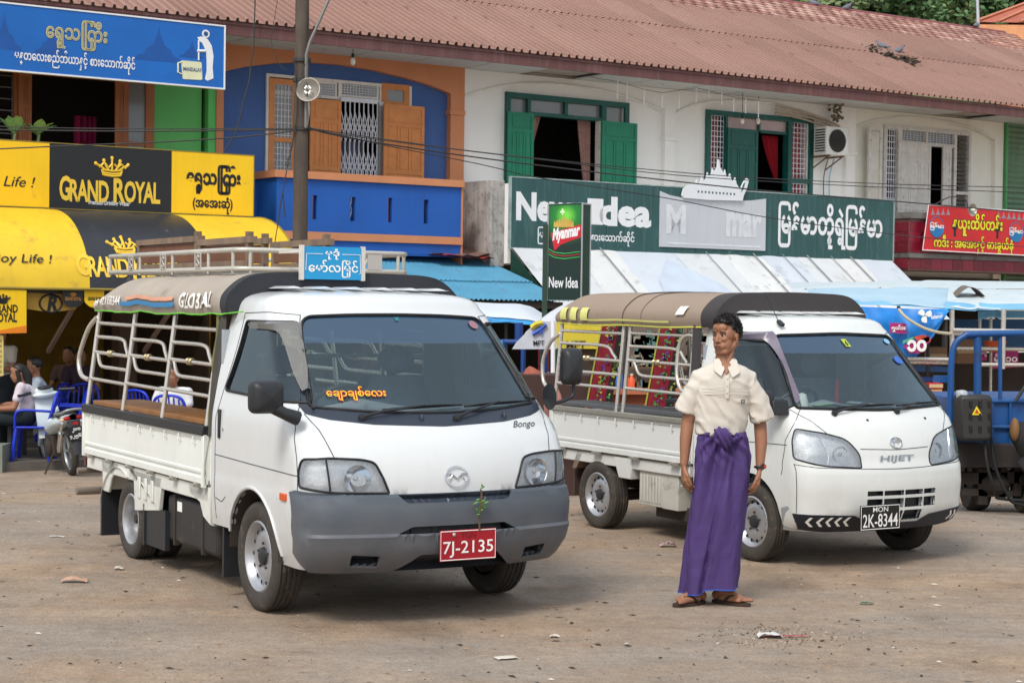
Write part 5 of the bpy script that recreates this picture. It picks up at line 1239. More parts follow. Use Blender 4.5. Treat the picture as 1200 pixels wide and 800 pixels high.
 q.build('panel_gap',m_seam,t,smooth=60)['kind']='stuff'
 for g_ in cfg['rubbers']:
  q=MB(); gasket(c,q,g_[0],g_[1],.002); q.build('rubber_seal',m_rub,t,smooth=60)
 return t,c
prof1=[(.30,.90,.775,.12,.2),(.34,.95,.79,.12,.2),(.42,1.0,.812,.12,.19),(.495,1.022,.822,.12,.19),(.51,1.008,.822,.12,.19),(.62,1.012,.828,.12,.19),(.695,.99,.828,.12,.19),(.71,.965,.825,.12,.19),(.80,.96,.826,.115,.19),(.90,.935,.826,.11,.19),(1.0,.88,.825,.11,.19),(1.08,.80,.82,.11,.19),(1.16,.70,.806,.11,.19),(1.28,.585,.785,.10,.19),(1.40,.475,.76,.10,.19),(1.53,.355,.732,.095,.19),(1.655,.24,.702,.09,.2),(1.70,.19,.69,.09,.21)]
roof1=[(0,1.70),(.012,1.725),(.035,1.748),(.07,1.765),(.13,1.78),(.25,1.795),(.4,1.803)]
c1_=Cab(prof1,roof1,-.545,.66,.27,1.25)
Fy,Sx=c1_.Fy,c1_.Sx
ws1=rpoly([Fy(-.70,1.165),Fy(-.35,1.135),Fy(0,1.128),Fy(.35,1.135),Fy(.70,1.165),Fy(.57,1.645),Fy(.3,1.658),Fy(0,1.662),Fy(-.3,1.658),Fy(-.57,1.645)],[.04,.1,.1,.1,.04,.07,.1,.1,.1,.07])
band1=[Fy(-.74,1.50),Fy(0,1.512),Fy(.74,1.50),Fy(.70,1.69),Fy(-.70,1.69)]
def clip_band(ws,zc):
 up=[p for p in ws if p[1]>zc]; xs_l=min(p[0] for p in up); xs_r=max(p[0] for p in up); return up
cowl1=[Fy(-.745,1.175),Fy(-.73,1.13),Fy(-.62,1.10),Fy(-.4,1.075),Fy(0,1.06),Fy(.4,1.075),Fy(.62,1.10),Fy(.73,1.13),Fy(.745,1.175),Fy(.70,1.20),Fy(-.70,1.20)]
def both(f): return [('',-1),('_',1)]
regs1=[]; mats1={}; rub1=[]; seams1=[]
def reg(L,D,nm,poly,off,sk,mat,part): L.append((nm,poly,off,sk)); D[nm]=(mat,part)
wsu=[p for p in ws1]
def split(P,zc):
 lo,hi=[],[]
 n=len(P)
 for i in range(n):
  a,b=P[i],P[(i+1)%n]
  (hi if a[1]>zc else lo).append(a)
  if (a[1]>zc)!=(b[1]>zc):
   t=(zc-a[1])/(b[1]-a[1]); m_=(lerp(a[0],b[0],t),zc); hi.append(m_); lo.append(m_)
 return lo,hi
ws_lo,ws_hi=split(ws1,1.505)
reg(regs1,mats1,'ws_lo',ws_lo,-.004,None,m_ws,'windscreen'); reg(regs1,mats1,'ws_hi',ws_hi,-.004,None,m_wsb,'windscreen_shade_band')
reg(regs1,mats1,'cowl',cowl1,.002,-.01,m_cowl,'cowl_panel')
rub1.append((ws1,.009))
for sg in (-1,1):
 k=str(sg)
 win=rpoly([Sx(-.40,1.21,sg),Sx(.60,1.185,sg),Sx(.50,1.32,sg),Sx(.25,1.615,sg),Sx(-.29,1.615,sg)],[.05,.03,.03,.05,.06])
 reg(regs1,mats1,'win'+k,win,-.006,None,m_sg,'side_window'); rub1.append((win,.008))
 fyn=lambda y,z: Fy(sg*y,z)
 hl=rpoly([fyn(.325,.722),fyn(.40,.842),fyn(.47,.893),fyn(.66,.908),fyn(.815,.900),fyn(.824,.84),fyn(.8255,.755),fyn(.62,.728)],[.02,.05,.04,.03,.03,.03,.03,.03])
 hl=rpoly([fyn(.385,.722),fyn(.42,.81),fyn(.455,.884),fyn(.52,.900),fyn(.68,.908),Sx(.735,.90,sg),Sx(.72,.83,sg),Sx(.725,.755,sg),fyn(.66,.728)],[.012,.04,.025,.03,.03,.03,.03,.03,.03])
 reg(regs1,mats1,'hl'+k,hl,-.035,0,m_refl,'headlight'); rub1.append((hl,.007))
 arch=[Sx(.09+.365*cos(a),.315+.365*sin(a),sg) for a in [R(4+8.2*j) for j in range(20)]]
 reg(regs1,mats1,'arch'+k,[Sx(.455,.25,sg)]+arch+[Sx(-.26,.42,sg),Sx(-.56,.42,sg),Sx(-.56,.25,sg)],-.02,None,None,'')
 fog=rpoly([fyn(.44,.335),fyn(.585,.345),fyn(.59,.41),fyn(.44,.40)],.012)
 reg(regs1,mats1,'fog'+k,fog,-.05,0.004,m_blkp,'fog_recess')
 seams1 += [[Sx(.715,.71,sg),Sx(.70,.9,sg),Sx(.655,1.0,sg),Sx(.60,1.10,sg),Sx(.54,1.18,sg),Sx(.28,1.655,sg)],[Sx(-.47,.46,sg),Sx(-.485,.6,sg),Sx(-.485,1.05,sg),Sx(-.43,1.2,sg),Sx(-.345,1.66,sg)],[Sx(-.345,1.66,sg),Sx(.0,1.668,sg),Sx(.28,1.655,sg)],[Sx(-.485,.832,sg),Sx(.1,.82,sg),Sx(.71,.81,sg)],[Sx(-.47,.58,sg),Sx(-.37,.565,sg),Sx(-.31,.6,sg)],[fyn(.735,1.13),fyn(.70,1.05),fyn(.66,.908)],[Sx(.665,.36,sg),Sx(.655,.5,sg),Sx(.645,.70,sg)]]
seams1.append([Sx(.67,.515,-1),Fy(-.62,.505),Fy(-.30,.500)]); seams1.append([Fy(.30,.500),Fy(.62,.505),Sx(.67,.515,1)])
slot=rpoly([Fy(-.35,.706),Fy(.35,.706),Fy(.30,.668),Fy(-.30,.668)],.015)
reg(regs1,mats1,'slot',slot,-.02,.004,m_cowl,'upper_slot')
slot2=rpoly([Fy(-.36,.502),Fy(-.28,.548),Fy(.28,.548),Fy(.36,.502)],.015); reg(regs1,mats1,'slot2',slot2,-.06,.004,m_blkp,'air_intake')
low=rpoly([Fy(-.36,.30),Fy(-.26,.365),Fy(-.22,.40),Fy(.24,.40),Fy(.28,.365),Fy(.38,.30)],.02); reg(regs1,mats1,'low',low,-.045,.004,m_blkp,'plate_recess')
bpoly=[Sx(.735,.28,-1),Sx(.655,.40,-1),Sx(.64,.72,-1),Sx(.70,.735,-1),Fy(-.62,.722),Fy(-.34,.710),Fy(0,.709),Fy(.34,.710),Fy(.62,.722),Sx(.70,.735,1),Sx(.64,.72,1),Sx(.655,.40,1),Sx(.735,.28,1)]
reg(regs1,mats1,'bumper',bpoly,.012,-.02,m_bump,'bumper')
cfg1=dict(cab=c1_,zmin=.305,regs=regs1,mats=mats1,paint=m_paint,seams=seams1,rubbers=rub1,rw=(1.18,1.56),zfl=.5,dash=(1.10,.64),seatx=-.38,seats=(-.38,.38),seatz=.78)
A_=(-.7721,10.4139,.5257); B_=(2.2472,12.5626,.5294)
T1,cab1=truck('pickup_truck','white passenger pickup with grey bumper, roof rack and brown canopy, nearest the camera',A_,cfg1)
def mirror_y(f): f(-1); f(1)
def lamp_detail(t,cab,hl_pts,div,sg,oy,oz,br=.075,dp=.0):
 """lens, inner bowl and divider for one headlight"""
 q=MB(); P=densify(hl_pts,.03); cen=(sum(p[0] for p in P)/len(P),sum(p[1] for p in P)/len(P)); N_=len(P)
 rings=5
 for j in range(rings):
  for p in P:
   u=(lerp(cen[0],p[0],(j+1)/rings),lerp(cen[1],p[1],(j+1)/rings)); q.v.append(cab.P(*u)+cab.N(*u)*.003)
 q.v.append(cab.P(*cen)+cab.N(*cen)*.003); ce=len(q.v)-1
 for i in range(N_): q.f.append((i,(i+1)%N_,ce)); q.m.append(0)
 for j in range(rings-1):
  for i in range(N_): q.f.append((j*N_+i,(j+1)*N_+i,(j+1)*N_+(i+1)%N_,j*N_+(i+1)%N_)); q.m.append(0)
 q.build('headlight_lens',m_lens,t,smooth=60)
 U_=cab.Fy(sg*oy,oz); o=cab.P(*U_); n_=cab.N(*U_); n_=V((1,n_.y*.25,0)).normalized(); ex=V((0,0,1)).cross(n_); ez=V((0,0,1)); q=MB()
 q.grid(20,7,lambda u,v: o-n_*(.006+dp+.04*(1-v**2))+(ex*cos(u*2*pi)+ez*sin(u*2*pi))*br*max(v,.05),cu=True); q.ball(o-n_*.035,.014); q.build('lamp_bowl',m_chr,t,smooth=60)
for sg in (-1,1):
 hl=[r for r in regs1 if r[0]=='hl'+str(sg)][0][1]; lamp_detail(T1,cab1,hl,.62,sg,.55,.80)
 q=MB(); seam(cab1,q,[Fy(sg*.69,.73),Fy(sg*.705,.905)],.006,.002); q.build('lamp_divider',m_blkp,T1)
for sg in (-1,1):
 wheel(T1,.10,sg*.715,.305,.175,sg); wheel(T1,-2.17,sg*.72,.262,.145,sg,dual=True); wheel(T1,-2.17,sg*.55,.262,.145,sg,dual=True)
def liner(par,x,r,y0,y1,z,a0=0,a1=180,mat=m_under):
 q=MB(); q.grid(16,2,lambda u,v: V((x+r*cos(R(lerp(a0,a1,u))),lerp(y0,y1,v),z+r*sin(R(lerp(a0,a1,u)))))); q.build('wheel_well',mat,par,smooth=60,fix=False)
for sg in (-1,1): liner(T1,.09,.366,sg*.815,sg*.5,.315)
q=MB(); q.box(-.5,-.62,.36,.8,.62,.46); q.box(-3.1,-.42,.33,-.4,-.34,.47); q.box(-3.1,.34,.33,-.4,.42,.47)
for x in (-.9,-1.6,-2.17,-2.8): q.box(x,-.34,.36,x+.06,.34,.44)
q.build('chassis',m_under,T1)
q=MB(); q.tube([(-2.17,-.7,.25),(-2.17,.7,.25)],.05,10); q.ball((-2.17,0,.26),(.14,.12,.12)); q.tube([(.1,-.7,.27),(.1,.7,.27)],.035,8); q.build('axle',m_under,T1,smooth=50)
def bed(t,x0,x1,W,zf,gz0,gz1,paint,rail,rz0,rz1,hooks,ridge):
 q=MB(); q.box(x0,-W+.02,zf-.04,x1,W-.02,zf); q.build('bed_floor',M('worn_bed_floor',rgb(120,116,108),.7),t)
 for sg in (-1,1):
  q=MB(); y=sg*W
  sec=[(0,gz0),(0,gz0+.035),(-.012,gz0+.045),(-.012,ridge-.012),(0,ridge),(0,ridge+.014),(-.007,ridge+.02),(-.007,gz1-.03),(0,gz1-.02),(0,gz1),(-.035,gz1),(-.035,gz0)]
  q.prism([(d,z) for d,z in sec],lambda a,b,d: V((d,sg*(W+a),b)),x0,x1,0); q.build('side_gate',paint,t,smooth=25)
  q=MB(); q.box(x0+.015,y-.02 if sg<0 else y-.035,rz0,x1-.0,y+.035 if sg<0 else y+.02,rz1); q.build('gate_rail',rail,t,bevel=.006)
  for k in range(hooks):
   x=lerp(x0+.22,x1-.18,k/(hooks-1)); q=MB(); yy=sg*(W-.001)
   q.tube([(x,yy,gz1-.012),(x,yy+sg*.014,gz1-.018),(x,yy+sg*.014,gz1-.05),(x,yy,gz1-.056)],.0055,6); q.build('rope_hook',paint,t)
  for xx in (x0+.02,x1-.02):
   q=MB(); q.box(xx-.02,y-.012,gz0-.02,xx+.02,y+.012,gz1+.01); q.build('gate_post',paint,t,bevel=.004)
 q=MB(); q.box(x0-.03,-W,gz0,x0,W,gz1); q.build('tailgate',paint,t,bevel=.006)
 q=MB(); q.box(x1,-W+.03,gz0,x1+.03,W-.03,gz1+.05); q.build('headboard',paint,t,bevel=.006)
bed(T1,-3.12,-.66,.822,.66,.635,.925,m_bedw,m_blkp,.926,.985,9,.70)
for sg in (-1,1):
 q=MB(); q.box(-3.1,sg*.80,.53,-.66,sg*.76,.622); q.build('sill_beam',m_bedw,T1,bevel=.006)
 for k in range(6):
  x=lerp(-2.95,-.78,k/5); q=MB(); q.bar((x-.035,sg*.825,.625),(x+.035,sg*.825,.625),.03,.025); q.ball((x,sg*.838,.627),.013,6,4); q.build('gate_hinge',M('hinge_grey',rgb(150,146,136),.6,.3),T1)
 q=MB(); q.box(-3.0,sg*.79,.93+.055,-.72,sg*.43,.93+.085); q.build('bench_plank',m_benchw,T1,bevel=.004)
 q=MB()
 q.grid(12,2,lambda u,v: V((-2.36+.40*cos(R(lerp(172,60,u))),sg*lerp(.815,.42,v),.235+.36*sin(R(lerp(172,60,u)))))); q.build('mudguard',m_bedw,T1,smooth=60,fix=False)
 q=MB(); q.prism([(-2.16,.60),(-2.10,.60),(-2.055,.52),(-2.03,.335),(-1.55,.385),(-1.50,.60)],lambda a,b,d: V((a,sg*d,b)),.80,.77);
 for k in range(3): q.box(-1.95+k*.13,sg*.80,.43,-1.90+k*.13,sg*.812,.57)
 q.build('guard_panel',m_bedw,T1,bevel=.008)
 q=MB(); q.prism([(-2.60,.40),(-2.54,.5),(-2.44,.58),(-2.36,.6),(-2.40,.62),(-2.76,.62),(-2.72,.40)],lambda a,b,d: V((a,sg*d,b)),.80,.78); q.build('guard_panel',m_bedw,T1,bevel=.006)
 q=MB(); q.box(-2.74,sg*.81,.09,-2.71,sg*.46,.41); q.build('mud_flap',m_blkp,T1)
 q=MB(); q.box(-1.86,sg*.80,.13,-1.83,sg*.44,.40); q.box(-1.83,sg*.79,.14,-1.45,sg*.76,.39); q.build('mud_flap',m_blkp,T1)
 q=MB(); q.box(-.42,sg*.80,.12,-.395,sg*.56,.42); q.build('mud_flap',m_blkp,T1)
 q=MB(); q.box(-.62,sg*.80,.40,-.56,sg*.74,.60); q.prism([(-.62,.40),(-.56,.40),(-.56,.62),(-1.0,.62),(-.97,.56),(-.80,.52),(-.74,.44)],lambda a,b,d: V((a,sg*d,b)),.80,.785); q.build('cab_bracket',m_bedw,T1)
q=MB(); q.box(-1.50,-.76,.20,-.60,-.40,.50); q.build('fuel_tank',M('black_tank',rgb(44,42,42),.6,var=.2,dirt=rgb(84,74,64),dz=.2),T1,bevel=.03)
for x in (-1.36,-.86):
 q=MB(); q.box(x,-.768,.19,x+.025,-.39,.51); q.build('tank_strap',m_under,T1)
q=MB(); q.box(-1.30,-.764,.41,-1.22,-.761,.47); q.build('tank_label',m_wht,T1)
q=MB(); q.tube([(-3.22,-.84,.35),(-3.22,.84,.35)],.028,10); q.tube([(-3.08,-.5,.35),(-3.22,-.5,.35)],.02,6); q.tube([(-3.08,.5,.35),(-3.22,.5,.35)],.02,6); q.tube([(-3.2,-.84,.50),(-3.2,.84,.50)],.022,10)
for y in (-.5,.5): q.bar((-3.2,y,.34),(-3.2,y,.62),.03,.03)
q.build('rear_step',M('dull_step_metal',rgb(140,128,116),.5,.4),T1,smooth=50)
q=MB(); q.box(-3.17,-.80,.54,-3.13,-.68,.61); q.build('tail_lamp',M('dark_red_lens',rgb(90,14,16),.2),T1)
px_=(-3.10,-2.30,-1.50,-.70); zz1=(1.56,1.462,1.355,1.255,1.165)
for sg in (-1,1):
 for x in px_: tube_part('post',[(x,sg*.80,.96),(x,sg*.712,1.66)],.0165,T1,sm=False)
 for a,b in zip(px_,px_[1:]): cage_panel(T1,None,a,b,zz1,y=sg*.80,yt=sg*.712)
 tube_part('grab_rail',[(-3.10,sg*.735,1.60),(-3.22,sg*.76,1.52),(-3.31,sg*.79,1.36),(-3.32,sg*.80,1.26),(-3.25,sg*.80,1.18),(-3.10,sg*.79,1.155)],.0165,T1)
for y in (-.35,.35): tube_part('post',[(-.68,y,.93),(-.68,y,1.75)],.014,T1,sm=False)
for z in (1.2,1.4): tube_part('bar',[(-.68,-.75,z),(-.68,.75,z)],.012,T1,sm=False)
m_can1=M('dusty_brown_canvas',rgb(168,158,146),.9,var=.10,vs=2.5,bump=.35,bs=90,dirt=rgb(134,122,110),dz=.1,streak=.1)
m_canb=M('black_canvas',rgb(46,48,54),.85,var=.12,vs=3,bump=.3,bs=90)
_,cf1=canopy(T1,-3.10,-.56,.76,1.65,1.905,m_can1,rear=.62,wave=.010,kr=.42)
canopy(T1,-.565,-.46,.762,1.65,1.91,m_canb,rear=0,wave=.006,name='canopy_front')
def cap(par,x,w,zb,zt,mat,nm='canopy_end'):
 H_=zt-zb; sec=[(-w,zb),(-w-.015,zb+.18*H_),(-w-.005,zb+.42*H_),(-w+.05,zb+.66*H_),(-w+.13,zb+.86*H_),(-w+.24,zb+.95*H_),(-w+.45,zb+.985*H_),(0,zt)]
 S3=hull([(x,a,b) for a,b in sec+[(-a,b) for a,b in sec[-2::-1]]],3); q=MB(); q.v=[V(p) for p in S3]; q.f=[tuple(range(len(S3)))]; q.m=[0]; q.build(nm,mat,par,fix=False)
cap(T1,-.46,.762,1.65,1.91,m_canb)
for sg in (-1,1):
 q=MB(); q.tube([cf1(k/30,0 if sg<0 else 1)+V((0,0,-.004)) for k in range(31)],.005,5); q.build('green_piping',M('green_piping',rgb(110,200,60),.7),T1,smooth=50)
q=MB(); q.tube([(-.52,-.775,1.652),(-.30,-.73,1.668)],.004,5); q.build('green_piping',M('green_piping',rgb(110,200,60),.7),T1)
for sg in (-1,1):
 q=MB(); q.grid(8,12,lambda u,v: V((lerp(-.66,-.525,u),sg*(lerp(.805,.742,v)+.01*sin(u*9+v*4)),lerp(.93,1.68,v)))); q.build('side_curtain',m_canb if sg>0 else M('grey_curtain_canvas',rgb(70,68,64),.9,var=.3,vs=3),T1,smooth=60)
q=MB(); q.grid(3,14,lambda u,v: V((lerp(-.70,-.655,u),-lerp(.825,.74,v)-.006*sin(v*20),lerp(.68,1.66,v)))); q.build('green_webbing',M('olive_webbing',rgb(112,112,70),.9,var=.3,vs=9),T1,smooth=60)
def cside(x0,x1,b0,b1,cf,X0,X1,off=.006,segs=24):
 """patch lying on the canopy side"""
 q=MB(); q.grid(segs,4,lambda u,v: cf((lerp(x0,x1,u)-X0)/(X1-X0),lerp(b0,b1,v))+V((0,-off,off*.3))); return q
def canvas_map(cf,X0,X1,vv0,vv1,off=.016):
 def f(a,b,d=0.):
  ns=42; v=lerp(vv0,vv1,b); k=v*ns; i=int(k); fr=k-i
  u=(a-X0)/(X1-X0)
  p=cf(u,i/ns).lerp(cf(u,min(1,(i+1)/ns)),fr); return p+V((0,-off-d,off*.3))
 return f
cm=canvas_map(cf1,-3.10,-.56,.0,.23)
q=MB(); text(q,'09 421158344',cm,-3.03,-2.42,.28,.60,.02); text(q,'GLOBAL',cm,-1.24,-.70,.22,.68,.03); q.build('lettering',m_wht,T1,fix=False)
q=MB(); q.grid(30,3,lambda u,v: cm(lerp(-2.42,-1.34,u),lerp(.24,.40,v))); q.build('blue_stripe',M('faded_blue_stripe',rgb(60,130,180),.8),T1,smooth=60,fix=False)
q=MB(); q.grid(30,3,lambda u,v: cm(lerp(-2.30,-1.36,u),lerp(.46,.58,v))); q.build('pink_stripe',M('faded_salmon_stripe',rgb(206,150,126),.8),T1,smooth=60,fix=False)
m_rack=M('cream_rack_tube',rgb(196,192,182),.4,.35,.1,dirt=rgb(130,110,90),dz=.15)
rz0,rz1=1.925,2.04; rk=[(-3.30,.58),(-.78,.58)]
for z,nm in ((rz0,'lower'),(rz1,'upper')):
 q=MB(); q.tube([(-3.30,-.58,z),(-.84,-.58,z),(-.78,-.52,z),(-.78,.52,z),(-.84,.58,z),(-3.30,.58,z),(-3.34,.5,z),(-3.34,-.5,z)],.016,8,closed=True); q.build('rack_rail',m_rack,T1,smooth=50)
for sg in (-1,1):
 for x in (-3.30,-2.62,-1.95,-1.28,-.86): tube_part('rack_post',[(x,sg*.58,1.90),(x,sg*.58,rz1)],.012,T1,m_rack,sm=False)
for y in (-.5,-.17,.17,.5): tube_part('rack_post',[(-.78,y,1.90),(-.78,y,rz1)],.012,T1,m_rack,sm=False)
for k in range(9):
 x=lerp(-3.2,-.95,k/8); q=MB(); q.box(x-.03,-.57,1.912,x+.03,.57,1.922); q.build('rack_slat',m_rack,T1)
for x in (-2.78,-2.10,-1.43):
 q=MB(); frm_pts=[(x-.05,-.594,rz0+.01),(x+.05,-.594,rz0+.01),(x+.05,-.594,rz1-.01),(x-.05,-.594,rz1-.01)]; q.tube(frm_pts,.007,6,closed=True); zc=(rz0+rz1)/2
 q.tube(hull([(x+.025,-.597,zc+.02),(x+.005,-.597,zc+.035),(x-.02,-.597,zc+.02),(x,-.597,zc),(x+.02,-.597,zc-.02),(x-.005,-.597,zc-.035),(x-.025,-.597,zc-.02)],4),.006,5); q.build('scroll_plate',m_steel,T1,smooth=50)
q=MB(); q.tube([(-.78,.25,rz0+.0),(-.78,.30,rz1)],.008); q.box(-.775,.28,rz0+.01,-.765,.38,rz1-.01); q.build('scroll_plate',m_steel,T1)
def crate(x0,x1,y0,y1,z0,z1,lab,tilt=0.):
 p=V((x0,y0,z0)); w_=T1.matrix_world
 base=V((A_[0],A_[1],0))+Matrix.Rotation(T1.rotation_euler.z,3,'Z')@V(((x0+x1)/2,(y0+y1)/2,z0))
 o=thing('wooden_frame',lab,'wooden frame'); o.location=base; o.rotation_euler=(0,0,T1.rotation_euler.z+tilt); ORG[o.name]=V(((x0+x1)/2,(y0+y1)/2,z0)); mw=M('weathered_grey_wood',rgb(128,108,90),.85,var=.25,vs=5,streak=.5,dirt=rgb(84,66,52)); m3=M('brown_board',rgb(112,74,54),.8,var=.2,vs=4)
 for x in (x0,x1-.04):
  for y in (y0,y1-.04): q=MB(); q.box(x,y,z0,x+.04,y+.04,z1+(.03 if x>x0 else 0)); q.build('leg',mw,o)
 for y in (y0,y1-.04): q=MB(); q.box(x0-.02,y-.004,z1-.04,x1+.05,y+.045,z1); q.build('rail',mw,o); q=MB(); q.box(x0,y-.002,z0+.02,x1,y+.02,z0+.06); q.build('rail',mw,o)
 q=MB(); q.box(x0+.04,y0+.015,z0+.065,x1-.04,y0+.03,z1-.045); q.build('board',m3,o)
 q=MB(); q.box(x0+.04,y1-.03,z0+.065,x1-.04,y1-.015,z1-.045); q.build('board',m3,o)
crate(-3.18,-1.95,-.42,.1,1.923,2.16,'weathered wooden frame lying at the back of the roof rack')
crate(-1.86,-.98,-.44,.12,1.923,2.13,'weathered wooden frame lying at the front of the roof rack, nearer the cab')
T1w=Matrix.Translation(V((A_[0],A_[1],0)))@Matrix.Rotation(T1.rotation_euler.z,4,'Z')
q=MB(); q.box(-.445,-.315,1.865,-.43,.095,2.062); bd=q.build('destination_board',M('sky_blue_board',rgb(30,146,200),.5,var=.06,vs=4,dirt=rgb(190,210,220),dz=-.25),T1)
q=MB();
for y in (-.312,.09): q.box(-.45,y-.012,1.86,-.424,y+.012,2.068); q.bar((-.45,y,2.03),(-.79,y,2.03),.015)
q.build('board_batten',M('chipped_white_batten',rgb(206,200,192),.7,var=.2),bd)
bf=lambda a,b,d=0.: V((-.428+d,a*.95+.045,lerp(1.865,2.062,(b-1.885)/.22)))
q=MB(); text(q,'မုဒုံ',bf,-.215,-.12,2.02,2.09,.02); text(q,'ေမာ်လြမိုင်',bf,-.33,.01,1.90,2.015,.02)
q.build('lettering',m_wht,bd,fix=False)
q=MB(); q.tube([bf(-.235,2.055),bf(-.345,2.055),bf(-.35,1.945)],.002,4); q.tube([bf(-.10,2.055),bf(.025,2.055),bf(.03,1.93),bf(.02,1.925)],.002,4); q.build('painted_line',m_wht,bd)
f0=onface(cab1,0,.80,.006); q=MB()
q.tube([f0(.068*cos(a),.055*sin(a)) for a in [k/32*2*pi for k in range(32)]],.0042,6,closed=True)
q.tube([f0(a,b) for a,b in ((-.058,.014),(-.035,.016),(-.016,.004),(0,-.012),(.016,.004),(.035,.016),(.058,.014))],.0048,6); q.tube([f0(a,b) for a,b in ((-.05,-.02),(-.035,-.002),(-.025,.012))],.004,6); q.tube([f0(a,b) for a,b in ((.05,-.02),(.035,-.002),(.025,.012))],.004,6)
q.build('emblem',m_chr,T1,smooth=60)
f0=onface(cab1,.53,1.045,.003); q=MB(); text(q,'Bongo',f0,-.085,.095,-.018,.03,.004,.8,keep=True); q.build('lettering',M('grey_letter',rgb(86,92,100),.4,.4),T1,fix=False)
def plate(t,x,y,z,w_,h_,col,l1,l2,tilt=0.):
 pf=lambda a,b,d=0.: V((x+.006+d,y+a,z+b)); q=MB(); q.box(x-.004,y-w_/2,z-h_/2,x+.004,y+w_/2,z+h_/2); pl=q.build('number_plate',col,t,bevel=.003)
 q=MB(); q.tube([pf(a,b,-.001) for a,b in ((-w_/2+.006,-h_/2+.006),(w_/2-.006,-h_/2+.006),(w_/2-.006,h_/2-.006),(-w_/2+.006,h_/2-.006))],.0028,5,closed=True); q.build('plate_border',m_wht,pl)
 q=MB(); text(q,l2[0],pf,-w_*l2[1],w_*l2[1],-h_*.38,h_*.14,.006); q.build('lettering',m_wht,pl,fix=False)
 q=MB(); text(q,l1[0],pf,-w_*l1[1],w_*l1[1],h_*.22,h_*.42,.006); q.build('lettering',l1[2],pl,fix=False); return pl
pl=plate(T1,1.035,.035,.440,.345,.165,M('red_plate',rgb(160,12,32),.4,var=.06),('YGN',.13,M('dark_red_letter',rgb(110,10,24),.5)),('7J-2135',.44))
q=MB(); q.ball((1.046,-.055,.50),(.006,.01,.01)); q.build('plate_screw',m_steel,pl)
q=MB(); q.tube(hull([(1.045,.10,.515),(1.05,.095,.60),(1.045,.11,.70),(1.04,.105,.735)]),.005,5)
tw=q.build('stem',M('twig_brown',rgb(104,78,56),.8),None,org=(0,0,0)); bpy.data.objects.remove(tw)
sg_=thing('sprig','small green leafy sprig stuck behind the red number plate','plant'); sg_.location=T1w@V((1.05,.1,.51)); sg_.rotation_euler=(0,0,T1.rotation_euler.z); ORG[sg_.name]=V((1.05,.1,.51))
q.build('stem',M('twig_brown',rgb(104,78,56),.8),sg_,smooth=50)
rnd=random.Random(12)
for k in range(15):
 z=rnd.uniform(.60,.75); a=rnd.random()*2*pi; L=rnd.uniform(.03,.05); c0_=V((1.05,.1+rnd.uniform(-.01,.015),z)); d=V((cos(a)*.5+.25,sin(a),rnd.uniform(-.3,.7))).normalized(); e_=d.cross(V((0,0,1))).normalized()
 q=MB(); q.add([c0_,c0_+d*L*.5+e_*L*.32,c0_+d*L,c0_+d*L*.5-e_*L*.32,c0_+d*L*.5+V((0,0,.006))],[(0,1,4),(1,2,4),(2,3,4),(3,0,4)]); q.build('leaf',M('sprig_leaf',rgb(92,140,60),.5,var=.3,vs=30),sg_)
def wiper(t,cab,y0,y1,z0,z1,ya,yb,zb_a,zb_b):
 q=MB(); a=cab.P(*cab.Fy(y0,z0))+V((.012,0,.012)); m_=cab.P(*cab.Fy((ya+yb)/2,(zb_a+zb_b)/2))+V((.02,0,.02)); b=cab.P(*cab.Fy(ya+(yb-ya)*.5,lerp(zb_a,zb_b,.5)))
 q.tube([a,a.lerp(m_,.3)+V((.012,0,.01)),m_],[.011,.008,.006],6); q.lathe([(0,.0),(.02,.0),(.02,.02),(.0,.026)],12,'x',a-V((.012,0,.004)))
 n_=10; q.tube([cab.P(*cab.Fy(lerp(ya,yb,k/n_),lerp(zb_a,zb_b,k/n_)))+cab.N(*cab.Fy(lerp(ya,yb,k/n_),lerp(zb_a,zb_b,k/n_)))*.012 for k in range(n_+1)],.0065,5)
 q.tube([cab.P(*cab.Fy(lerp(ya,yb,k/n_),lerp(zb_a,zb_b,k/n_)))+cab.N(*cab.Fy(lerp(ya,yb,k/n_),lerp(zb_a,zb_b,k/n_)))*(.012+.012*sin(pi*k/n_)) for k in range(1,n_)],.004,5); q.build('wiper',m_blkp,t,smooth=50)
wiper(T1,cab1,-.455,0,1.105,0,-.32,.17,1.142,1.162); wiper(T1,cab1,.09,0,1.095,0,.18,.66,1.152,1.172)
for y in (-.12,.42):
 f0=onface(cab1,y,1.1,.0); q=MB(); q.ball(f0(0,0),(.02,.012,.03)); q.build('washer_nozzle',m_cowl,T1,smooth=60)
f0=onface(cab1,-.42,1.235,.004)
for bo,mt_,dd in ((.05,M('red_sticker',rgb(214,40,30),.5),0),(.008,M('yellow_sticker',rgb(250,190,40),.5),.002)):
 q=MB(); text(q,'ေချာချစ်ေလး',f0,-.17,.16,-.055,.045,bo,d=dd); q.build('lettering',mt_,T1,fix=False)
f0=onface(cab1,.50,1.605,.004); q=MB(); q.prism([(.032*cos(k/16*2*pi),.032*sin(k/16*2*pi)) for k in range(16)],f0,0,.001); q.build('round_sticker',M('pink_sticker',rgb(150,110,120),.5),T1)
f0=onface(cab1,-.02,1.635,.004); q=MB(); text(q,'x',f0,-.012,.012,-.01,.014,.02); q.build('small_mark',M('teal_sticker',rgb(30,150,140),.5),T1,fix=False)
q=MB(); c_=cab1.P(*Sx(.56,.68,-1)); q.box(c_.x-.045,c_.y-.012,.665,c_.x+.035,c_.y+.01,.705); q.build('side_marker',m_amber,T1,bevel=.005)
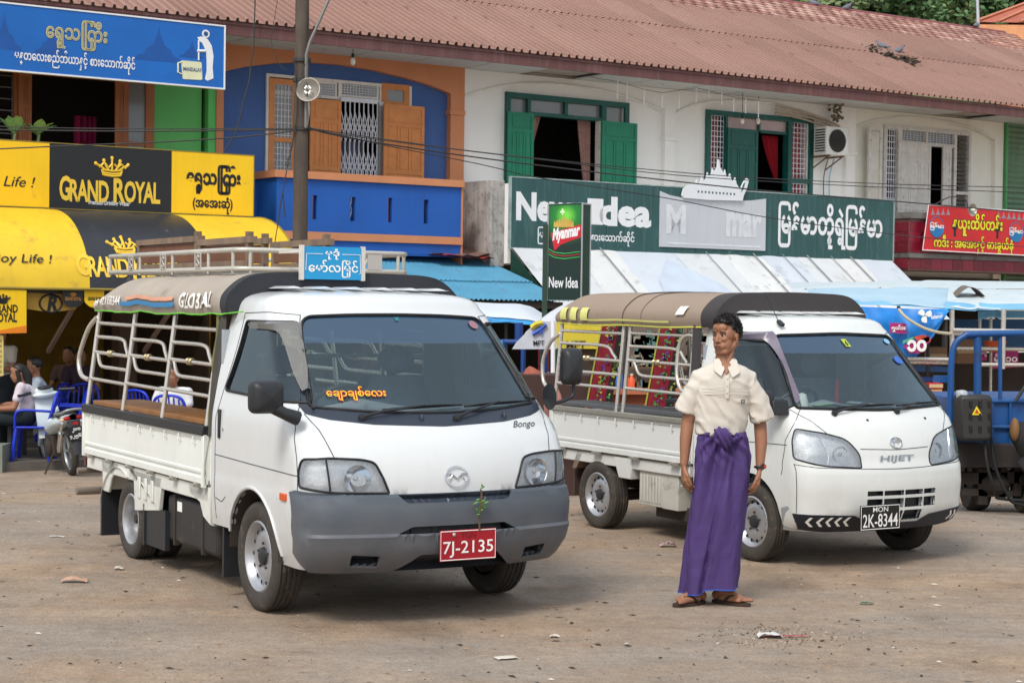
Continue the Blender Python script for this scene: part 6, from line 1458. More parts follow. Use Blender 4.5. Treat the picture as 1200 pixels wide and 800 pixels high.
for sg in (-1,1):
 q=MB(); c_=cab1.P(*Sx(-.40,1.02,sg)); q.box(-.43,c_.y-.006,.93,-.40,c_.y+.006,1.10) if sg>0 else q.box(-.43,c_.y-.012,.93,-.40,c_.y+.004,1.10); q.build('door_handle',m_blkp,T1,bevel=.006)
 q=MB(); gasket(cab1,q,[Sx(.09+.372*cos(a),.315+.372*sin(a),sg) for a in [R(6+8.4*j) for j in range(20)]]+[Sx(.09+.376*cos(a),.315+.376*sin(a),sg) for a in [R(6+8.4*(19-j)) for j in range(20)]],.009,.0); q.build('arch_lip',m_paint,T1,smooth=60)
q=MB(); c_=cab1.P(*Sx(-.36,.98,-1)); q.lathe([(0,-.004),(.011,-.003),(.011,.0)],12,'y',(c_.x,c_.y,.985)); q.build('lock',m_chr,T1)
def guard(cab,outer,inner,d0,d1,nu=3,nv=16):
 """curved acrylic guard between two polylines of side coordinates"""
 O=hull([(a,b,0) for a,b in outer],6); I=hull([(a,b,0) for a,b in inner],6); q=MB()
 def fn(u,v):
  k=v*(len(O)-1); i0=min(int(k),len(O)-2); t=k-i0; a=O[i0].lerp(O[i0+1],t); b=I[i0].lerp(I[i0+1],t); c=a.lerp(b,u); p=cab.Sx(c.x,c.y,-1)
  return cab.P(*p)+cab.N(*p)*(d0+d1*(1-abs(2*u-1)))
 q.grid(nu,nv,fn); return q
q=guard(cab1,[(-.20,1.61),(.12,1.612),(.26,1.58),(.42,1.40),(.52,1.25)],[(-.19,1.57),(.08,1.567),(.19,1.53),(.37,1.36),(.50,1.24)],.012,.018)
q.build('rain_guard',glass('cream_acrylic',(.85,.83,.80),1.0,.28,(.55,.52,.48),.1),T1,smooth=60)
for z,x in ((1.46,.52),(1.16,.755)):
 p=cab1.P(*Sx(x-.0,z,-1)); q=MB(); q.ball(p,(.018,.012,.014)); q.tube([p,p+V((.05,-.03,.01))],.004,5); q.build('hinge_stud',m_blkp,T1,smooth=50)
mirror_head(T1,'wing_mirror',(.60,-.975,1.225),.19,.175,.10,R(8)); q=MB(); q.tube([(.64,-.95,1.18),(.67,-.88,1.14),(.67,-.80,1.11)],[.035,.032,.04],8); q.build('mirror_arm',m_blkp,T1,smooth=50)
mirror_head(T1,'wing_mirror',(.60,.93,1.375),.125,.215,.09,R(-6)); q=MB(); q.tube(hull([(.64,.94,1.27),(.64,.935,1.21),(.64,.88,1.18),(.66,.78,1.16)]),.011,8); q.build('mirror_arm',m_blkp,T1,smooth=50)
q=MB(); q.lathe([(0,.015),(.05,.012),(.078,0),(0,-.004)],20,'y',(.60,.80,1.20)); q.build('round_mirror',m_blkp,T1,smooth=50)
prof2=[(.245,.62,.69,.10,.17),(.29,.68,.715,.10,.17),(.37,.725,.732,.10,.17),(.55,.735,.738,.10,.17),(.665,.725,.738,.10,.17),(.70,.705,.737,.10,.17),(.80,.69,.737,.10,.17),(.90,.655,.736,.10,.17),(.98,.61,.733,.10,.17),(1.04,.55,.726,.10,.17),(1.15,.45,.708,.09,.17),(1.30,.31,.68,.085,.17),(1.45,.17,.65,.08,.17),(1.56,.07,.628,.08,.17),(1.60,.025,.617,.08,.17)]
roof2=[(0,1.60),(.012,1.622),(.035,1.643),(.07,1.658),(.13,1.672),(.25,1.685),(.38,1.69)]
c2_=Cab(prof2,roof2,-.60,.58,.24,1.12)
Fy,Sx=c2_.Fy,c2_.Sx
regs2=[]; mats2={}; rub2=[]; seams2=[]
ws2=rpoly([Fy(-.645,1.065),Fy(0,1.045),Fy(.645,1.065),Fy(.525,1.54),Fy(0,1.556),Fy(-.525,1.54)],[.03,.1,.03,.06,.1,.06])
lo,hi=split(ws2,1.425); reg(regs2,mats2,'lo',lo,-.004,None,m_ws,'windscreen'); reg(regs2,mats2,'hi',hi,-.004,None,m_wsb,'windscreen_shade_band'); rub2.append((ws2,.011))
for sg in (-1,1):
 k=str(sg); fyn=lambda y,z: Fy(sg*y,z)
 win=rpoly([Sx(-.46,1.07,sg),Sx(.33,1.03,sg),Sx(.40,1.09,sg),Sx(.26,1.28,sg),Sx(.06,1.50,sg),Sx(-.40,1.52,sg)],[.05,.04,.04,.05,.07,.06])
 reg(regs2,mats2,'win'+k,win,-.006,None,m_sg,'side_window'); rub2.append((win,.008))
 hl=rpoly([fyn(.305,.675),fyn(.305,.76),fyn(.39,.865),fyn(.54,.905),Sx(.475,.935,sg),Sx(.475,.85,sg),Sx(.495,.74,sg),fyn(.56,.690)],[.02,.05,.05,.05,.03,.03,.03,.03])
 reg(regs2,mats2,'hl'+k,hl,-.035,0,m_refl,'headlight'); rub2.append((hl,.005))
 arch=[Sx(.045+.335*cos(a),.27+.335*sin(a),sg) for a in [R(2+8.2*j) for j in range(20)]]
 reg(regs2,mats2,'arch'+k,[Sx(.38,.2,sg)]+arch+[Sx(-.285,.34,sg),Sx(-.62,.34,sg),Sx(-.62,.2,sg)],-.02,None,None,'')
 seams2 += [[Sx(.50,.32,sg),Sx(.505,.7,sg)],[Sx(-.50,.42,sg),Sx(-.52,.9,sg),Sx(-.50,1.1,sg),Sx(-.45,1.56,sg),Sx(.02,1.56,sg),Sx(.16,1.46,sg),Sx(.43,1.07,sg),Sx(.42,.85,sg),Sx(.385,.62,sg)],[fyn(.68,1.055),fyn(.60,.985),fyn(.52,.905)],[Sx(-.5,.815,sg),Sx(.0,.815,sg),Sx(.44,.822,sg)]]
for a,b in ((-.375,-.155),(-.15,.0),(.005,.155),(.16,.31)):
 pass
gx=[(-.27,-.145),(-.135,.035),(.045,.215),(.225,.345)]
for i,(a,b) in enumerate(gx):
 reg(regs2,mats2,'g%d'%i,rpoly([Fy(a,.488),Fy(b,.488),Fy(b,.522),Fy(a,.522)],.004,2),-.04,0,m_blkp,'grille_opening')
 reg(regs2,mats2,'h%d'%i,rpoly([Fy(a,.405),Fy(b,.405),Fy(b,.468),Fy(a,.468)],.004,2),-.04,0,m_blkp,'grille_opening')
for i,(a,b) in enumerate(gx[1:3]): reg(regs2,mats2,'l%d'%i,rpoly([Fy(a,.315),Fy(b,.315),Fy(b,.385),Fy(a,.385)],.004,2),-.04,0,m_blkp,'grille_opening')
reg(regs2,mats2,'strip',[Sx(.49,.27,-1),Sx(.50,.375,-1),Fy(-.62,.372),Fy(-.36,.362),Fy(-.2,.30),Fy(.2,.30),Fy(.30,.345),Fy(.62,.372),Sx(.50,.375,1),Sx(.49,.27,1),Fy(.45,.245),Fy(-.45,.245)],.006,-.01,M('black_lower_strip',rgb(26,32,44),.5),'lower_strip')
seams2 += [[Sx(.5,.70,-1),Fy(-.62,.682),Fy(-.235,.668),Fy(0,.665),Fy(.235,.668),Fy(.62,.682),Sx(.5,.70,1)],[Fy(-.30,.80),Fy(0,.79),Fy(.30,.80)]]
cfg2=dict(cab=c2_,zmin=.25,regs=regs2,mats=mats2,paint=m_paint2,seams=seams2,rubbers=rub2,rw=(1.08,1.46),zfl=.45,dash=(1.01,.46),seatx=-.42,seats=(-.34,.34),seatz=.72)
T2,cab2=truck('pickup_truck','white passenger pickup with black number plate and brown canopy, behind the standing man',B_,cfg2)
for sg in (-1,1):
 hl=[r for r in regs2 if r[0]=='hl'+str(sg)][0][1]; lamp_detail(T2,cab2,hl,.5,sg,.43,.765,.055,.022)
 q=MB(); seam(cab2,q,[Fy(sg*.545,.70),Fy(sg*.535,.76),Fy(sg*.575,.90)],.004,.002); q.build('lamp_divider',m_chr,T2,smooth=50)
 wheel(T2,.045,sg*.655,.268,.15,sg); wheel(T2,-1.90,sg*.645,.262,.15,sg)
 liner(T2,.045,.336,sg*.72,sg*.45,.27)
 q=MB(); c_=cab2.P(*Sx(-.42,.98,sg)); q.box(-.46,min(c_.y,c_.y+sg*.012),.86,-.34,max(c_.y,c_.y+sg*.012),.90); q.build('door_handle',m_blkp,T2,bevel=.005)
q=MB(); q.box(-.5,-.55,.33,.6,.55,.42); q.box(-2.5,-.38,.30,-.4,-.31,.44); q.box(-2.5,.31,.30,-.4,.38,.44)
for x in (-1.2,-1.9,-2.4): q.box(x,-.31,.32,x+.05,.31,.42)
q.build('chassis',m_under,T2)
q=MB(); q.tube([(-1.9,-.62,.25),(-1.9,.62,.25)],.045,10); q.tube([(.045,-.62,.25),(.045,.62,.25)],.03,8); q.tube([(-1.2,-.1,.26),(-1.9,0,.28)],.04,8); q.box(-1.25,-.6,.16,-.75,-.1,.26); q.build('axle',m_under,T2,smooth=50)
bed(T2,-2.57,-.70,.725,.62,.60,.885,m_paint2,M('grey_aluminium_rail',rgb(150,148,140),.5,.4),.886,.925,7,.66)
for sg in (-1,1):
 q=MB(); q.box(-2.55,sg*.70,.50,-.70,sg*.66,.585); q.build('sill_beam',m_paint2,T2,bevel=.006)
 for k in range(4):
  x=lerp(-2.4,-.85,k/3); q=MB(); q.bar((x-.05,sg*.73,.59),(x+.05,sg*.73,.59),.03,.022); q.ball((x,sg*.742,.592),.012,6,4); q.build('gate_hinge',M('hinge_grey',rgb(150,146,136),.6,.3),T2)
 q=MB(); q.prism([(-1.68,.58),(-1.64,.50),(-1.60,.42),(-1.44,.42),(-1.42,.58)],lambda a,b,d: V((a,sg*d,b)),.71,.55); q.build('mudguard',m_paint2,T2,bevel=.008)
 q=MB(); q.prism([(-2.28,.44),(-2.22,.44),(-2.12,.58),(-2.20,.58)],lambda a,b,d: V((a,sg*d,b)),.70,.50); q.build('mudguard',M('rusty_guard',rgb(120,100,84),.8),T2)
 q=MB(); q.box(-2.32,sg*.66,.22,-2.30,sg*.45,.50); q.build('mud_flap',M('rusty_flap',rgb(70,54,46),.9),T2)
 q=MB(); q.box(-2.55,sg*.70,.93,-.75,sg*.38,.96); q.build('bench_plank',M('grey_bench_pad',rgb(84,86,90),.8),T2,bevel=.005)
q=MB(); q.box(-1.36,-.68,.245,-1.06,-.44,.53); q.box(-1.06,-.68,.24,-.86,-.46,.52)
for k in range(7): q.box(-1.34+k*.04,-.69,.27,-1.32+k*.04,-.68,.47)
q.build('battery_box',M('white_battery_box',rgb(186,184,176),.6,var=.1,dirt=rgb(120,110,96),dz=.2),T2,bevel=.01)
px2=[(-2.56,-1.66),(-1.57,-.74)]; zz2=(1.525,1.425,1.318,1.205,1.105)
for sg in (-1,1):
 for a,b in px2:
  for x in (a,b): tube_part('post',[(x,sg*.70,.90),(x,sg*.635,1.58)],.016,T2,sm=False)
  cage_panel(T2,None,a,b,zz2,y=sg*.70,yt=sg*.635,zb=.93,zt=1.58)
 tube_part('grab_rail',[(-2.56,sg*.65,1.50),(-2.68,sg*.67,1.43),(-2.76,sg*.69,1.28),(-2.74,sg*.70,1.12),(-2.66,sg*.70,1.06),(-2.56,sg*.70,1.05)],.016,T2)
 tube_part('grab_rail',[(-.74,sg*.64,1.52),(-.84,sg*.645,1.52),(-.90,sg*.66,1.45),(-.90,sg*.68,1.25),(-.84,sg*.69,1.14),(-.74,sg*.69,1.10)],.016,T2)
m_can2=M('brown_canvas',rgb(150,133,118),.9,var=.05,vs=1.2,bump=.3,bs=110,dirt=rgb(134,118,104),dz=.0)
m_canb2=M('dark_slate_canvas',rgb(62,58,60),.85,var=.08,vs=2,bump=.2,bs=90)
_,cf2=canopy(T2,-2.60,-.60,.675,1.585,1.84,m_can2,rear=.28,wave=.006,kr=.62,seed=4)
canopy(T2,-.603,-.42,.68,1.585,1.845,m_canb2,rear=0,wave=.004,name='canopy_front',seed=5); cap(T2,-.42,.68,1.585,1.845,m_canb2)
for sg in (-1,1):
 q=MB(); q.tube([cf2(k/30,0 if sg<0 else 1)+V((0,0,-.004)) for k in range(31)],.006,5); q.build('yellow_piping',M('yellow_piping',rgb(212,212,90),.7),T2,smooth=50)
 q=MB(); q.grid(8,10,lambda u,v: V((lerp(-.72,-.60,u),sg*(lerp(.70,.672,v)+.006*sin(u*8)),lerp(.93,1.60,v)))); q.build('side_curtain',m_canb2,T2,smooth=60)
cm2=canvas_map(cf2,-2.60,-.60,.0,.32)
m_ytape=M('yellow_tape',rgb(216,216,132),.6)
for k in range(3):
 q=MB(); a=-2.50+k*.16; q.grid(4,10,lambda u,v: cm2(lerp(a,a+.10,u),lerp(.14,.52,v))); q.build('yellow_tape',m_ytape,T2,smooth=60,fix=False)
q=MB(); q.grid(30,3,lambda u,v: cm2(lerp(-2.08,-.98,u),lerp(.13,.19,v))); q.build('yellow_tape',m_ytape,T2,smooth=60,fix=False)
q=MB(); q.grid(4,5,lambda u,v: cm2(lerp(-.90,-.80,u)+v*.02,lerp(.36,.58,v))); q.build('white_patch',m_wht,T2,smooth=60,fix=False)
q=MB(); q.tube([cf2((-1.62+2.60)/2.0+.012*sin(v*6),v)+V((0,0,.004)) for v in [k/42 for k in range(43)]],.006,5); q.tube([cf2((-1.36+2.60)/2.0,v)+V((0,0,.003)) for v in [k/42 for k in range(43)]],.003,5); q.build('canvas_seam',M('canvas_seam',rgb(90,78,68),.9),T2,smooth=50)
m_fl=M('flowered_cloth',rgb(120,20,36),.9,var=.3,vs=10)
def hanging(x0,x1,w0,w1,nm='patterned_drape'):
 pc=[m_fl,M('flower_yellow',rgb(196,206,50),.8),M('flower_purple',rgb(84,50,130),.8),M('flower_green',rgb(50,130,60),.8),M('black_cloth',rgb(22,18,20),.9)]
 def fn(a,b,d=0.): return V((lerp(x0,x1,b)+(a-.5)*lerp(w0,w1,b),.60-.14*(1-b)-d,lerp(.96,1.56,b)))
 q=MB(); q.grid(7,16,lambda u,v: fn(u,v,.01*sin(u*14))); q.build(nm,m_fl,T2,smooth=60)
 q=MB(); q.grid(3,16,lambda u,v: fn(.76+u*.3,v,.02)); q.build('black_drape',pc[4],T2,smooth=60)
 q=MB(); q.grid(2,16,lambda u,v: fn(-.06+u*.1,v,.02)); q.build('yellow_fringe',pc[1],T2,smooth=60)
 q=MB(); rnd=random.Random(int(abs(x0)*100))
 for k in range(70):
  u,v=rnd.choice((rnd.uniform(.3,.6),rnd.uniform(.3,.6),rnd.uniform(.85,1.0))),rnd.random(); r_=rnd.uniform(.012,.024); n_=6
  q.add([fn(u,v,.03)+V((r_*cos(j)*(1.2 if i%2 else .6),0,r_*sin(j)*(1.2 if i%2 else .6))) for i,j in enumerate([z/n_*2*pi for z in range(n_)])],[tuple(range(n_))],rnd.choice((1,2,3,2,3)) if u<.7 else rnd.choice((1,3)))
 o=q.build('flower_print',pc,T2,fix=False); o['kind']='stuff'
f0=onface(cab2,0,.835,.006); q=MB()
q.tube([f0(.052*cos(a),.036*sin(a)) for a in [k/28*2*pi for k in range(28)]],.0045,6,closed=True); q.tube([f0(*p) for p in ((-.022,-.028),(-.02,.002),(.0,.012),(.02,-.002),(.02,-.03))],.004,5); q.tube([f0(*p) for p in ((-.036,.006),(-.01,.03),(.016,.024),(.04,.004))],.004,5); q.build('emblem',m_chr,T2,smooth=60)
f0=onface(cab2,-.005,.728,.004); q=MB(); text(q,'HIJET',f0,-.15,.15,-.024,.024,.022,.12); q.build('lettering',M('silver_letter',rgb(150,156,162),.35,.6),T2,fix=False)
pl=plate(T2,.775,-.215,.355,.345,.165,M('black_plate',rgb(18,18,20),.4),('MON',.19,m_wht),('2K-8344',.44))
for sg in (-1,1):
 q=MB()
 for k in range(5 if sg<0 else 3):
  y=(-.66+k*.062) if sg<0 else (.56+k*.05); f0=onface(cab2,y,.325,.008); d=sg
  q.prism([(-.018*-d,0),(.012*-d,.036),(.034*-d,.036),(.004*-d,0),(.034*-d,-.036),(.012*-d,-.036)],f0,0,.001)
  q.build('chevron',m_wht,T2); q=MB()
wiper(T2,cab2,-.41,0,1.025,0,-.36,.12,1.062,1.075); wiper(T2,cab2,.11,0,1.03,0,.14,.60,1.066,1.082)
for y in (-.18,.36):
 f0=onface(cab2,y,.985,.0); q=MB(); q.ball(f0(0,0),.01,8,5); q.build('washer_nozzle',m_blkp,T2,smooth=60)
f0=onface(cab2,.02,1.49,.004); q=MB(); q.prism([(-.03,.035),(.015,.035),(.03,-.035),(-.015,-.035)],f0,0,.001); q.build('green_sticker',M('lime_sticker',rgb(180,200,70),.5),T2); q=MB(); text(q,'6',f0,-.01,.012,-.025,.02,.02,d=.003); q.build('lettering',m_bpr,T2,fix=False)
for y,z,r_,c_ in ((.46,1.50,.03,rgb(130,180,210)),(.46,1.37,.045,rgb(50,100,190))):
 f0=onface(cab2,y,z,.004); q=MB(); q.prism([(r_*cos(k/16*2*pi),r_*.8*sin(k/16*2*pi)) for k in range(16)],f0,0,.001); q.build('round_sticker',M('sticker%d'%int(r_*1000),c_,.5),T2)
dsp=V((.24,-.22,1.015)); q=MB(); q.grid(4,4,lambda u,v: V((.22+v*.16,-.42+u*.42,1.075+.012*sin(u*6)))); pz=q.build('green_papers',M('green_paper',rgb(150,200,140),.8),T2)
q=MB(); q.grid(4,4,lambda u,v: V((.23+v*.14,-.06+u*.16,1.082+.01*sin(u*6)))); q.build('white_papers',M('blueish_paper',rgb(200,214,224),.8),T2)
q=MB(); q.lathe([(0,1.04),(.04,1.04),(.045,1.09),(.03,1.15),(0,1.16)],12,'z',(.30,-.50,0)); q.build('tissue_pack',m_wht,T2,smooth=50)
q=MB(); q.tube([(.05,.5*0+.02,1.02),(.05,.02,1.24)],.014,6); q.build('red_tassel',M('red_tassel',rgb(170,20,30),.7),T2)
mirror_head(T2,'wing_mirror',(.33,-.86,1.10),.12,.17,.07,R(5)); q=MB(); q.prism([(.30,1.02),(.42,1.02),(.40,1.12),(.34,1.12)],lambda a,b,d: V((a,d,b)),-.83,-.70); q.build('mirror_arm',m_blkp,T2,bevel=.01)
p=c2_.P(*Sx(-.02,1.59,-1))+V((0,.07,.05)); q=MB(); q.bar(p,p+V((.05,0,-.03)),.03,.022); q.tube([p,p+V((-.13,-.02,.20))],.003,5); q.build('antenna',m_blkp,T2)
q=guard(cab2,[(-.36,1.545),(-.05,1.56),(.05,1.545),(.24,1.36),(.41,1.10)],[(-.36,1.50),(-.08,1.51),(.02,1.49),(.20,1.32),(.395,1.09)],.010,.022)
q.build('rain_guard',M('smoky_violet_acrylic',rgb(112,104,120),.25),T2,smooth=60)
q=MB()
gp=rpoly([Sx(.385,.40,-1),Sx(.46,.42,-1),Sx(.49,.26,-1),Sx(.36,.27,-1)],.01)
q.v=[c2_.P(*p_)+c2_.N(*p_)*.004 for p_ in densify(gp,.03)]; q.f=[tuple(range(len(q.v)))]; q.m=[0]; q.build('grey_panel',M('grey_arch_paint',rgb(150,154,160),.4),T2,fix=False)
def remesh(q,voxel,it=4,fac=.5):
 me=q.mesh('tmp',[]) if False else None
 me=bpy.data.meshes.new('tmp'); me.from_pydata([tuple(p) for p in q.v],[],q.f)
 bm=bmesh.new(); bm.from_mesh(me); bmesh.ops.recalc_face_normals(bm,faces=bm.faces); bm.to_mesh(me); bm.free()
 o=bpy.data.objects.new('tmp',me); COL.objects.link(o)
 r=o.modifiers.new('r','REMESH'); r.mode='VOXEL'; r.voxel_size=voxel; r.adaptivity=0
 s=o.modifiers.new('s','SMOOTH'); s.iterations=it; s.factor=fac
 bpy.context.view_layer.update()
 m2=bpy.data.meshes.new_from_object(o.evaluated_get(bpy.context.evaluated_depsgraph_get()))
 out=MB(); out.v=[v.co.copy() for v in m2.vertices]; out.f=[tuple(p.vertices) for p in m2.polygons]; out.m=[0]*len(out.f)
 COL.objects.unlink(o); bpy.data.objects.remove(o); bpy.data.meshes.remove(me); bpy.data.meshes.remove(m2); return out
def cap_(q,a,b,ra,rb,n=14,sy=1.):
 """closed tapered limb with round ends"""
 a,b=V(a),V(b); d=(b-a).normalized(); P=[]; Rr=[]
 for k in range(4): t=k/4*pi/2; P.append(a-d*ra*cos(t)); Rr.append(max(ra*sin(t),ra*.05))
 P.append(a); Rr.append(ra); P.append(b); Rr.append(rb)
 for k in range(3,-1,-1): t=k/4*pi/2; P.append(b+d*rb*cos(t)); Rr.append(max(rb*sin(t),rb*.05))
 q.tube(P,Rr,n,sy=sy)
def limb(q,pts,rs,sy=1.):
 for (a,b,ra,rb) in zip(pts,pts[1:],rs,rs[1:]): cap_(q,a,b,ra,rb,sy=sy)
def ell(q,c,r,T=None,rot=None):
 m=Matrix.Translation(V(c))@(rot if rot is not None else Matrix.Identity(4)); m=(T@m) if T is not None else m
 q.ball((0,0,0),r,16,12,T=m)
def head(q,T):
 """face looks along +x of T, z up; centre of the skull at the origin; about 23 cm from chin to crown"""
 ell(q,(-.012,0,.028),(.094,.074,.090),T); ell(q,(.022,0,-.018),(.070,.062,.084),T)
 ell(q,(.040,0,-.082),(.040,.036,.030),T); ell(q,(.058,0,-.098),(.021,.021,.015),T)
 for s in (-1,1):
  cap_(q,T@V((.055,s*.030,-.094)),T@V((-.020,s*.056,-.045)),.018,.020)
  ell(q,(.068,s*.036,-.014),(.020,.020,.016),T)
  ell(q,(.078,s*.028,.032),(.013,.027,.008),T)
  ell(q,(-.010,s*.078,-.008),(.018,.008,.032),T,Matrix.Rotation(s*.35,4,'Z')); ell(q,(-.004,s*.080,-.032),(.010,.006,.012),T)
  ell(q,(.091,s*.0125,-.028),(.011,.0085,.007),T)
  ell(q,(.070,s*.026,-.056),(.018,.020,.022),T); ell(q,(.040,s*.044,-.045),(.032,.021,.042),T); ell(q,(.030,s*.052,.015),(.040,.020,.040),T)
 cap_(q,T@V((.080,0,.020)),T@V((.101,0,-.022)),.0085,.0105); ell(q,(.104,0,-.026),(.011,.011,.009),T)
 ell(q,(.084,0,-.056),(.0125,.025,.0065),T); ell(q,(.081,0,-.069),(.0125,.022,.0075),T); ell(q,(.062,0,.060),(.035,.055,.035),T)
def hand(q,w,d,palmn,side,scale=1.,curl=.35,spread=.1):
 """w wrist, d direction of the hand, palmn the way the palm faces, side the way the thumb points"""
 w,d,palmn,side=V(w),V(d).normalized(),V(palmn).normalized(),V(side).normalized(); s=scale
 for k in range(4):
  o=(k-1.5)*.0185*s; b0=w+side*(-o*.6)+d*.012*s; b1=w-side*o*1.0+d*(.088+(-.006,.004,.002,-.006)[k]*1)*s
  cap_(q,b0,b1,.0135*s,.0115*s,10)
  L=(.036,.042,.044,.034)[3-k]*s; a=curl+.06*(3-k); p=b1; dd=d.copy(); ax=d.cross(palmn)
  fd=(d-side*(o*spread*3)).normalized()
  for j,(l,r_) in enumerate(((L,.0095),(L*.62,.0085),(L*.5,.0078))):
   ang=a*(j+1)*.9; v_=(fd*cos(ang)+palmn*sin(ang)).normalized(); e=p+v_*l; cap_(q,p,e,r_*s,r_*s*.93,9); p=e
 t0=w+side*.016*s+d*.02*s; t1=t0+(side*.6+d*.8+palmn*.25).normalized()*.042*s; t2=t1+(side*.12+d*1+palmn*.4).normalized()*.034*s; t3=t2+(d+palmn*.5-side*.1).normalized()*.024*s
 cap_(q,t0,t1,.0155*s,.0125*s,10); cap_(q,t1,t2,.0115*s,.0105*s,10); cap_(q,t2,t3,.0100*s,.0088*s,10)
def hair(q,T,fn_len,n=520,seed=1,th=.0032,tangl=.5):
 """short tufts rooted over the scalp; fn_len(dir)->length or 0"""
 r=random.Random(seed)
 for _ in range(n):
  d=V((r.gauss(0,1),r.gauss(0,1),r.gauss(0,1))).normalized(); L=fn_len(d)
  if L<=0: continue
  p=V((-.012+.098*d.x,.078*d.y,.028+.094*d.z)); g_=(d+V((r.gauss(0,tangl),r.gauss(0,tangl),r.gauss(0,tangl)-.15))).normalized()
  q.tube([T@p,T@(p+d*L*.35+g_*L*.2),T@(p+d*L*.4+g_*L*.8)],[th*1.6,th*1.3,th*.3],5,caps=False)
m_skin=M('brown_skin',rgb(150,104,78),.5,var=.045,vs=14,bump=.12,bs=220,spec=.5)
m_skin.node_tree.nodes['Principled BSDF'].inputs['Subsurface Weight'].default_value=.08
m_skin.node_tree.nodes['Principled BSDF'].inputs['Subsurface Radius'].default_value=(.02,.008,.004)
m_hair=M('black_hair',rgb(26,22,21),.45,var=.2,vs=40)
m_eyew=M('eye_white',rgb(205,196,186),.3); m_iris=M('dark_iris',rgb(24,14,10),.15); m_lip=M('brown_lip',rgb(112,66,54),.5)
MX,MY=1.1473,10.34
man=thing('person','man in a cream polo shirt and long purple wrapped longyi standing between the two trucks','person',None,None); man.location=(MX,MY,gz(MX,MY)+.002); ORG[man.name]=None
q=MB()
HT=Matrix.Translation((.097,.004,1.556))@Matrix.Rotation(R(-90-45),4,'Z')@Matrix.Rotation(R(2),4,'Y')@Matrix.Scale(.905,4)
head(q,HT)
limb(q,[(.086,.03,1.36),(.092,.022,1.45),(.094,.018,1.51)],[.062,.053,.054])
for s in (-1,1): cap_(q,(.09+s*.012,-.035,1.385),HT@V((-.01,s*.045,-.06)),.012,.014)
ell(q,(.088,.01,1.26),(.120,.075,.12)); ell(q,(.078,.02,1.06),(.10,.055,.16)); ell(q,(.07,.025,.92),(.095,.048,.10))
cap_(q,(-.03,.012,1.318),(.205,.012,1.315),.044,.044)
limb(q,[(-.050,.01,1.310),(-.088,.02,1.20),(-.118,.035,1.055),(-.128,.02,.96),(-.138,.0,.815)],[.046,.043,.038,.037,.0245])
limb(q,[(.230,.01,1.302),(.275,.03,1.19),(.307,.045,1.045),(.312,.03,.95),(.302,.0,.80)],[.046,.043,.038,.037,.0245])
hand(q,(-.139,-.002,.80),(.02,-.08,-1),(.8,.25,0),(.15,-.9,.05),1.0,.45)
hand(q,(.301,-.002,.785),(-.12,-.10,-1),(-.8,.3,0),(-.15,-.9,.05),1.0,.5)
limb(q,[(.03,.025,.90),(-.01,.0,.52),(-.045,.02,.12)],[.052,.045,.036]); limb(q,[(.115,.025,.90),(.105,.01,.52),(.095,.03,.12)],[.052,.045,.036])
def foot(q,an,d,sole=.018):
 an,d=V(an),V((*d,0)).normalized(); s=V((-d.y,d.x,0)); z=V((0,0,1))
 cap_(q,(an.x,an.y,.13),(an.x,an.y,.085),.034,.037); heel=V((an.x,an.y,0))-d*.035
 cap_(q,heel+z*(sole+.028),heel+d*.02+z*(sole+.04),.029,.031)
 cap_(q,heel+d*.03+z*(sole+.052),heel+d*.15+z*(sole+.026),.034,.022)
 for k in range(3): cap_(q,heel+d*.05+s*(k-1)*.016+z*(sole+.02),heel+d*.165+s*(k-1)*.026+z*(sole+.017),.022,.017)
 for k in range(5):
  o=(k-2)*.0185; L=(.048,.036,.032,.028,.022)[k]; b=heel+d*(.165-.005*k)-s*o*(1 if True else-1)+z*(sole+.014)
  cap_(q,b,b+d*L*.6-s*o*.1,(.0125,.0095,.009,.0085,.008)[k],(.0125,.009,.0085,.008,.0075)[k],10)
  cap_(q,b+d*L*.6-s*o*.1,b+d*L-s*o*.1-z*.003,(.0125,.009,.0085,.008,.0075)[k],(.011,.008,.0075,.007,.0065)[k],10)
 return heel,d,s
f1=foot(q,(-.048,.0,0),(-.80,-.62)); f2=foot(q,(.098,.045,0),(.80,-.60))
b=remesh(q,.0042,5,.5); b.build('body',m_skin,man,smooth=80,fix=False)
for s in (-1,1):
 q=MB(); q.ball(HT@V((.069,s*.0305,.010)),(.0112,.0112,.0112),12,8); q.build('eyeball',m_eyew,man,smooth=60)
 q=MB(); q.ball(HT@V((.0795,s*.0300+.001,.0095)),.0062,10,6); q.build('iris',m_iris,man,smooth=60)
 q=MB(); q.tube([HT@V((.083-.006*abs(t)**1.6,s*(.030+t*.018),.0175-.003*t*t)) for t in (-1,-.5,0,.5,1)],[.0015,.0022,.0024,.002,.001],6); q.build('eyelid',M('dark_lid',rgb(70,44,32),.5),man,smooth=60)
 q=MB(); q.tube([HT@V((.0925-.010*abs(t)**2,s*(.030+t*.021),.036+.002*t-.003*t*t)) for t in (-1,-.5,0,.5,1)],[.0012,.0024,.0026,.002,.001],6); q.build('eyebrow',m_hair,man,smooth=60)
q=MB()
for dz,rr_ in ((-.0575,.0048),(-.0675,.0056)): q.tube([HT@V((.0965-.013*t*t,t*.023,dz+(.0015 if dz>-.06 else-.001)*(1-t*t))) for t in (-1,-.6,-.2,.2,.6,1)],[.001,rr_*.8,rr_,rr_,rr_*.8,.001],6)
q.build('lips',m_lip,man,smooth=60)
q=MB(); q.tube([HT@V((.0945,t*.020,-.0615)) for t in (-1,0,1)],[.0008,.0016,.0008],5); q.build('moustache',m_hair,man)
q=MB()
def hl_(d):
 if d.z<-.42: return 0
 if d.x>.30 and d.z<.50: return 0
 if d.x>.05 and d.z<.12: return 0
 if abs(d.y)>.55 and d.z<-.02 and d.x>-.35: return 0
 return .014+.016*max(0,d.z)+(.010 if d.x>.2 and d.z>.45 else 0)
sh_=MB()
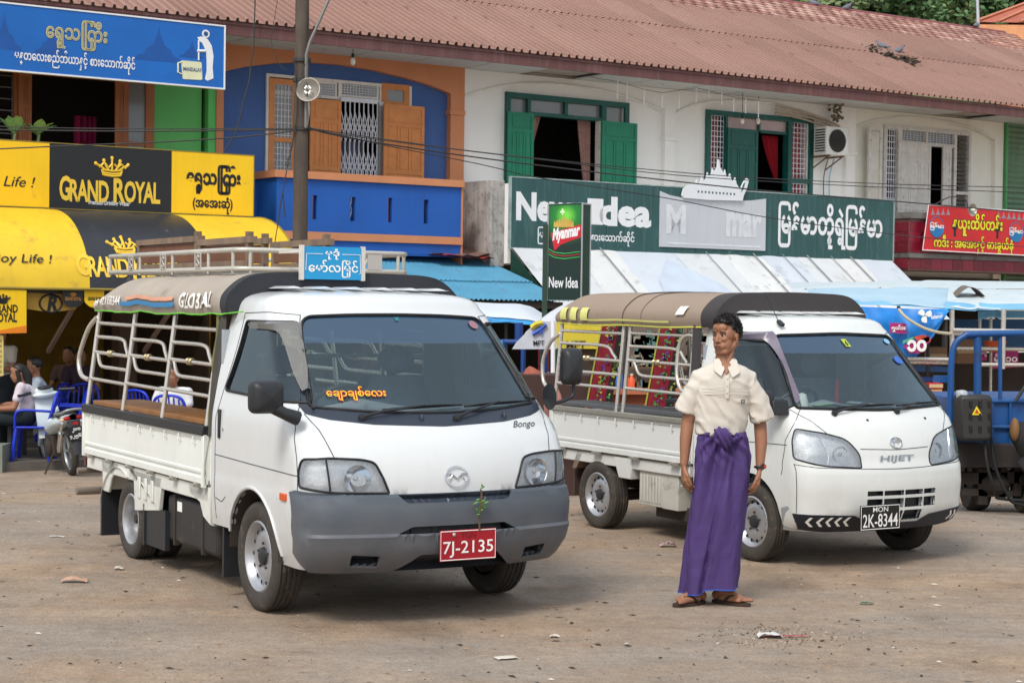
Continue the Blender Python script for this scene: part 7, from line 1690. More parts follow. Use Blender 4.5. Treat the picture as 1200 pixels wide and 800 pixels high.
def capfn(u,v):
 a=u*2*pi; e=lerp(-.55,1,v)*pi/2; d=V((cos(e)*cos(a),cos(e)*sin(a),sin(e)))
 k=1.0 if hl_(d)>0 else .86; n_=noise.noise(d*5)*.07+noise.noise(d*14)*.05+(.10*max(0,d.z)+(.10 if d.x>.1 else 0)*max(0,d.z) if hl_(d)>0 else 0)
 return HT@V((-.012+(.100+.004)*d.x*(k+n_),.080*d.y*(k+n_),.028+.100*d.z*(k+n_)))
sh_.grid(40,24,capfn,cu=True)
sh_.build('hair_cap',m_hair,man,smooth=70,fix=False)
hair(q,Matrix(HT)@Matrix.Scale(1.06,4),lambda d: hl_(d)*(.45+.3*max(0,d.z)),3600,5,.0017,.9); q.build('hair',m_hair,man,smooth=60,fix=False)
m_shirt=M('cream_cotton',rgb(206,199,188),.85,var=.04,vs=6,bump=.15,bs=260)
q=MB()
sec=[(.985,.066,.140,.092),(1.04,.070,.146,.096),(1.10,.076,.150,.100),(1.17,.082,.155,.104),(1.24,.087,.160,.106),(1.30,.088,.163,.100),(1.345,.088,.158,.085),(1.375,.088,.125,.070),(1.395,.088,.080,.060)]
n=28; vs=[]
for z,cx,rx,ry in sec: vs += [(cx+rx*(abs(cos(a))**.82)*(1 if cos(a)>0 else-1),.010+ry*(abs(sin(a))**.9)*(1 if sin(a)>0 else-1),z) for a in [k/n*2*pi for k in range(n)]]
fs=[(j*n+k,j*n+(k+1)%n,(j+1)*n+(k+1)%n,(j+1)*n+k) for j in range(len(sec)-1) for k in range(n)]+[tuple(range(n))[::-1],tuple((len(sec)-1)*n+k for k in range(n))]
q.add(vs,fs)
q.tube([(.02,.01,1.305),(-.045,.012,1.298),(-.092,.02,1.235),(-.120,.03,1.16),(-.134,.034,1.115)],[.054,.058,.058,.060,.064],20)
q.tube([(.155,.01,1.305),(.225,.012,1.290),(.274,.02,1.215),(.303,.032,1.125),(.316,.036,1.075)],[.054,.058,.066,.068,.071],20)
cap_(q,(.05,.012,1.352),(-.055,.012,1.312),.052,.054); cap_(q,(.13,.012,1.352),(.228,.012,1.308),.052,.054)
sm_=remesh(q,.0075,6,.5)
def fold(p):
 x,y,z=p.x-.085,p.y,p.z; d=0
 tw=max(0,1-abs(z-1.02)/.16)
 d += .0055*tw*sin(x*80+z*40+3*noise.noise(V((x*9,z*9,1))))
 n1=1-abs(noise.noise(V((x*9+z*7,y*5,z*5-x*4))))*2.2; d += .009*max(0,n1)**3*(1.25-min(1,max(0,z-.98)/.45)*.6)+.011*noise.noise(V((x*8+z*3,y*6,z*6)))+.005*noise.noise(V((x*24+z*16,y*14,z*15+4)))
 ax=max(0,1-abs(z-1.25)/.13)*max(0,min(1,(abs(x)-.07)/.06)); d += .0028*ax*sin((z*.8-abs(x)*1.0)*70+3*noise.noise(V((x*7,z*7,2))))
 return d
nm={}
sm2=MB(); sm2.v=sm_.v; sm2.f=sm_.f; sm2.m=sm_.m; me=sm2.mesh('t',m_shirt,fix=True)
for v_ in me.vertices:
 p=v_.co; v_.co=p+v_.normal*fold(p)
sm2.v=[v_.co.copy() for v_ in me.vertices]; sm2.f=[tuple(p.vertices) for p in me.polygons]
sm2.build('shirt',m_shirt,man,smooth=80,fix=False)
def SH(x,z):
 z2=z; k=0
 for a,b in zip(sec,sec[1:]):
  if a[0]<=z<=b[0]: t=(z-a[0])/(b[0]-a[0]); cx,rx,ry=(lerp(a[i],b[i],t) for i in (1,2,3)); break
 else: cx,rx,ry=sec[-1][1:] if z>1 else sec[0][1:]
 c_=max(-.98,min(.98,(x-cx)/rx)); c2_=abs(c_)**(1/.82); s_=sqrt(max(0,1-c2_*c2_))
 return V((x,.010-ry*(s_**.9)-.004,z))
q=MB(); q.prism([(.062,1.402),(.118,1.402),(.096,1.345),(.086,1.335)],lambda a,b,d: SH(a,b)+V((0,-d-.004,0)),0,.006); q.build('neck_opening',m_skin,man,bevel=.003)
for s,pts in ((-1,[(.022,1.425),(.052,1.432),(.080,1.375),(.058,1.330),(.018,1.362)]),(1,[(.155,1.425),(.122,1.432),(.098,1.375),(.122,1.322),(.166,1.352)])):
 q=MB()
 def cf(a,b,d=0.):
  p=SH(a,min(b,1.385)); p.z=b; k=max(0,(b-1.375)/.055)
  return V((a,p.y+k*.045-.012-d,b))
 q.prism(rpoly(pts,.008,3),cf,0,.006); q.build('collar',m_shirt,man,smooth=40)
q=MB()
for k in range(19):
 a=lerp(-.15*pi,1.15*pi,k/18); q.v += [V((.088+.074*cos(a),.022+.060*sin(a),1.375)),V((.090+.062*cos(a),.024+.050*sin(a),1.432))]
q.f=[(2*k,2*k+2,2*k+3,2*k+1) for k in range(18)]; q.m=[0]*18; q.build('collar_back',m_shirt,man,smooth=60)
q=MB(); q.grid(3,10,lambda u,v: SH(lerp(.083,.103,u),lerp(1.205,1.34,v))+V((0,-.0065,0))); q.build('placket',m_shirt,man,smooth=60)
for z in (1.315,1.275,1.235): q=MB(); q.ball(SH(.093,z)+V((0,-.010,0)),(.0045,.002,.0045),8,5); q.build('button',M('shirt_button',rgb(190,182,166),.4),man,smooth=60)
for z,w_ in ((1.262,.0016),(1.243,.0012),(1.226,.0022)):
 q=MB()
 for a,b in ((-.055,.078),(.108,.228)): q.tube([SH(lerp(a,b,k/12),z-.12*abs(lerp(a,b,k/12)-.09)**1.5)+V((0,-.004,0)) for k in range(13)],w_,4)
 q.build('chest_stripe',M('grey_thread',rgb(186,178,166),.9),man)
q=MB()
for a,b,c_,d_ in ((.176,.198,1.193,1.197),(.176,.198,1.176,1.180),(.176,.181,1.176,1.197),(.193,.198,1.176,1.197)): q.prism([(a,c_),(b,c_),(b,d_),(a,d_)],lambda x,z,d: SH(x,z)+V((0,-.006-d,0)),0,.002)
q.build('badge',M('dark_thread',rgb(60,60,66),.8),man)
m_lon=bpy.data.materials.new('purple_checked_longyi'); m_lon.use_nodes=True
n_=m_lon.node_tree.nodes; l_=m_lon.node_tree.links; b_=n_['Principled BSDF']; tc=n_.new('ShaderNodeTexCoord')
def wv(dirn,sc):
 w_=n_.new('ShaderNodeTexWave'); w_.bands_direction=dirn; w_.inputs['Scale'].default_value=sc; w_.inputs['Distortion'].default_value=.6; w_.inputs['Detail'].default_value=1; l_.new(tc.outputs['Object'],w_.inputs[0]); r_=n_.new('ShaderNodeValToRGB'); r_.color_ramp.elements[0].position=.82; r_.color_ramp.elements[1].position=.95; l_.new(w_.outputs['Fac'],r_.inputs[0]); return r_.outputs[0]
mx=n_.new('ShaderNodeMath'); mx.operation='MAXIMUM'; l_.new(wv('X',30),mx.inputs[0]); l_.new(wv('Z',26),mx.inputs[1])
cm_=n_.new('ShaderNodeMix'); cm_.data_type='RGBA'; sc_=n_.new('ShaderNodeMath'); sc_.operation='MULTIPLY'; sc_.inputs[1].default_value=.32; l_.new(mx.outputs[0],sc_.inputs[0]); l_.new(sc_.outputs[0],cm_.inputs[0])
nz_=n_.new('ShaderNodeTexNoise'); nz_.inputs['Scale'].default_value=5; l_.new(tc.outputs['Object'],nz_.inputs[0]); r_=n_.new('ShaderNodeValToRGB'); r_.color_ramp.elements[0].position=.3; r_.color_ramp.elements[1].position=.7; r_.color_ramp.elements[0].color=(*rgb(56,38,92),1); r_.color_ramp.elements[1].color=(*rgb(69,47,108),1); l_.new(nz_.outputs[0],r_.inputs[0])
l_.new(r_.outputs[0],cm_.inputs[6]); cm_.inputs[7].default_value=(*rgb(108,84,146),1); l_.new(cm_.outputs[2],b_.inputs['Base Color']); b_.inputs['Roughness'].default_value=.8
def LY(a,v,lift=0.):
 """a: angle (0 image right, -90 towards the camera), v: 0 hem .. 1 waist"""
 zt_=1.005; L_=lerp(-.150,-.062,v**.9) ; Rr=.172+.085*sin(pi*min(1,v*1.02)**1.3)*1.0 if v<1 else .222
 Rr=(.172,.185,.205,.226,.243,.240,.222)[0]
 ks=(.172,.184,.199,.214,.232,.246,.222); f_=v*6; i_=min(5,int(f_)); Rr=lerp(ks[i_],ks[i_+1],f_-i_)
 cx=(L_+Rr)/2; rx=(Rr-L_)/2; ry=(.100,.105,.112,.118,.120,.112,.094)[i_]+((.105,.112,.118,.120,.112,.094,.094)[i_]-(.100,.105,.112,.118,.120,.112,.094)[i_])*(f_-i_)
 fr=max(0,-sin(a)); z0=.062+.034/(1+math.exp(-(a+pi/2+.22)*22))*(1 if abs(a+pi/2)<2.2 else 0)
 z=lerp(z0,zt_,v)
 th=a+pi/2; d=0; vv=1-v
 d += .019*fr*sin(th*(9-4.5*vv)+1.0+2.2*vv)*(.35+.9*v)+.015*sin(a*5+v*3)*vv
 d += .010*noise.noise(V((cos(a)*2,sin(a)*2,v*5)))+.004*noise.noise(V((cos(a)*7,sin(a)*7,v*14)))
 e0=lerp(-.20,.30,v**1.2)-.02
 st=1/(1+math.exp(-(th-e0)*34)); d += .030*st*max(0,cos(th*.8))*(vv*.8+.2) if abs(th)<1.9 else 0
 d -= .020*math.exp(-((th-e0+.07)*14)**2)*(.3+vv)
 x_=cx+rx*cos(a); ph_=atan2(x_-.068,.99-z+.03); ds=math.hypot(x_-.068,.97-z)
 d += .013*fr*sin(ph_*15+1.2)*math.exp(-ds/.42)+.006*fr*sin(ph_*31)*math.exp(-ds/.2)
 hb=.012*math.exp(-((v-.86)/.05)**2)*sin(th*14+v*60)*fr; d += hb
 if v>.97: d -= .004
 return V((cx+(rx+d+lift)*(abs(cos(a))**.9)*(1 if cos(a)>0 else-1),.008+(ry+d+lift)*sin(a),z))
q=MB(); q.grid(150,76,lambda u,v: LY(-pi/2-pi+u*2*pi,v),cu=True)
lg=q.build('longyi',m_lon,man,smooth=80,fix=False)
q=MB(); q.tube([LY(-pi/2-pi+k/150*2*pi,.003,.001)+V((0,0,.0)) for k in range(150)],.0035,5,closed=True); q.build('blue_hem',M('blue_hem_thread',rgb(44,84,170),.8),man,smooth=60)
q=MB()
def tw(q,pts,rs,k=7,amp=.16):
 P=hull(pts,5); n2=len(P); Rr=[lerp(rs[int(min(len(rs)-2,i/(n2-1)*(len(rs)-1)))],rs[int(min(len(rs)-2,i/(n2-1)*(len(rs)-1)))+1],(i/(n2-1)*(len(rs)-1))%1 if i<n2-1 else 1) for i in range(n2)]
 q.tube(P,Rr,14)
tw(q,[(.035,-.105,.985),(.050,-.128,1.002),(.075,-.130,.985),(.088,-.122,.945),(.078,-.118,.915)],[.022,.040,.042,.036,.016]); tw(q,[(.030,-.108,.955),(.052,-.125,.965),(.080,-.122,.93)],[.016,.026,.014])
tw(q,[(.09,-.112,.935),(.13,-.108,.965),(.18,-.085,.985)],[.010,.014,.008])
kn=remesh(q,.006,5,.5); me=kn.mesh('t',m_lon,fix=True)
for v_ in me.vertices: v_.co=v_.co+v_.normal*(.006*sin(v_.co.x*190+v_.co.z*120))
kn.v=[v_.co.copy() for v_ in me.vertices]; kn.f=[tuple(p.vertices) for p in me.polygons]; kn.build('knot',m_lon,man,smooth=80,fix=False)
q=MB(); q.tube([(.303+.029*cos(a),.0+.029*sin(a),.806+.004*cos(a)) for a in [k/20*2*pi for k in range(20)]],.0075,6,closed=True); wt=q.build('watch_strap',m_blkp,man,smooth=60)
q=MB(); q.lathe([(0,-.012),(.016,-.012),(.016,0),(0,0)],16,'y',(.318,-.026,.808)); q.build('watch_case',M('watch_case',rgb(60,62,70),.3,.6),man,smooth=40); q=MB(); q.box(.322,-.039,.80,.336,-.036,.816); q.build('watch_face',M('orange_watch_face',rgb(190,70,40),.4),man)
q=MB(); q.tube([(-.150+.0095*cos(a),-.010+.0095*sin(a),.688) for a in [k/12*2*pi for k in range(12)]],.0022,5,closed=True); q.build('ring',M('silver_ring',rgb(220,210,180),.2,1.),man)
for heel,d,s in (f1,f2):
 q=MB(); out=[]
 for k in range(26):
  a=k/26*2*pi; L=.128; wx=lerp(.036,.047,(cos(a)+1)/2); out.append((L*cos(a),wx*sin(a)))
 c=heel+d*.098
 q.prism(out,lambda a,b,zz: V((c.x,c.y,0))+d*a+s*b+V((0,0,zz)),.001,.017); q.build('sandal_sole',M('dark_sandal_sole',rgb(60,42,32),.8),man,smooth=40)
 q=MB(); toe=heel+d*.165+s*.013+V((0,0,.018))
 for sg in (-1,1):
  q.tube(hull([toe,toe-d*.012+V((0,0,.028)),heel+d*.115+s*sg*.030+V((0,0,.052)),heel+d*.070+s*sg*.046+V((0,0,.018))]),.0075,7)
 q.ball(toe+V((0,0,.03))-d*.012,.011); q.build('sandal_strap',M('black_sandal_strap',rgb(22,20,20),.6),man,smooth=60)
def figure(label,loc,yaw,J,shirt,legs,hairf=None,vox=.012,grp=None,sleeves=.55,skirt=False,s=1.):
 """J: dict of joints in a body frame (x forward, y left, z up); simple but continuous body with clothes as children"""
 t=thing('person',label,'person'); t.location=loc; t.rotation_euler=(0,0,yaw); t.scale=(s,s,s); ORG[t.name]=None
 if grp: t['group']=grp
 q=MB(); hd=V(J['head']); T=Matrix.Translation(hd)@Matrix.Rotation(J.get('hy',0),4,'Z')@Matrix.Rotation(J.get('hp',0),4,'Y'); head(q,T)
 ch,pv=V(J['chest']),V(J['pelvis']); cap_(q,ch+V((0,0,.08)),T@V((-.02,0,-.05)),.055,.05)
 ell(q,ch,(.095,.15,.15)); cap_(q,ch,pv,.11,.12)
 for k in ('l','r'):
  a=[V(p) for p in J['arm_'+k]]; limb(q,a,[.052,.040,.027]); e=(a[2]-a[1]).normalized(); cap_(q,a[2],a[2]+e*.07,.030,.024);
  for i in range(4): o=V((0,0,1)).cross(e).normalized()*(i-1.5)*.017; cap_(q,a[2]+e*.06+o,a[2]+e*(.13+(.0,.012,.01,-.01)[i])+o,.009,.008,8)
  g_=[V(p) for p in J['leg_'+k]]; limb(q,g_,[.085,.058,.038]); d=V(J.get('toe',(1,0,0))); cap_(q,g_[2]-V((0,0,.04)),g_[2]+d*.15-V((0,0,.055)),.036,.028)
 remesh(q,vox,3).build('body',m_skin,t,smooth=80,fix=False)
 q=MB(); ell(q,ch,(.115,.17,.16)); cap_(q,ch,pv,.135,.145); cap_(q,ch+V((0,-.15,.09)),ch+V((0,.15,.09)),.06,.06)
 for k in ('l','r'): a=[V(p) for p in J['arm_'+k]]; cap_(q,a[0],a[0].lerp(a[1],sleeves),.066,.060)
 r_=remesh(q,.014,4); r_.v=[p+V((noise.noise(p*9),noise.noise(p*9+V((5,0,0))),0))*.012 for p in r_.v]; r_.build('shirt',shirt,t,smooth=80,fix=False)
 q=MB(); cap_(q,pv+V((0,-.05,-.02)),pv+V((0,.05,-.02)),.14,.14)
 for k in ('l','r'): g_=[V(p) for p in J['leg_'+k]]; limb(q,g_,[.10,.075,.062 if not skirt else .09])
 remesh(q,.014,4).build('trousers',legs,t,smooth=80,fix=False)
 q=MB(); f=hairf or hl_
 q.grid(28,18,lambda u,v: (lambda d: T@V((-.012+.107*d.x*(1 if f(d)>0 else .84),.087*d.y*(1 if f(d)>0 else .84),.028+.105*d.z*(1 if f(d)>0 else .84))))((lambda a,e: V((cos(e)*cos(a),cos(e)*sin(a),sin(e))))(u*2*pi,lerp(-.55,1,v)*pi/2)),cu=True)
 if J.get('long'):
  q.tube(hull([T@V((-.03,0,.06)),T@V((-.085,.01,-.04)),T@V((-.09,.02,-.17)),T@V((-.06,.04,-.30))]),[.07,.085,.09,.088,.085,.08,.08,.078,.075,.07,.07,.068,.065,.06,.05,.04,.035,.03,.02][:19] if False else [lerp(.085,.045,i/18) for i in range(19)],14)
  q.tube(hull([T@V((.02,-.075,.05)),T@V((.01,-.09,-.05)),T@V((.0,-.085,-.20))]),[lerp(.03,.02,i/12) for i in range(13)],8); q.tube(hull([T@V((.03,.075,.05)),T@V((.02,.09,-.05)),T@V((.01,.085,-.20))]),[lerp(.03,.02,i/12) for i in range(13)],8)
 q.build('hair',m_hair,t,smooth=60,fix=False)
 return t
SIT=dict(head=(.06,0,1.12),chest=(.02,0,.84),pevis=0,pelvis=(-.02,0,.56),arm_l=[(.02,.19,.92),(.10,.24,.66),(.36,.14,.64)],arm_r=[(.02,-.19,.92),(.10,-.24,.66),(.36,-.12,.64)],leg_l=[(.04,.10,.52),(.45,.13,.52),(.46,.12,.10)],leg_r=[(.04,-.10,.52),(.44,-.12,.54),(.42,-.12,.10)])
m_pinkw=M('pale_pink_shirt',rgb(206,196,204),.9); m_blueg=M('pale_blue_shirt',rgb(168,178,192),.9); m_darkt=M('dark_trousers',rgb(24,34,40),.9); m_greyw=M('grey_white_shirt',rgb(190,184,172),.9); m_white_s=M('white_shirt_cloth',rgb(214,214,216),.9)
FZ=-.30
J=dict(SIT); J.update(hy=R(18),long=True,head=(.07,0,1.08),chest=(-.03,0,.80),hp=.1)
wp=at(28,500,22.5); figure('woman with long black hair in a pale shirt leaning forward on a chair',(wp.x,22.5,FZ),R(190),J,m_pinkw,m_darkt)
J=dict(SIT); J.update(arm_r=[(.02,-.19,.92),(.20,-.22,.74),(.16,-.04,1.0)],hy=R(-10))
wp=at(45,500,23.4); figure('man in a pale blue shirt sitting behind the woman',(wp.x,23.4,FZ+.02),R(196),J,m_blueg,m_darkt)
ST=dict(head=(.02,0,1.56),chest=(0,0,1.27),pelvis=(0,0,.95),arm_l=[(0,.20,1.36),(.05,.24,1.10),(.24,.10,1.12)],arm_r=[(0,-.20,1.36),(.05,-.24,1.10),(.24,-.06,1.14)],leg_l=[(0,.09,.90),(.01,.10,.48),(0,.10,.08)],leg_r=[(0,-.09,.90),(.01,-.10,.48),(0,-.10,.08)])
wp=at(2,450,24.2); figure('person in a grey shirt standing with folded arms in the dim tea shop',(wp.x,24.2,FZ-.03),R(-120),ST,m_greyw,m_darkt)
J=dict(SIT); J.update(hy=R(4)); wp=at(204,480,22.8); figure('man in a white shirt sitting behind the bars of the nearest truck',(wp.x,22.8,FZ-.06),R(-100),J,m_white_s,m_darkt)
wp=at(78,420,25.6); J=dict(SIT); figure('dim figure in a brown shirt at the back of the tea shop, left of two',(wp.x,25.8,FZ+.1),R(-100),J,M('brown_shirt',rgb(90,70,64),.9),m_darkt)
wp=at(90,420,25.2); J=dict(SIT); figure('dim figure in a dark shirt at the back of the tea shop, right of two',(wp.x,25.4,FZ+.1),R(-70),J,M('dark_plum_shirt',rgb(60,44,56),.9),m_darkt)
J=dict(SIT); J.update(hy=R(20),long=True); wp=at(1004,450,17.6); figure('woman in a white blouse with long hair, seen through the windscreen of the second truck',(wp.x,17.6,ground(17.6)+.22),R(-95),J,m_white_s,m_darkt)
J=dict(SIT); J.update(hy=R(-15)); wp=at(1023,450,17.9); figure('person in a white shirt beside the woman, seen through the windscreen',(wp.x,17.9,ground(17.9)+.30),R(-80),J,m_white_s,m_darkt)
def pipe(par,name,pts,r,mat,n=8,smooth_=True):
 P=[at(*p) if len(p)==3 else V(p) for p in pts]; q=MB(); q.tube(hull(P,4) if smooth_ and len(P)>2 else P,r,n); return q.build(name,mat,par,smooth=50)
def pan(par,name,pts,Y,th,mat,bevel=None):
 P=[at(x,y,Y) for x,y in pts]; n=len(P); q=MB(); q.v=P+[p+V((0,th,0)) for p in P]; q.f=[tuple(range(n)),tuple(range(2*n-1,n-1,-1))]+[(i,n+i,n+(i+1)%n,(i+1)%n) for i in range(n)]; q.m=[0]*len(q.f)
 return q.build(name,mat,par,bevel=bevel)
def wroot(name,label,cat,px,Y,group=None):
 p=on_ground(px,Y); t=thing(name,label,cat,None,(p.x,p.y,p.z),group); return t
m_bch=M('blue_chair_plastic',rgb(24,52,190),.4,var=.06)
def make_chair():
 t=thing('plastic_chair','blue plastic armchair holding the woman at the left edge','chair',None,None,'blue plastic chairs of the tea shop'); ORG[t.name]=None
 q=MB(); q.grid(9,9,lambda u,v: V(((v-.5)*.42,(u-.5)*(.44-.05*(1-v)),.43-.018*sin(pi*u)*sin(pi*v)))); q.grid(9,9,lambda u,v: V(((v-.5)*.42,(u-.5)*(.44-.05*(1-v)),.415-.018*sin(pi*u)*sin(pi*v))))
 q.tube([(.21,-.22,.42),(.21,.22,.42)],.016,8); q.tube([(-.21,-.2,.42),(.21,-.22,.42)],.016,8); q.tube([(-.21,.2,.42),(.21,.22,.42)],.016,8); q.build('seat',m_bch,t,smooth=50)
 for sx,sy in ((1,1),(1,-1),(-1,1),(-1,-1)):
  q=MB(); q.bar((sx*.19,sy*.20,.43),(sx*.23,sy*.235,0),.05,.035); q.build('leg',m_bch,t,bevel=.008)
 q=MB(); q.tube(hull([(-.19,-.21,.43),(-.25,-.22,.62),(-.29,-.17,.80),(-.30,0,.845),(-.29,.17,.80),(-.25,.22,.62),(-.19,.21,.43)]),.020,8)
 for k in range(5): y=(k-2)*.066; q.tube([(-.20,y,.43),(-.25,y,.62),(-.29,y,.83-abs(y)*.25)],.011,6)
 q.build('backrest',m_bch,t,smooth=50)
 for s in (-1,1): q=MB(); q.tube(hull([(.20,s*.225,.43),(.19,s*.25,.58),(.12,s*.255,.635),(-.10,s*.245,.63),(-.25,s*.22,.62)]),.017,8); q.build('armrest',m_bch,t,smooth=50)
 return t
ch0=make_chair()
def pl(px,Y,rz,lab,first=False,z=FZ):
 p=at(px,500,Y); loc=(p.x,Y,z)
 if first: ch0.location=loc; ch0.rotation_euler=(0,0,rz); return ch0
 return dup(ch0,loc,rz,lab)
pl(40,22.45,R(186),None,True)
pl(76,23.4,R(200),'blue plastic armchair partly hidden behind the white scooter')
pl(207,22.5,R(80),'blue plastic armchair turned away, behind the bars in front of the man in white')
pl(176,23.6,R(60),'empty blue plastic armchair in the dim tea shop behind the bars of the nearest truck')
pl(92,24.6,R(-90),'blue plastic armchair at the back of the tea shop above the scooter')
pl(52,25.,R(170),'blue plastic armchair behind the man in the pale blue shirt')
for px,Y,z_,rz_,lab in ((1004,17.6,.22,-95,'blue plastic armchair under the woman in white behind the second truck'),(1023,17.9,.30,-80,'blue plastic armchair under the second person in white behind the truck')):
 p=at(px,450,Y); dup(ch0,(p.x,Y,ground(Y)+z_),R(rz_),lab)
 q=MB(); q.box(p.x-.35,Y-.35,ground(Y)-.02,p.x+.35,Y+.35,ground(Y)+z_); tag(q.build('platform',M('stall_platform',rgb(110,92,74),.9),org=(p.x,Y,ground(Y)),bevel=.01),'low wooden platform under the '+('woman in white' if px<1010 else 'second person in white')+' behind the second truck','platform')
for px,Y,lab in ((-10,22.8,'low dark tea table in front of the woman at the left edge'),(232,22.9,'low dark table beside the man in the white shirt behind the bars'),(120,24.4,'low dark table in the middle of the dim tea shop')):
 p=at(px,500,Y); t=thing('tea_table',lab,'table',None,(p.x,Y,FZ)); q=MB(); q.box(p.x-.38,Y-.38,FZ+.56,p.x+.38,Y+.38,FZ+.60); q.build('table_top',M('dark_table_top',rgb(70,46,34),.5),t,bevel=.006)
 for sx in (-1,1):
  for sy in (-1,1): q=MB(); q.box(p.x+sx*.33-.025,Y+sy*.33-.025,FZ,p.x+sx*.33+.025,Y+sy*.33+.025,FZ+.56); q.build('leg',m_dkmet,t)
q=MB(); p=at(-6,540,22.0); q.box(p.x-.4,21.9,-.45,p.x+.12,22.3,-.08); tag(q.build('concrete_post',M('grimy_concrete',rgb(120,126,116),.9,var=.2),org=(p.x,22,-.45)),'grimy concrete block at the left edge beside the tea shop step','concrete block')
def scooter():
 p=on_ground(86,21.7); t=thing('scooter','white motor scooter with black number plate parked by the tea shop step, seen from behind','scooter'); t.location=p; t.rotation_euler=(0,0,R(118)); ORG[t.name]=None
 m_w=M('scooter_white',rgb(214,226,228),.3,coat=.4); m_g=M('scooter_grey',rgb(150,156,160),.35,.3); mb_=m_blkp
 lean=Matrix.Rotation(R(-7),4,'X')
 def add(q,n,m,**k): q.v=[lean@v for v in q.v]; return q.build(n,m,t,**k)
 for x in (0.,1.22):
  w_=MB(); w_.lathe([(.22,-.03),(.25,-.045),(.285,-.03),(.295,0),(.285,.03),(.25,.045),(.22,.03)],28,'y',(x,0,.295)); wo=add(w_,'wheel',m_tyre,smooth=50)
  w_=MB(); w_.lathe([(.225,-.02),(.215,0),(.225,.02)],28,'y',(x,0,.295))
  for k in range(5): a=k/5*2*pi; w_.bar((x,0,.295),(x+.21*cos(a),0,.295+.21*sin(a)),.03,.02)
  w_.v=[lean@v for v in w_.v]; w_.build('rim',m_g,wo,smooth=40)
 q=MB(); q.grid(12,10,lambda u,v: V((lerp(-.18,.55,v),(u-.5)*2*lerp(.09,.13,sin(pi*min(1,v+.2))),.74+.05*sin(v*4)-.03*(2*u-1)**2))); q.grid(12,10,lambda u,v: V((lerp(-.18,.55,v),(u-.5)*2*lerp(.09,.13,sin(pi*min(1,v+.2))),.69+.02*sin(v*4)))); add(q,'seat',mb_,smooth=60)
 q=MB()
 q.grid(14,10,lambda u,v: V((lerp(-.38,.45,v),lerp(.07,.17,min(1,v*2))*cos(u*2*pi),lerp(.74,.58,v)+lerp(.05,.16,v)*sin(u*2*pi)*.8)),cu=True); add(q,'tail_cowl',m_w,smooth=60)
 q=MB(); q.tube(hull([(-.34,-.13,.80),(-.42,-.09,.83),(-.44,0,.84),(-.42,.09,.83),(-.34,.13,.80),(-.1,.15,.78)]),.016,8); add(q,'grab_rail',m_g,smooth=50)
 for s in (-1,1):
  q=MB(); q.ball((-.37,s*.075,.735),(.03,.045,.028)); add(q,'tail_lamp',M('scooter_red_lens',rgb(170,30,30),.25),smooth=60)
  q=MB(); q.ball((-.35,s*.125,.72),(.03,.03,.02)); add(q,'indicator',M('scooter_clear_lens',rgb(220,190,150),.25),smooth=60)
 q=MB(); q.grid(7,8,lambda u,v: V((lerp(-.36,-.46,v)+.02*(1-(2*u-1)**2)*-1,(u-.5)*lerp(.16,.12,v),lerp(.70,.30,v)))); add(q,'rear_fender',mb_,smooth=60)
 q=MB(); q.add([(-.455,-.10,.47),(-.455,.10,.47),(-.435,.10,.63),(-.435,-.10,.63)],[(0,1,2,3)]); q.add([(-.450,-.10,.47),(-.450,.10,.47),(-.430,.10,.63),(-.430,-.10,.63)],[(0,1,2,3)]); add(q,'number_plate',M('black_plate',rgb(18,18,20),.4))
 q=MB(); f=lambda a,b,d=0.: V((-.452+b*.12-d+.002,-a,.55+b)); text(q,'၂၁က',f,-.05,.05,.015,.065,.03,d=.008); text(q,'၄၂၅၆၃',f,-.085,.085,-.06,.0,.03,d=.008); add(q,'lettering',m_wht,fix=False)
 q=MB(); q.box(-.46,-.03,.655,-.44,.03,.69); add(q,'reflector',M('scooter_red_lens',rgb(170,30,30),.25))
 for s in (-1,1): q=MB(); q.tube([(-.28,s*.12,.68),(-.02,s*.13,.32)],[.022,.028],10); q.tube([(-.2,s*.12,.56),(-.05,s*.13,.36)],.038,10); add(q,'shock_absorber',m_chr,smooth=50)
 q=MB(); q.tube(hull([(.45,-.16,.28),(.1,-.17,.26),(-.12,-.17,.32),(-.40,-.17,.40)]),[lerp(.03,.055,min(1,k/10)) for k in range(19)],12); add(q,'exhaust',m_g,smooth=50)
 q=MB(); q.box(.3,-.12,.22,.7,.12,.48); q.ball((.5,-.13,.32),(.13,.05,.12)); q.ball((.5,.13,.32),(.13,.05,.12)); add(q,'engine',m_under,bevel=.03)
 q=MB(); q.grid(10,12,lambda u,v: V((lerp(.82,1.02,v)-.12*(1-(2*u-1)**2)*-1*(1-v*.4),(u-.5)*2*lerp(.17,.13,v),lerp(.42,.92,v)))); q.grid(10,12,lambda u,v: V((lerp(.79,.99,v),(u-.5)*2*lerp(.17,.13,v),lerp(.42,.92,v)))); add(q,'leg_shield',m_w,smooth=60)
 q=MB(); q.tube([(1.22,-.08,.29),(1.0,-.06,.85)],.022,8); q.tube([(1.22,.08,.29),(1.0,.06,.85)],.022,8); q.grid(8,12,lambda u,v: V((1.22+.34*cos(R(lerp(20,150,v))),(u-.5)*.15,.295+.34*sin(R(lerp(20,150,v)))-.02*(2*u-1)**2))); add(q,'front_fender',m_w,smooth=60)
 q=MB(); q.ball((.98,0,.99),(.12,.12,.07),14,10); q.ball((.93,0,.95),(.07,.17,.045),14,8); add(q,'handlebar_cowl',m_w,smooth=60)
 q=MB(); q.ball((.90,0,1.04),(.07,.10,.025)); add(q,'instrument',mb_,smooth=60)
 for s in (-1,1):
  q=MB(); q.tube([(.92,s*.18,.99),(.84,s*.36,.98)],.019,8); add(q,'grip',mb_,smooth=50)
  q=MB(); q.tube([(.95,s*.2,.99),(.93,s*.34,.97)],.006,5); add(q,'brake_lever',m_chr)
 q=MB(); q.tube([(.35,.1,.30),(.28,.28,.0)],.012,6); add(q,'side_stand',m_dkmet)
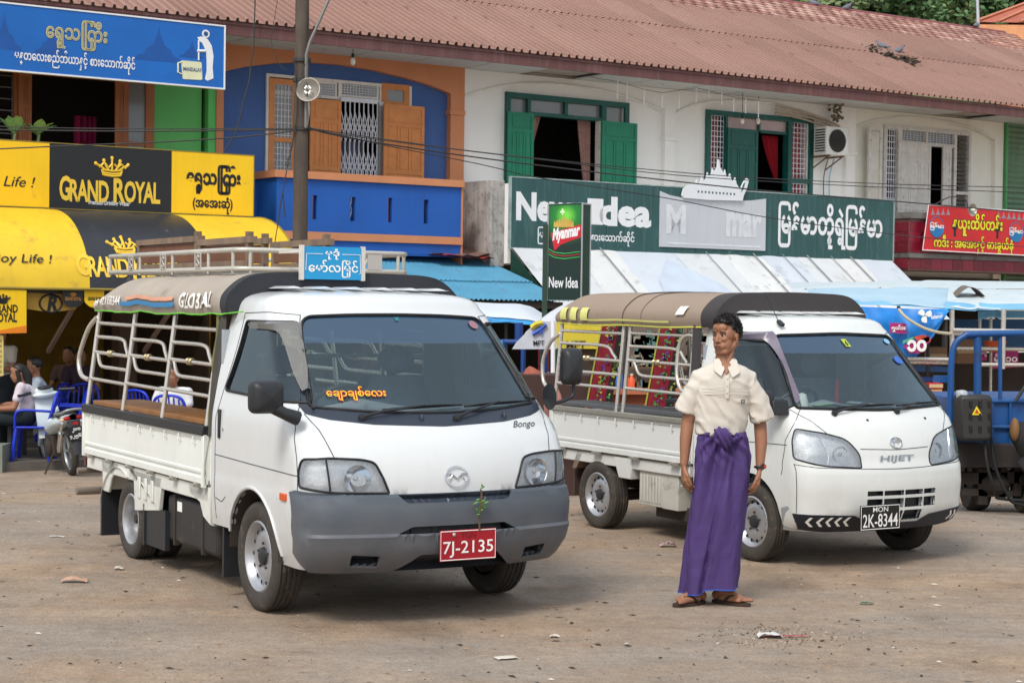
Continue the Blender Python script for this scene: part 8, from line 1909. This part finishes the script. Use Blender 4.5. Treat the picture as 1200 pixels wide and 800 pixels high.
 return t
scooter()
m_tarp=M('white_tarpaulin',rgb(214,222,232),.45,var=.05,vs=2,bump=.15,bs=12)
m_tarpb=M('blue_tarpaulin',rgb(60,150,210),.45,var=.15,vs=3)
def sheet_px(par,name,top,bot,Ya,Yb,mat,sag=.05,nu=24,nv=10,folds=.02,seed=0,flat=False):
 Tp=hull([(x,y,0) for x,y in top],8); Bp=hull([(x,y,0) for x,y in bot],8); q=MB()
 def fn(u,v):
  a=Tp[int(round(u*(len(Tp)-1)))] if False else None
  fu=u*(len(Tp)-1); i=min(int(fu),len(Tp)-2); a=Tp[i].lerp(Tp[i+1],fu-i)
  fb=u*(len(Bp)-1); i=min(int(fb),len(Bp)-2); b=Bp[i].lerp(Bp[i+1],fb-i)
  c=a.lerp(b,v); p=at(c.x,c.y,lerp(Ya,Yb,v)); n_=noise.noise(V((u*5,v*3,seed)))
  return p+V((0,folds*2*n_,sag*sin(pi*v)+folds*n_))
 q.grid(nu,nv,fn); o=q.build(name,mat,par,smooth=70,fix=False); return o
t=wroot('tarp_canopy','white tarpaulin canopy with blue edge between the two trucks','canopy',600,24)
sheet_px(t,'tarpaulin',[(470,352),(545,353),(600,355.5),(618,358),(634,366),(650,372)],[(470,368),(548,369),(590,372),(612,374),(634,378),(650,381)],24.6,23.7,m_tarp,.03)
sheet_px(t,'blue_edge',[(470,367),(548,368.5),(590,372),(612,374.5),(634,378.5),(650,381)],[(470,376),(548,378),(575,378),(590,377.5),(614,380),(650,382.5)],23.72,23.66,m_tarpb,0)
for x in (568,593,634): pipe(t,'post',[(x,376,23.9),(x,450,23.9),(x,520,23.9)],.022,m_dkmet)
t=wroot('cart','blue metal frame cart behind the nearest truck','cart',600,22.4)
m_bf=M('blue_frame_paint',rgb(24,66,136),.45,var=.12,vs=4,dirt=rgb(60,60,60),dz=0)
for pts in ([(560,400,22.4),(641,401,22.4)],[(560,440,22.4),(641,441,22.4)],[(639,399,22.4),(639,560,22.4)],[(613,400,22.4),(613,441,22.4)],[(590,399,22.4),(590,560,22.4)],[(560,420,22.4),(590,421,22.4)],[(608,378,22.9),(608,400,22.9)]): pipe(t,'frame_bar',pts,.032 if pts[0][0]!=608 else .055,m_bf)
pan(t,'cyan_sheet',[(520,398),(589,399),(588,440),(520,440)],22.36,.02,M('cyan_sheet',rgb(70,160,200),.5,var=.15,vs=4))
pan(t,'side_panel',[(560,441),(641,441),(641,490),(560,490)],22.5,.6,m_bf)
t=hang('banner','narrow dark red upright banner with white lettering between the trucks',[(631,404),(644,404),(644,447),(631,447)],-4.3,M('maroon_banner',rgb(110,20,44),.7))
vt=lambda a,b,d=0.: V((FS(634+b,446-a,-4.3)[0],-4.3-d,FS(634+b,446-a,-4.3)[1]))
q=MB(); text(q,'Muanma',vt,3,40,1,8.5,.04,d=.006); q.v=[v for v in q.v]; q.build('lettering',m_wht,t,fix=False)
t=wroot('parasol','white and yellow promotional parasol lettered MPT behind the second truck','parasol',668,21.6)
ap=at(672,352,21.6); rim=[]
for k in range(8):
 a=k/8*2*pi+.42; rim.append(ap+V((.62*cos(a),.62*sin(a),-.40)))
cols=[M('parasol_yellow',rgb(200,184,50),.6),M('parasol_white',rgb(186,190,200),.6)]
for k in range(8):
 a,b=rim[k],rim[(k+1)%8]; cx=(a+b)/2; wht=cx.x<ap.x-.28
 q=MB(); q.grid(5,7,lambda u,v: ap.lerp(a.lerp(b,u),v)+V((0,0,-.05*sin(pi*u)*v+.05*sin(pi*v)))); q.build('panel',cols[1 if wht else 0],t,smooth=60,fix=False)
 q=MB(); q.grid(5,3,lambda u,v: a.lerp(b,u)+V((0,0,-.05*sin(pi*u)-.13*v))); q.build('valance',cols[1 if wht else 0],t,smooth=60,fix=False)
q=MB(); q.tube([ap,V((ap.x,ap.y,ground(21.6)))],.02,8); q.build('pole',m_wpr,t)
cw=pan(t,'white_flap',[(600,409),(605,401),(622,384),(629,376),(652,377),(652,409)],20.9,.01,cols[1]); yw=pan(t,'yellow_flap',[(652,377),(722,378),(716,409),(652,408)],20.88,.01,cols[0])
wf=lambda Y: (lambda a,b,d=0.: at(a,b,Y-d))
q=MB(); text(q,'MPT',lambda a,b,d=0.: at(a,407.5-b,20.86),664,686,0,8,.02); text(q,'MPT',lambda a,b,d=0.: at(a,404.5-b,20.88),625,638,0,5.5,.02); q.build('lettering',m_bpr,t,fix=False)
q=MB(); q.tube(hull([at(624,392,20.87),at(633,386,20.87),at(640,380,20.87)]),.022,5); q.tube(hull([at(631,378,20.87),at(634,384,20.87),at(634,391,20.87)]),.018,5); q.build('blue_swoosh',M('mpt_blue',rgb(50,90,190),.5),t)
q=MB(); q.tube(hull([at(623,384,20.87),at(628,380,20.87),at(636,378,20.87)]),.035,5); q.build('yellow_swoosh',cols[0],t)
t=wroot('market_stall','dark market stall with an orange-brown counter seen through the bars of the second truck','stall',740,19.6)
pan(t,'counter',[(640,462),(812,462),(812,520),(640,520)],19.6,.7,M('terracotta_counter',rgb(150,84,58),.7,var=.15))
pan(t,'counter_top',[(636,456),(815,456),(815,462),(636,462)],19.5,.9,M('worn_counter_top',rgb(176,104,70),.6,var=.1))
pan(t,'back_wall',[(655,378),(900,378),(900,520),(655,520)],21.2,.1,M('dark_stall_back',rgb(110,96,86),.9,var=.3,vs=5))
for y in (404,430): pan(t,'shelf',[(730,y),(900,y),(900,y+2),(730,y+2)],20.6,.35,M('stall_shelf',rgb(100,76,56),.8))
for x in (648,733,808,900): pipe(t,'post',[(x,376,19.7),(x,520,19.7)],.025,m_wpr if x==648 else m_dkmet)
rnd=random.Random(31)
def bottle(par_lab,px,py,Y,h,r,col,cap_c):
 p=at(px,py,Y); t=thing('bottle',par_lab,'bottle',None,(p.x,Y,p.z),'goods on the stall behind the second truck')
 q=MB(); q.lathe([(0,0),(r,0),(r,h*.62),(r*.45,h*.82),(r*.4,h*.95),(0,h*.95)],10,'z',(p.x,Y,p.z)); q.build('bottle_body',col,t,smooth=50); q=MB(); q.lathe([(r*.45,h*.93),(r*.45,h),(0,h)],8,'z',(p.x,Y,p.z)); q.build('cap',cap_c,t)
mo,mbl,mre=M('orange_drink',rgb(226,96,50),.25),M('blue_drink',rgb(60,120,190),.25),M('red_goods',rgb(170,40,50),.5)
bottle('orange drink bottle on the stall counter, left of the pair',734.5,456,19.65,.17,.04,mo,m_wht); bottle('orange drink bottle on the stall counter, right of the pair',740,456,19.65,.17,.04,mo,m_wht); bottle('tall blue water bottle beside the orange bottles on the stall',725.5,456,19.65,.24,.042,mbl,m_wht)
q=MB(); gm=[M('goods_teal',rgb(80,120,116),.6),M('goods_maroon',rgb(110,50,50),.6),M('goods_cream',rgb(150,142,124),.6),M('goods_green',rgb(60,84,58),.6),M('goods_dark',rgb(60,52,52),.7),M('goods_brown',rgb(110,84,64),.7)]
for k in range(300):
 row=rnd.choice((404,430,456)); x=rnd.uniform(655,898); s_=rnd.uniform(.025,.08); h_=rnd.uniform(.06,.17)
 if row<450 and x<735: continue
 p=at(x,row,19.85 if row==456 else 20.7); q.box(p.x-s_/2,p.y,p.z,p.x+s_/2,p.y+s_,p.z+h_,rnd.randrange(6))
o=q.build('packets',gm,t); o['kind']='stuff'
q=MB()
for k in range(60):
 x=rnd.uniform(745,775); y=rnd.uniform(392,424); p=at(x,y,19.9); q.box(p.x-.03,p.y,p.z-.05,p.x+.03,p.y+.01,p.z+.02,rnd.choice((0,0,2)))
o=q.build('hanging_packets',gm,t); o['kind']='stuff'
def cloth_hanging(lab,top,bot,wt,wb,Y,sd):
 o=thing('cloth_hanging',lab,'cloth',None,at(bot[0],bot[1],Y),'flowered cloths on the stall')
 pc=[M('flowered_cloth',rgb(120,20,36),.9,var=.3,vs=10),M('flower_yellow',rgb(150,158,50),.8),M('flower_purple',rgb(84,50,130),.8),M('flower_green',rgb(50,130,60),.8),M('black_cloth',rgb(22,18,20),.9)]
 def fn(a,b,d=0.): return at(lerp(bot[0],top[0],b)+(a-.5)*lerp(wb,wt,b),lerp(bot[1],top[1],b),Y-d)
 q=MB(); q.grid(7,16,lambda u,v: fn(u,v,.01*sin(u*14))); q.build('red_cloth',pc[0],o,smooth=60)
 q=MB(); q.grid(3,16,lambda u,v: fn(.76+u*.3,v,.02)); q.build('black_cloth',pc[4],o,smooth=60)
 q=MB(); q.grid(2,16,lambda u,v: fn(-.03+u*.06,v,.02)); q.build('yellow_edge',pc[1],o,smooth=60)
 q=MB(); r2=random.Random(sd)
 for k in range(90):
  u,v=r2.choice((r2.uniform(.3,.6),r2.uniform(.3,.6),r2.uniform(.85,1.0))),r2.random(); r_=r2.uniform(.010,.022)
  q.add([fn(u,v,.03)+V((r_*cos(j)*(1.2 if i%2 else .6),0,r_*sin(j)*(1.2 if i%2 else .6))) for i,j in enumerate([z/6*2*pi for z in range(6)])],[tuple(range(6))],r2.choice((1,2,3,2,3)) if u<.7 else r2.choice((1,3)))
 q.build('flower',pc,o,fix=False)['kind']='stuff'
cloth_hanging('red flowered cloth strip seen through the rear cage panel of the second truck',(718,382),(700,480),26,28,18.6,3)
cloth_hanging('red flowered cloth strip nearer the standing man',(786,385),(770,488),26,32,18.6,5)
for k,(x,y,Y,r_,c_,lab) in enumerate(((628,452,19.,(.16,.14,.2),rgb(150,84,66),'brown bundle on the stall between the trucks, upper one'),(646,470,18.8,(.14,.14,.18),rgb(176,120,110),'pinkish bundle beside the round mirror of the nearest truck'),(655,496,18.6,(.15,.14,.2),rgb(120,76,66),'dark brown sack low behind the corner of the second truck'))):
 p=at(x,y,Y); q=MB(); q.ball(p,r_,14,10); q.v=[v+V((noise.noise(v*6),noise.noise(v*6+V((3,0,0))),noise.noise(v*5)))*.07 for v in q.v]; tag(q.build('bundle',M('bundle_cloth_%d'%k if False else ('bundle_cloth','bundle_pink','bundle_dark')[k],c_,.9,var=.25,vs=12),org=p,smooth=70),lab,'bundle')
q=MB(); p=at(640,520,18.9); q.box(p.x-.5,18.7,-.4,p.x+.45,19.3,1.); tag(q.build('stall_box',M('dark_crate_paint',rgb(64,44,40),.9,var=.2),org=(p.x,19,-.4),bevel=.01),'dark wooden box holding the bundles between the trucks','crate')
t=wroot('tarp_canopy','long pale blue and white tarpaulin canopy on poles behind the second truck','canopy',1100,21)
m_pt=M('pale_blue_tarpaulin',rgb(166,196,214),.45,var=.10,vs=1.2,bump=.1,bs=10); m_wt=M('faded_white_tarpaulin',rgb(194,206,210),.5,var=.06,vs=1.5,dirt=rgb(150,176,190),dz=.15); m_lb=M('sky_blue_tarpaulin',rgb(112,176,216),.45,var=.1,vs=2)
sheet_px(t,'tarpaulin',[(905,333),(990,330),(1070,329),(1112,329),(1320,330)],[(940,339),(990,337),(1050,336.5),(1110,338),(1320,339)],24.5,22.8,m_wt,.02,40)
sheet_px(t,'tarpaulin',[(940,339),(990,337),(1050,336.5),(1110,338),(1320,339)],[(960,352),(990,356),(1050,357.5),(1109,361),(1112,361)],22.8,21.0,m_pt,.03,40,seed=2) if False else None
sheet_px(t,'tarpaulin',[(940,339),(980,337.5),(1030,337),(1075,337),(1112,338)],[(950,349),(980,356),(1030,356.5),(1070,358),(1110,361)],22.8,21.0,m_pt,.05,30,seed=2)
sheet_px(t,'tarpaulin',[(1112,338),(1140,338),(1170,338.5),(1320,339)],[(1109,361),(1140,361.5),(1170,362),(1320,362)],22.8,21.0,m_wt,.06,24,seed=5)
sheet_px(t,'blue_hem',[(1108,352),(1140,355),(1170,355),(1320,356)],[(1108,362),(1140,364),(1170,363),(1320,364)],21.5,20.97,m_lb,.03,24,seed=6,folds=.03)
sheet_px(t,'blue_hem',[(985,350),(1000,352),(1050,353),(1110,357)],[(985,356),(1000,357),(1050,358),(1110,362)],21.4,20.98,m_lb,.02,24,seed=7)
sheet_px(t,'valance',[(1146,363),(1165,363),(1185,364),(1320,364)],[(1146,374),(1165,372),(1185,373),(1320,372)],21.3,21.3,m_lb,0,16,seed=8)
q=MB(); pk=at(1130,336,21.9); q.grid(9,6,lambda u,v: pk+V(((u-.5)*.34,-.35*v,.14*sin(pi*u)*(1-v*.2)-.12))); q.build('patch_hump',M('grey_brown_scrap',rgb(110,100,90),.9),t,smooth=60,fix=False)
for x,a,b,Y in ((1114.5,363,600,20.9),(1147,372,560,22.),(1160,372,560,22.2),(1175,362,432,20.9),(985,352,560,21.),(1087,362,560,21.6),(1053,358,380,21.0)): pipe(t,'pole',[(x+(1.2 if x>1100 else 0),a,Y),(x,b,Y)],.030 if x in (1114.5,1175) else .02,m_steel if x>1100 else m_dkmet)
for pts in ([(1117,386.5,20.85),(1320,390,20.85)],[(1117,391,20.9),(1320,393.5,20.9)],[(985,419,20.9),(1112,421,20.9)],[(1120,408,21.4),(1320,411,21.4)],[(1000,423,20.95),(1112,425,20.95)],[(1150,427,20.9),(1320,428,20.9)]): pipe(t,'rail',pts,.024,m_steel)
t=thing('banner','blue telenor banner sagging under the pale canopy above the second truck','banner',None,at(1050,360,20.9))
m_bb=M('telenor_blue',rgb(24,120,200),.4,var=.3,vs=2.5)
topb=[(962,358),(983,359),(1015,359.5),(1050,361),(1080,362),(1110,362)]; botb=[(962,366),(985,372),(1015,388),(1050,412),(1074,419),(1110,366)]
def bn(u,v,off=0.):
 Tp=hull([(x,y,0) for x,y in topb],8); Bp=hull([(x,y,0) for x,y in botb],8); fu=u*(len(Tp)-1); i=min(int(fu),len(Tp)-2); a=Tp[i].lerp(Tp[i+1],fu-i); b=Bp[i].lerp(Bp[i+1],fu-i); c=a.lerp(b,v)
 p=at(c.x,c.y,20.9); return p+V((0,-.06*sin(pi*v)+.05*sin(u*22+v*3)*v+.03*noise.noise(V((u*8,v*4,1)))-off,0))
q=MB(); q.grid(60,14,bn); q.build('cloth',m_bb,t,smooth=70,fix=False)
def bpatch(name,x0,x1,y0,y1,mat,pts=None):
 q=MB(); P=pts or [(x0,y0),(x1,y0+1),(x1,y1+1),(x0,y1)]; q.v=[at(x,y,20.76) for x,y in P]; q.f=[tuple(range(len(P)))]; q.m=[0]; return q.build(name,mat,t,fix=False)
m_mag=M('magenta_print',rgb(170,30,110),.45)
bpatch('magenta_patch',1043,1062,378,390,m_mag); bpatch('magenta_patch',0,0,0,0,m_mag,[(1058,405),(1078,398),(1090,393),(1088,402),(1078,414),(1066,414)]); bpatch('orange_patch',0,0,0,0,M('orange_red_print',rgb(226,80,50),.45),[(1070,395),(1082,392),(1091,396),(1090,401),(1076,399)]); bpatch('green_stripe',0,0,0,0,M('green_print',rgb(90,170,130),.45),[(1058,399),(1072,394),(1072,396),(1058,403)]); bpatch('pale_stripe',0,0,0,0,M('pale_blue_print',rgb(120,190,230),.45),[(975,361),(992,361),(1010,380),(1000,379)])
q=MB(); wq=lambda Y,y0: (lambda a,b,d=0.: at(a,y0-b,Y)); text(q,'ရှယ်ား',wq(20.74,388.5),1045,1061,0,8,.04); text(q,'၁၀',wq(20.74,411),1064,1085,0,12,.05); text(q,'telenor',lambda a,b,d=0.: at(a,374-b-(a-1090)*.12,20.74),1091,1105,0,5,.02)
for k in range(3):
 a=R(20+k*120); c=at(1084,369.5,20.74); q.ball(c+V((.05*cos(a),0,.05*sin(a))),(.035,.004,.035),8,5,T=None); q.bar(c,c+V((.085*cos(a+.3),0,.085*sin(a+.3))),.01,.028)
q.build('lettering',m_wht,t,fix=False)
q=MB(); q.tube(hull([at(1053,362,20.7),at(1062,372,20.66),(at(1080,383,20.66)),at(1098,389,20.7),at(1115,391,20.85)]),.018,6); tag(q.build('strap',M('beige_strap',rgb(190,180,156),.8),org=at(1053,362,20.7),smooth=50),'beige strap tied from the canopy edge across the blue banner to the pole','strap')
t=wroot('market_stall','cluttered stall with brown boxes and blue sheets under the pale canopy at the right','stall',1150,22.6)
pan(t,'back_sheet',[(1118,374),(1300,374),(1300,412),(1118,410)],23.4,.02,M('dark_blue_sheet',rgb(30,82,130),.5,var=.3,vs=3)); pan(t,'back_board',[(960,415),(1300,412),(1300,560),(960,560)],23.6,.05,M('dark_back_board',rgb(62,52,46),.9,var=.3,vs=3))
pan(t,'table',[(985,428),(1112,430),(1112,436),(985,434)],21.6,.7,M('dull_blue_table',rgb(40,72,120),.6)); pan(t,'table_rail',[(985,440),(1112,442),(1112,447),(985,445)],21.5,.05,m_bf)
for k,(x0,x1,y0,y1,Y,c_,lab) in enumerate(((1090,1110,407,426,22.4,rgb(158,124,96),'brown cardboard box under the blue banner'),(1122,1143,398,426,22.8,rgb(150,118,92),'tall brown box behind the blue truck frame'),(1000,1030,448,480,21.8,rgb(170,140,110),'tan board seen through the windscreen of the second truck'),(1088,1104,456,476,20.8,rgb(190,132,90),'pale brown box low beside the second truck'),(1089,1105,449,455,20.8,rgb(190,40,50),'flat red box on the pale brown box'))):
 p=at((x0+x1)/2,y1,Y); o=thing('box',lab,'box',None,p); pan(o,'panel',[(x0,y0),(x1,y0),(x1,y1),(x0,y1)],Y,.3,M(('cardboard','cardboard_dark','tan_board','cardboard_pale','red_card')[k],c_,.85,var=.12)); q=MB(); a=at(x0,(y0+y1)/2,Y-.003); b=at(x1,(y0+y1)/2,Y-.003); q.bar(a,b,.003,.04); q.build('tape',M('parcel_tape',rgb(196,170,130),.4),o)
t2=thing('banner','magenta banner with white Burmese letters behind the blue truck frame','banner',None,at(1175,420,21.9))
pan(t2,'cloth',[(1148,406),(1156.5,406),(1156.5,422),(1148,423)],21.8,.01,m_mag); pan(t2,'cloth',[(1163,412),(1193,410),(1194,430),(1163,432)],21.8,.01,m_mag)
q=MB(); text(q,'မိုန့်၁၀',wq(21.77,428),1165,1192,0,14,.03); text(q,'သျ',wq(21.77,418),1149,1156,0,8,.03); q.build('lettering',m_wht,t2,fix=False)
q=MB(); p=at(1166,412,21.6); q.lathe([(0,0),(.10,0),(.14,.13),(.13,.13),(.09,.02),(0,.02)],16,'z',p); tag(q.build('basin',M('orange_plastic',rgb(206,92,50),.4),org=p,smooth=50),'orange plastic basin on the rail under the pale canopy','basin')
t=wroot('cargo_truck','old blue cargo truck with a black tank and hoses at the right edge','truck',1160,15.8)
m_bt=M('old_blue_truck_paint',rgb(20,76,138),.4,var=.12,vs=3,dirt=rgb(40,50,66),dz=.1,streak=.3)
YB=15.6
pipe(t,'frame_arch',[(1113,600,YB),(1114,470,YB),(1115,425,YB),(1119,404,YB),(1130,394,YB),(1150,391,YB),(1300,389,YB)],.029,m_bt,10)
pipe(t,'frame_post',[(1145.5,393,YB+.02),(1145.5,466,YB+.02)],.034,m_bt); pipe(t,'frame_post',[(1172,392,YB+.02),(1172,466,YB+.02)],.018,m_bt); pipe(t,'frame_post',[(1190,470,YB-.04),(1203,450,YB-.04)],.016,m_blkp)
pan(t,'body_panel',[(1116,466),(1300,466),(1300,540),(1116,540)],YB+.05,1.2,m_bt,.02)
for y in (470,500): pipe(t,'panel_rib',[(1120,y,YB+.03),(1300,y,YB+.03)],.02,m_bt)
for x in (1184,1163): pipe(t,'panel_rib',[(x,468,YB+.03),(x,540,YB+.03)],.014,m_bt)
pan(t,'side_rail',[(1095,440),(1114,440),(1114,448),(1095,448)],YB+.1,.05,m_bt); pan(t,'under_board',[(1118,518),(1300,524),(1300,548),(1118,548)],YB-.02,.5,M('rusty_black_board',rgb(46,40,38),.85,var=.3,vs=5),.01)
q=MB(); rnd=random.Random(8)
for a,b,w_ in (((1120,560),(1300,556),.10),((1126,575),(1185,578),.06),((1150,548),(1150,590),.08),((1175,548),(1172,585),.06),((1192,545),(1190,580),.07)): q.bar(at(*a,YB+.2),at(*b,YB+.2),.12,w_)
q.ball(at(1163,566,YB+.25),(.16,.2,.12),10,8); q.ball(at(1196,560,YB+.3),(.12,.2,.1),10,8); q.build('chassis',m_under,t)
for x,y,Y in ((1143,572,YB+.5),(1205,560,YB+.2)):
 p=at(x,y,Y); q=MB(); q.lathe([(.14,-.07),(.2,-.09),(.25,-.09),(.27,-.06),(.27,.06),(.25,.09),(.2,.09),(.14,.07)],26,'x',(p.x,p.y,ground(Y)+.27)); w_=q.build('wheel',m_tyre,t,smooth=40); q=MB(); q.lathe([(.14,-.05),(.05,-.03),(0,-.03)],18,'x',(p.x,p.y,ground(Y)+.27)); q.build('rim',m_dkmet,w_)
tk_=[(1124,466),(1128,463),(1160,463),(1164,466),(1164,512),(1160,517),(1130,517),(1125,513)]
tank=pan(t,'tank',tk_,YB-.30,.26,M('matt_black_tank',rgb(44,43,42),.55,var=.12,vs=5),.03)
q=MB()
for x in (1138,1149,1160):
 for y in (474,488,503): a,b=at(x-.5,y-4,YB-.302),at(x-.5,y+3,YB-.302); q.tube([a,b],.014,8)
q.build('tank_dimple',M('tank_dimple',rgb(22,22,22),.7),t,smooth=50)
q=MB(); q.v=[at(x,y,YB-.31) for x,y in ((1144.5,475.5),(1151,486),(1139,486))]; q.f=[(0,1,2)]; q.m=[0]; q.build('warning_triangle',M('warning_yellow',rgb(236,210,30),.5),t,fix=False); q=MB(); q.v=[at(x,y,YB-.314) for x,y in ((1144.7,479),(1147.2,484),(1142.2,484))]; q.f=[(0,1,2)]; q.m=[0]; q.build('warning_flame',M('warning_red',rgb(190,60,30),.5),t,fix=False)
for pts in ([(1154,516,YB-.2),(1157,545,YB-.25),(1166,572,YB-.25),(1180,585,YB-.2),(1300,588,YB-.2)],[(1162,514,YB-.18),(1166,545,YB-.2),(1180,578,YB-.22),(1200,592,YB-.2),(1300,600,YB-.2)]): pipe(t,'hose',pts,.014,m_rub)
p=at(1129,470,YB-.2); q=MB(); q.ball(p,(.06,.05,.10)); q.v=[v+V((noise.noise(v*14),0,noise.noise(v*12+V((1,1,1)))))*.06 for v in q.v]; tag(q.build('plastic_bag',M('grey_plastic_bag',rgb(170,174,180),.4),org=p,smooth=60),'crumpled grey plastic bag tied at the top corner of the black tank','plastic bag')
p=at(1200,512,YB-.3); q=MB(); q.ball(p,(.11,.09,.15),16,12); q.ball(p+V((.07,0,-.2)),(.10,.09,.14),14,10); q.v=[v+V((noise.noise(v*6),noise.noise(v*6+V((4,0,0))),noise.noise(v*7+V((0,2,0)))))*.06 for v in q.v]; tag(q.build('jacket',M('black_jacket_cloth',rgb(34,32,34),.85,var=.2),org=p,smooth=70),'black jacket bundled on the side of the blue truck','jacket')
q=MB(); q.ball(at(1189,503,YB-.38),(.04,.06,.1),10,8); tag(q.build('glove',M('brown_leather',rgb(120,86,50),.7),org=at(1189,503,YB-.38),smooth=60),'brown leather glove stuck into the black jacket','glove')
def gp(px,py):
 r=ray(px,py); Y=CH/(-r.z)
 for _ in range(6): z=gz(r.x*Y,Y); Y=(CH-z)/(-r.z)
 return V((r.x*Y,Y,gz(r.x*Y,Y)))
def litter(px,py,L,W_,lab,mat,cat='litter',seed=0,h=.02,rot=0.):
 p=gp(px,py); q=MB(); ca,sa=cos(rot),sin(rot)
 def fn(u,v):
  x,y=(u-.5)*L,(v-.5)*W_*(1-.3*noise.noise(V((u*4,seed,0)))); n_=noise.noise(V((u*5,v*4,seed)))
  return p+V((x*ca-y*sa,x*sa+y*ca,.006+h*abs(n_)+h*.4*sin(pi*u)))
 q.grid(9,6,fn); tag(q.build('litter',mat,org=p,smooth=50,fix=False),lab,cat)
litter(86,683,.16,.07,'crumpled tan rag lying on the ground left of the nearest truck',M('tan_rag',rgb(190,150,128),.9),seed=1,h=.035)
litter(66,630,.12,.03,'thin white paper strip on the ground at the left',M('white_litter',rgb(206,204,200),.8),seed=2,h=.01,rot=-.3)
litter(593,773,.11,.07,'small pale card on the ground near the bottom centre',M('pale_card',rgb(206,200,186),.8),seed=3,h=.006,rot=.4)
litter(903,748,.13,.08,'crumpled white wrapper in the dirt right of the man',M('white_litter',rgb(206,204,200),.8),seed=4,h=.03)
litter(922,748,.24,.018,'thin red plastic strip lying on the white wrapper',M('red_strip',rgb(190,40,56),.5),seed=5,h=.008,rot=.12)
litter(783,641,.12,.09,'pinkish paper scrap on the ground behind the man',M('pink_paper',rgb(186,150,160),.8),seed=6,h=.04)
litter(1017,709,.08,.03,'small green leaf on the ground at the right',M('green_litter_leaf',rgb(50,96,70),.7),'leaf',seed=7,h=.01)
litter(138,668,.06,.05,'small pale wrapper on the ground in front of the rear wheel',M('pale_card',rgb(206,200,186),.8),seed=8,h=.02)
litter(1060,637,.14,.03,'dark twig-like strip on the ground near the second truck',M('dark_litter',rgb(74,62,52),.9),seed=9,h=.015,rot=-.2)
litter(650,748,.05,.04,'small light scrap on the ground below the gap between the trucks',M('pale_card',rgb(206,200,186),.8),seed=10,h=.015)
litter(100,628,.05,.03,'small dark scrap left of the rear wheel of the nearest truck',M('dark_litter',rgb(74,62,52),.9),seed=11,h=.012)
q=MB(); rnd=random.Random(77); c_=gp(905,745)
for k in range(300):
 d=V((rnd.gauss(0,.20),rnd.gauss(0,.16),0)); x,y=c_.x+d.x,c_.y+d.y; r_=rnd.uniform(.003,.009); q.add([(x+r_,y,gz(x,y)),(x-r_*.5,y+r_,gz(x,y)),(x-r_,y-r_*.7,gz(x,y)),(x,y,gz(x,y)+r_)],[(0,1,3),(1,2,3),(2,0,3)],rnd.choice((0,1,1,2)))
tag(q.build('dirt_heap',[M('dirt_dark',rgb(84,72,62),.95),M('dirt_brown',rgb(112,92,76),.95),M('dirt_pale',rgb(176,166,152),.95)],fix=False),'scattered dark dirt and chips around the white wrapper',kind='stuff')
q=MB()
for k in range(900):
 Y=6+14*rnd.random()**1.5; X=rnd.uniform(-.32,.32)*Y; L=rnd.uniform(.008,.03); a=rnd.random()*6.3; w_=L*rnd.uniform(.12,.5); z=gz(X,Y)+.003
 q.add([(X+L*cos(a),Y+L*sin(a),z),(X-w_*sin(a),Y+w_*cos(a),z+.006),(X-L*cos(a),Y-L*sin(a),z+.002),(X+w_*sin(a),Y-w_*cos(a),z)],[(0,1,2,3)],rnd.choice((0,0,1,2)))
tag(q.build('leaf_litter',[M('chip_dark',rgb(60,48,40),.9),M('chip_tan',rgb(160,130,100),.9),M('chip_pale',rgb(200,190,176),.9)],fix=False),'dry bits of leaf, bark and paper strewn over the dusty ground',kind='stuff')
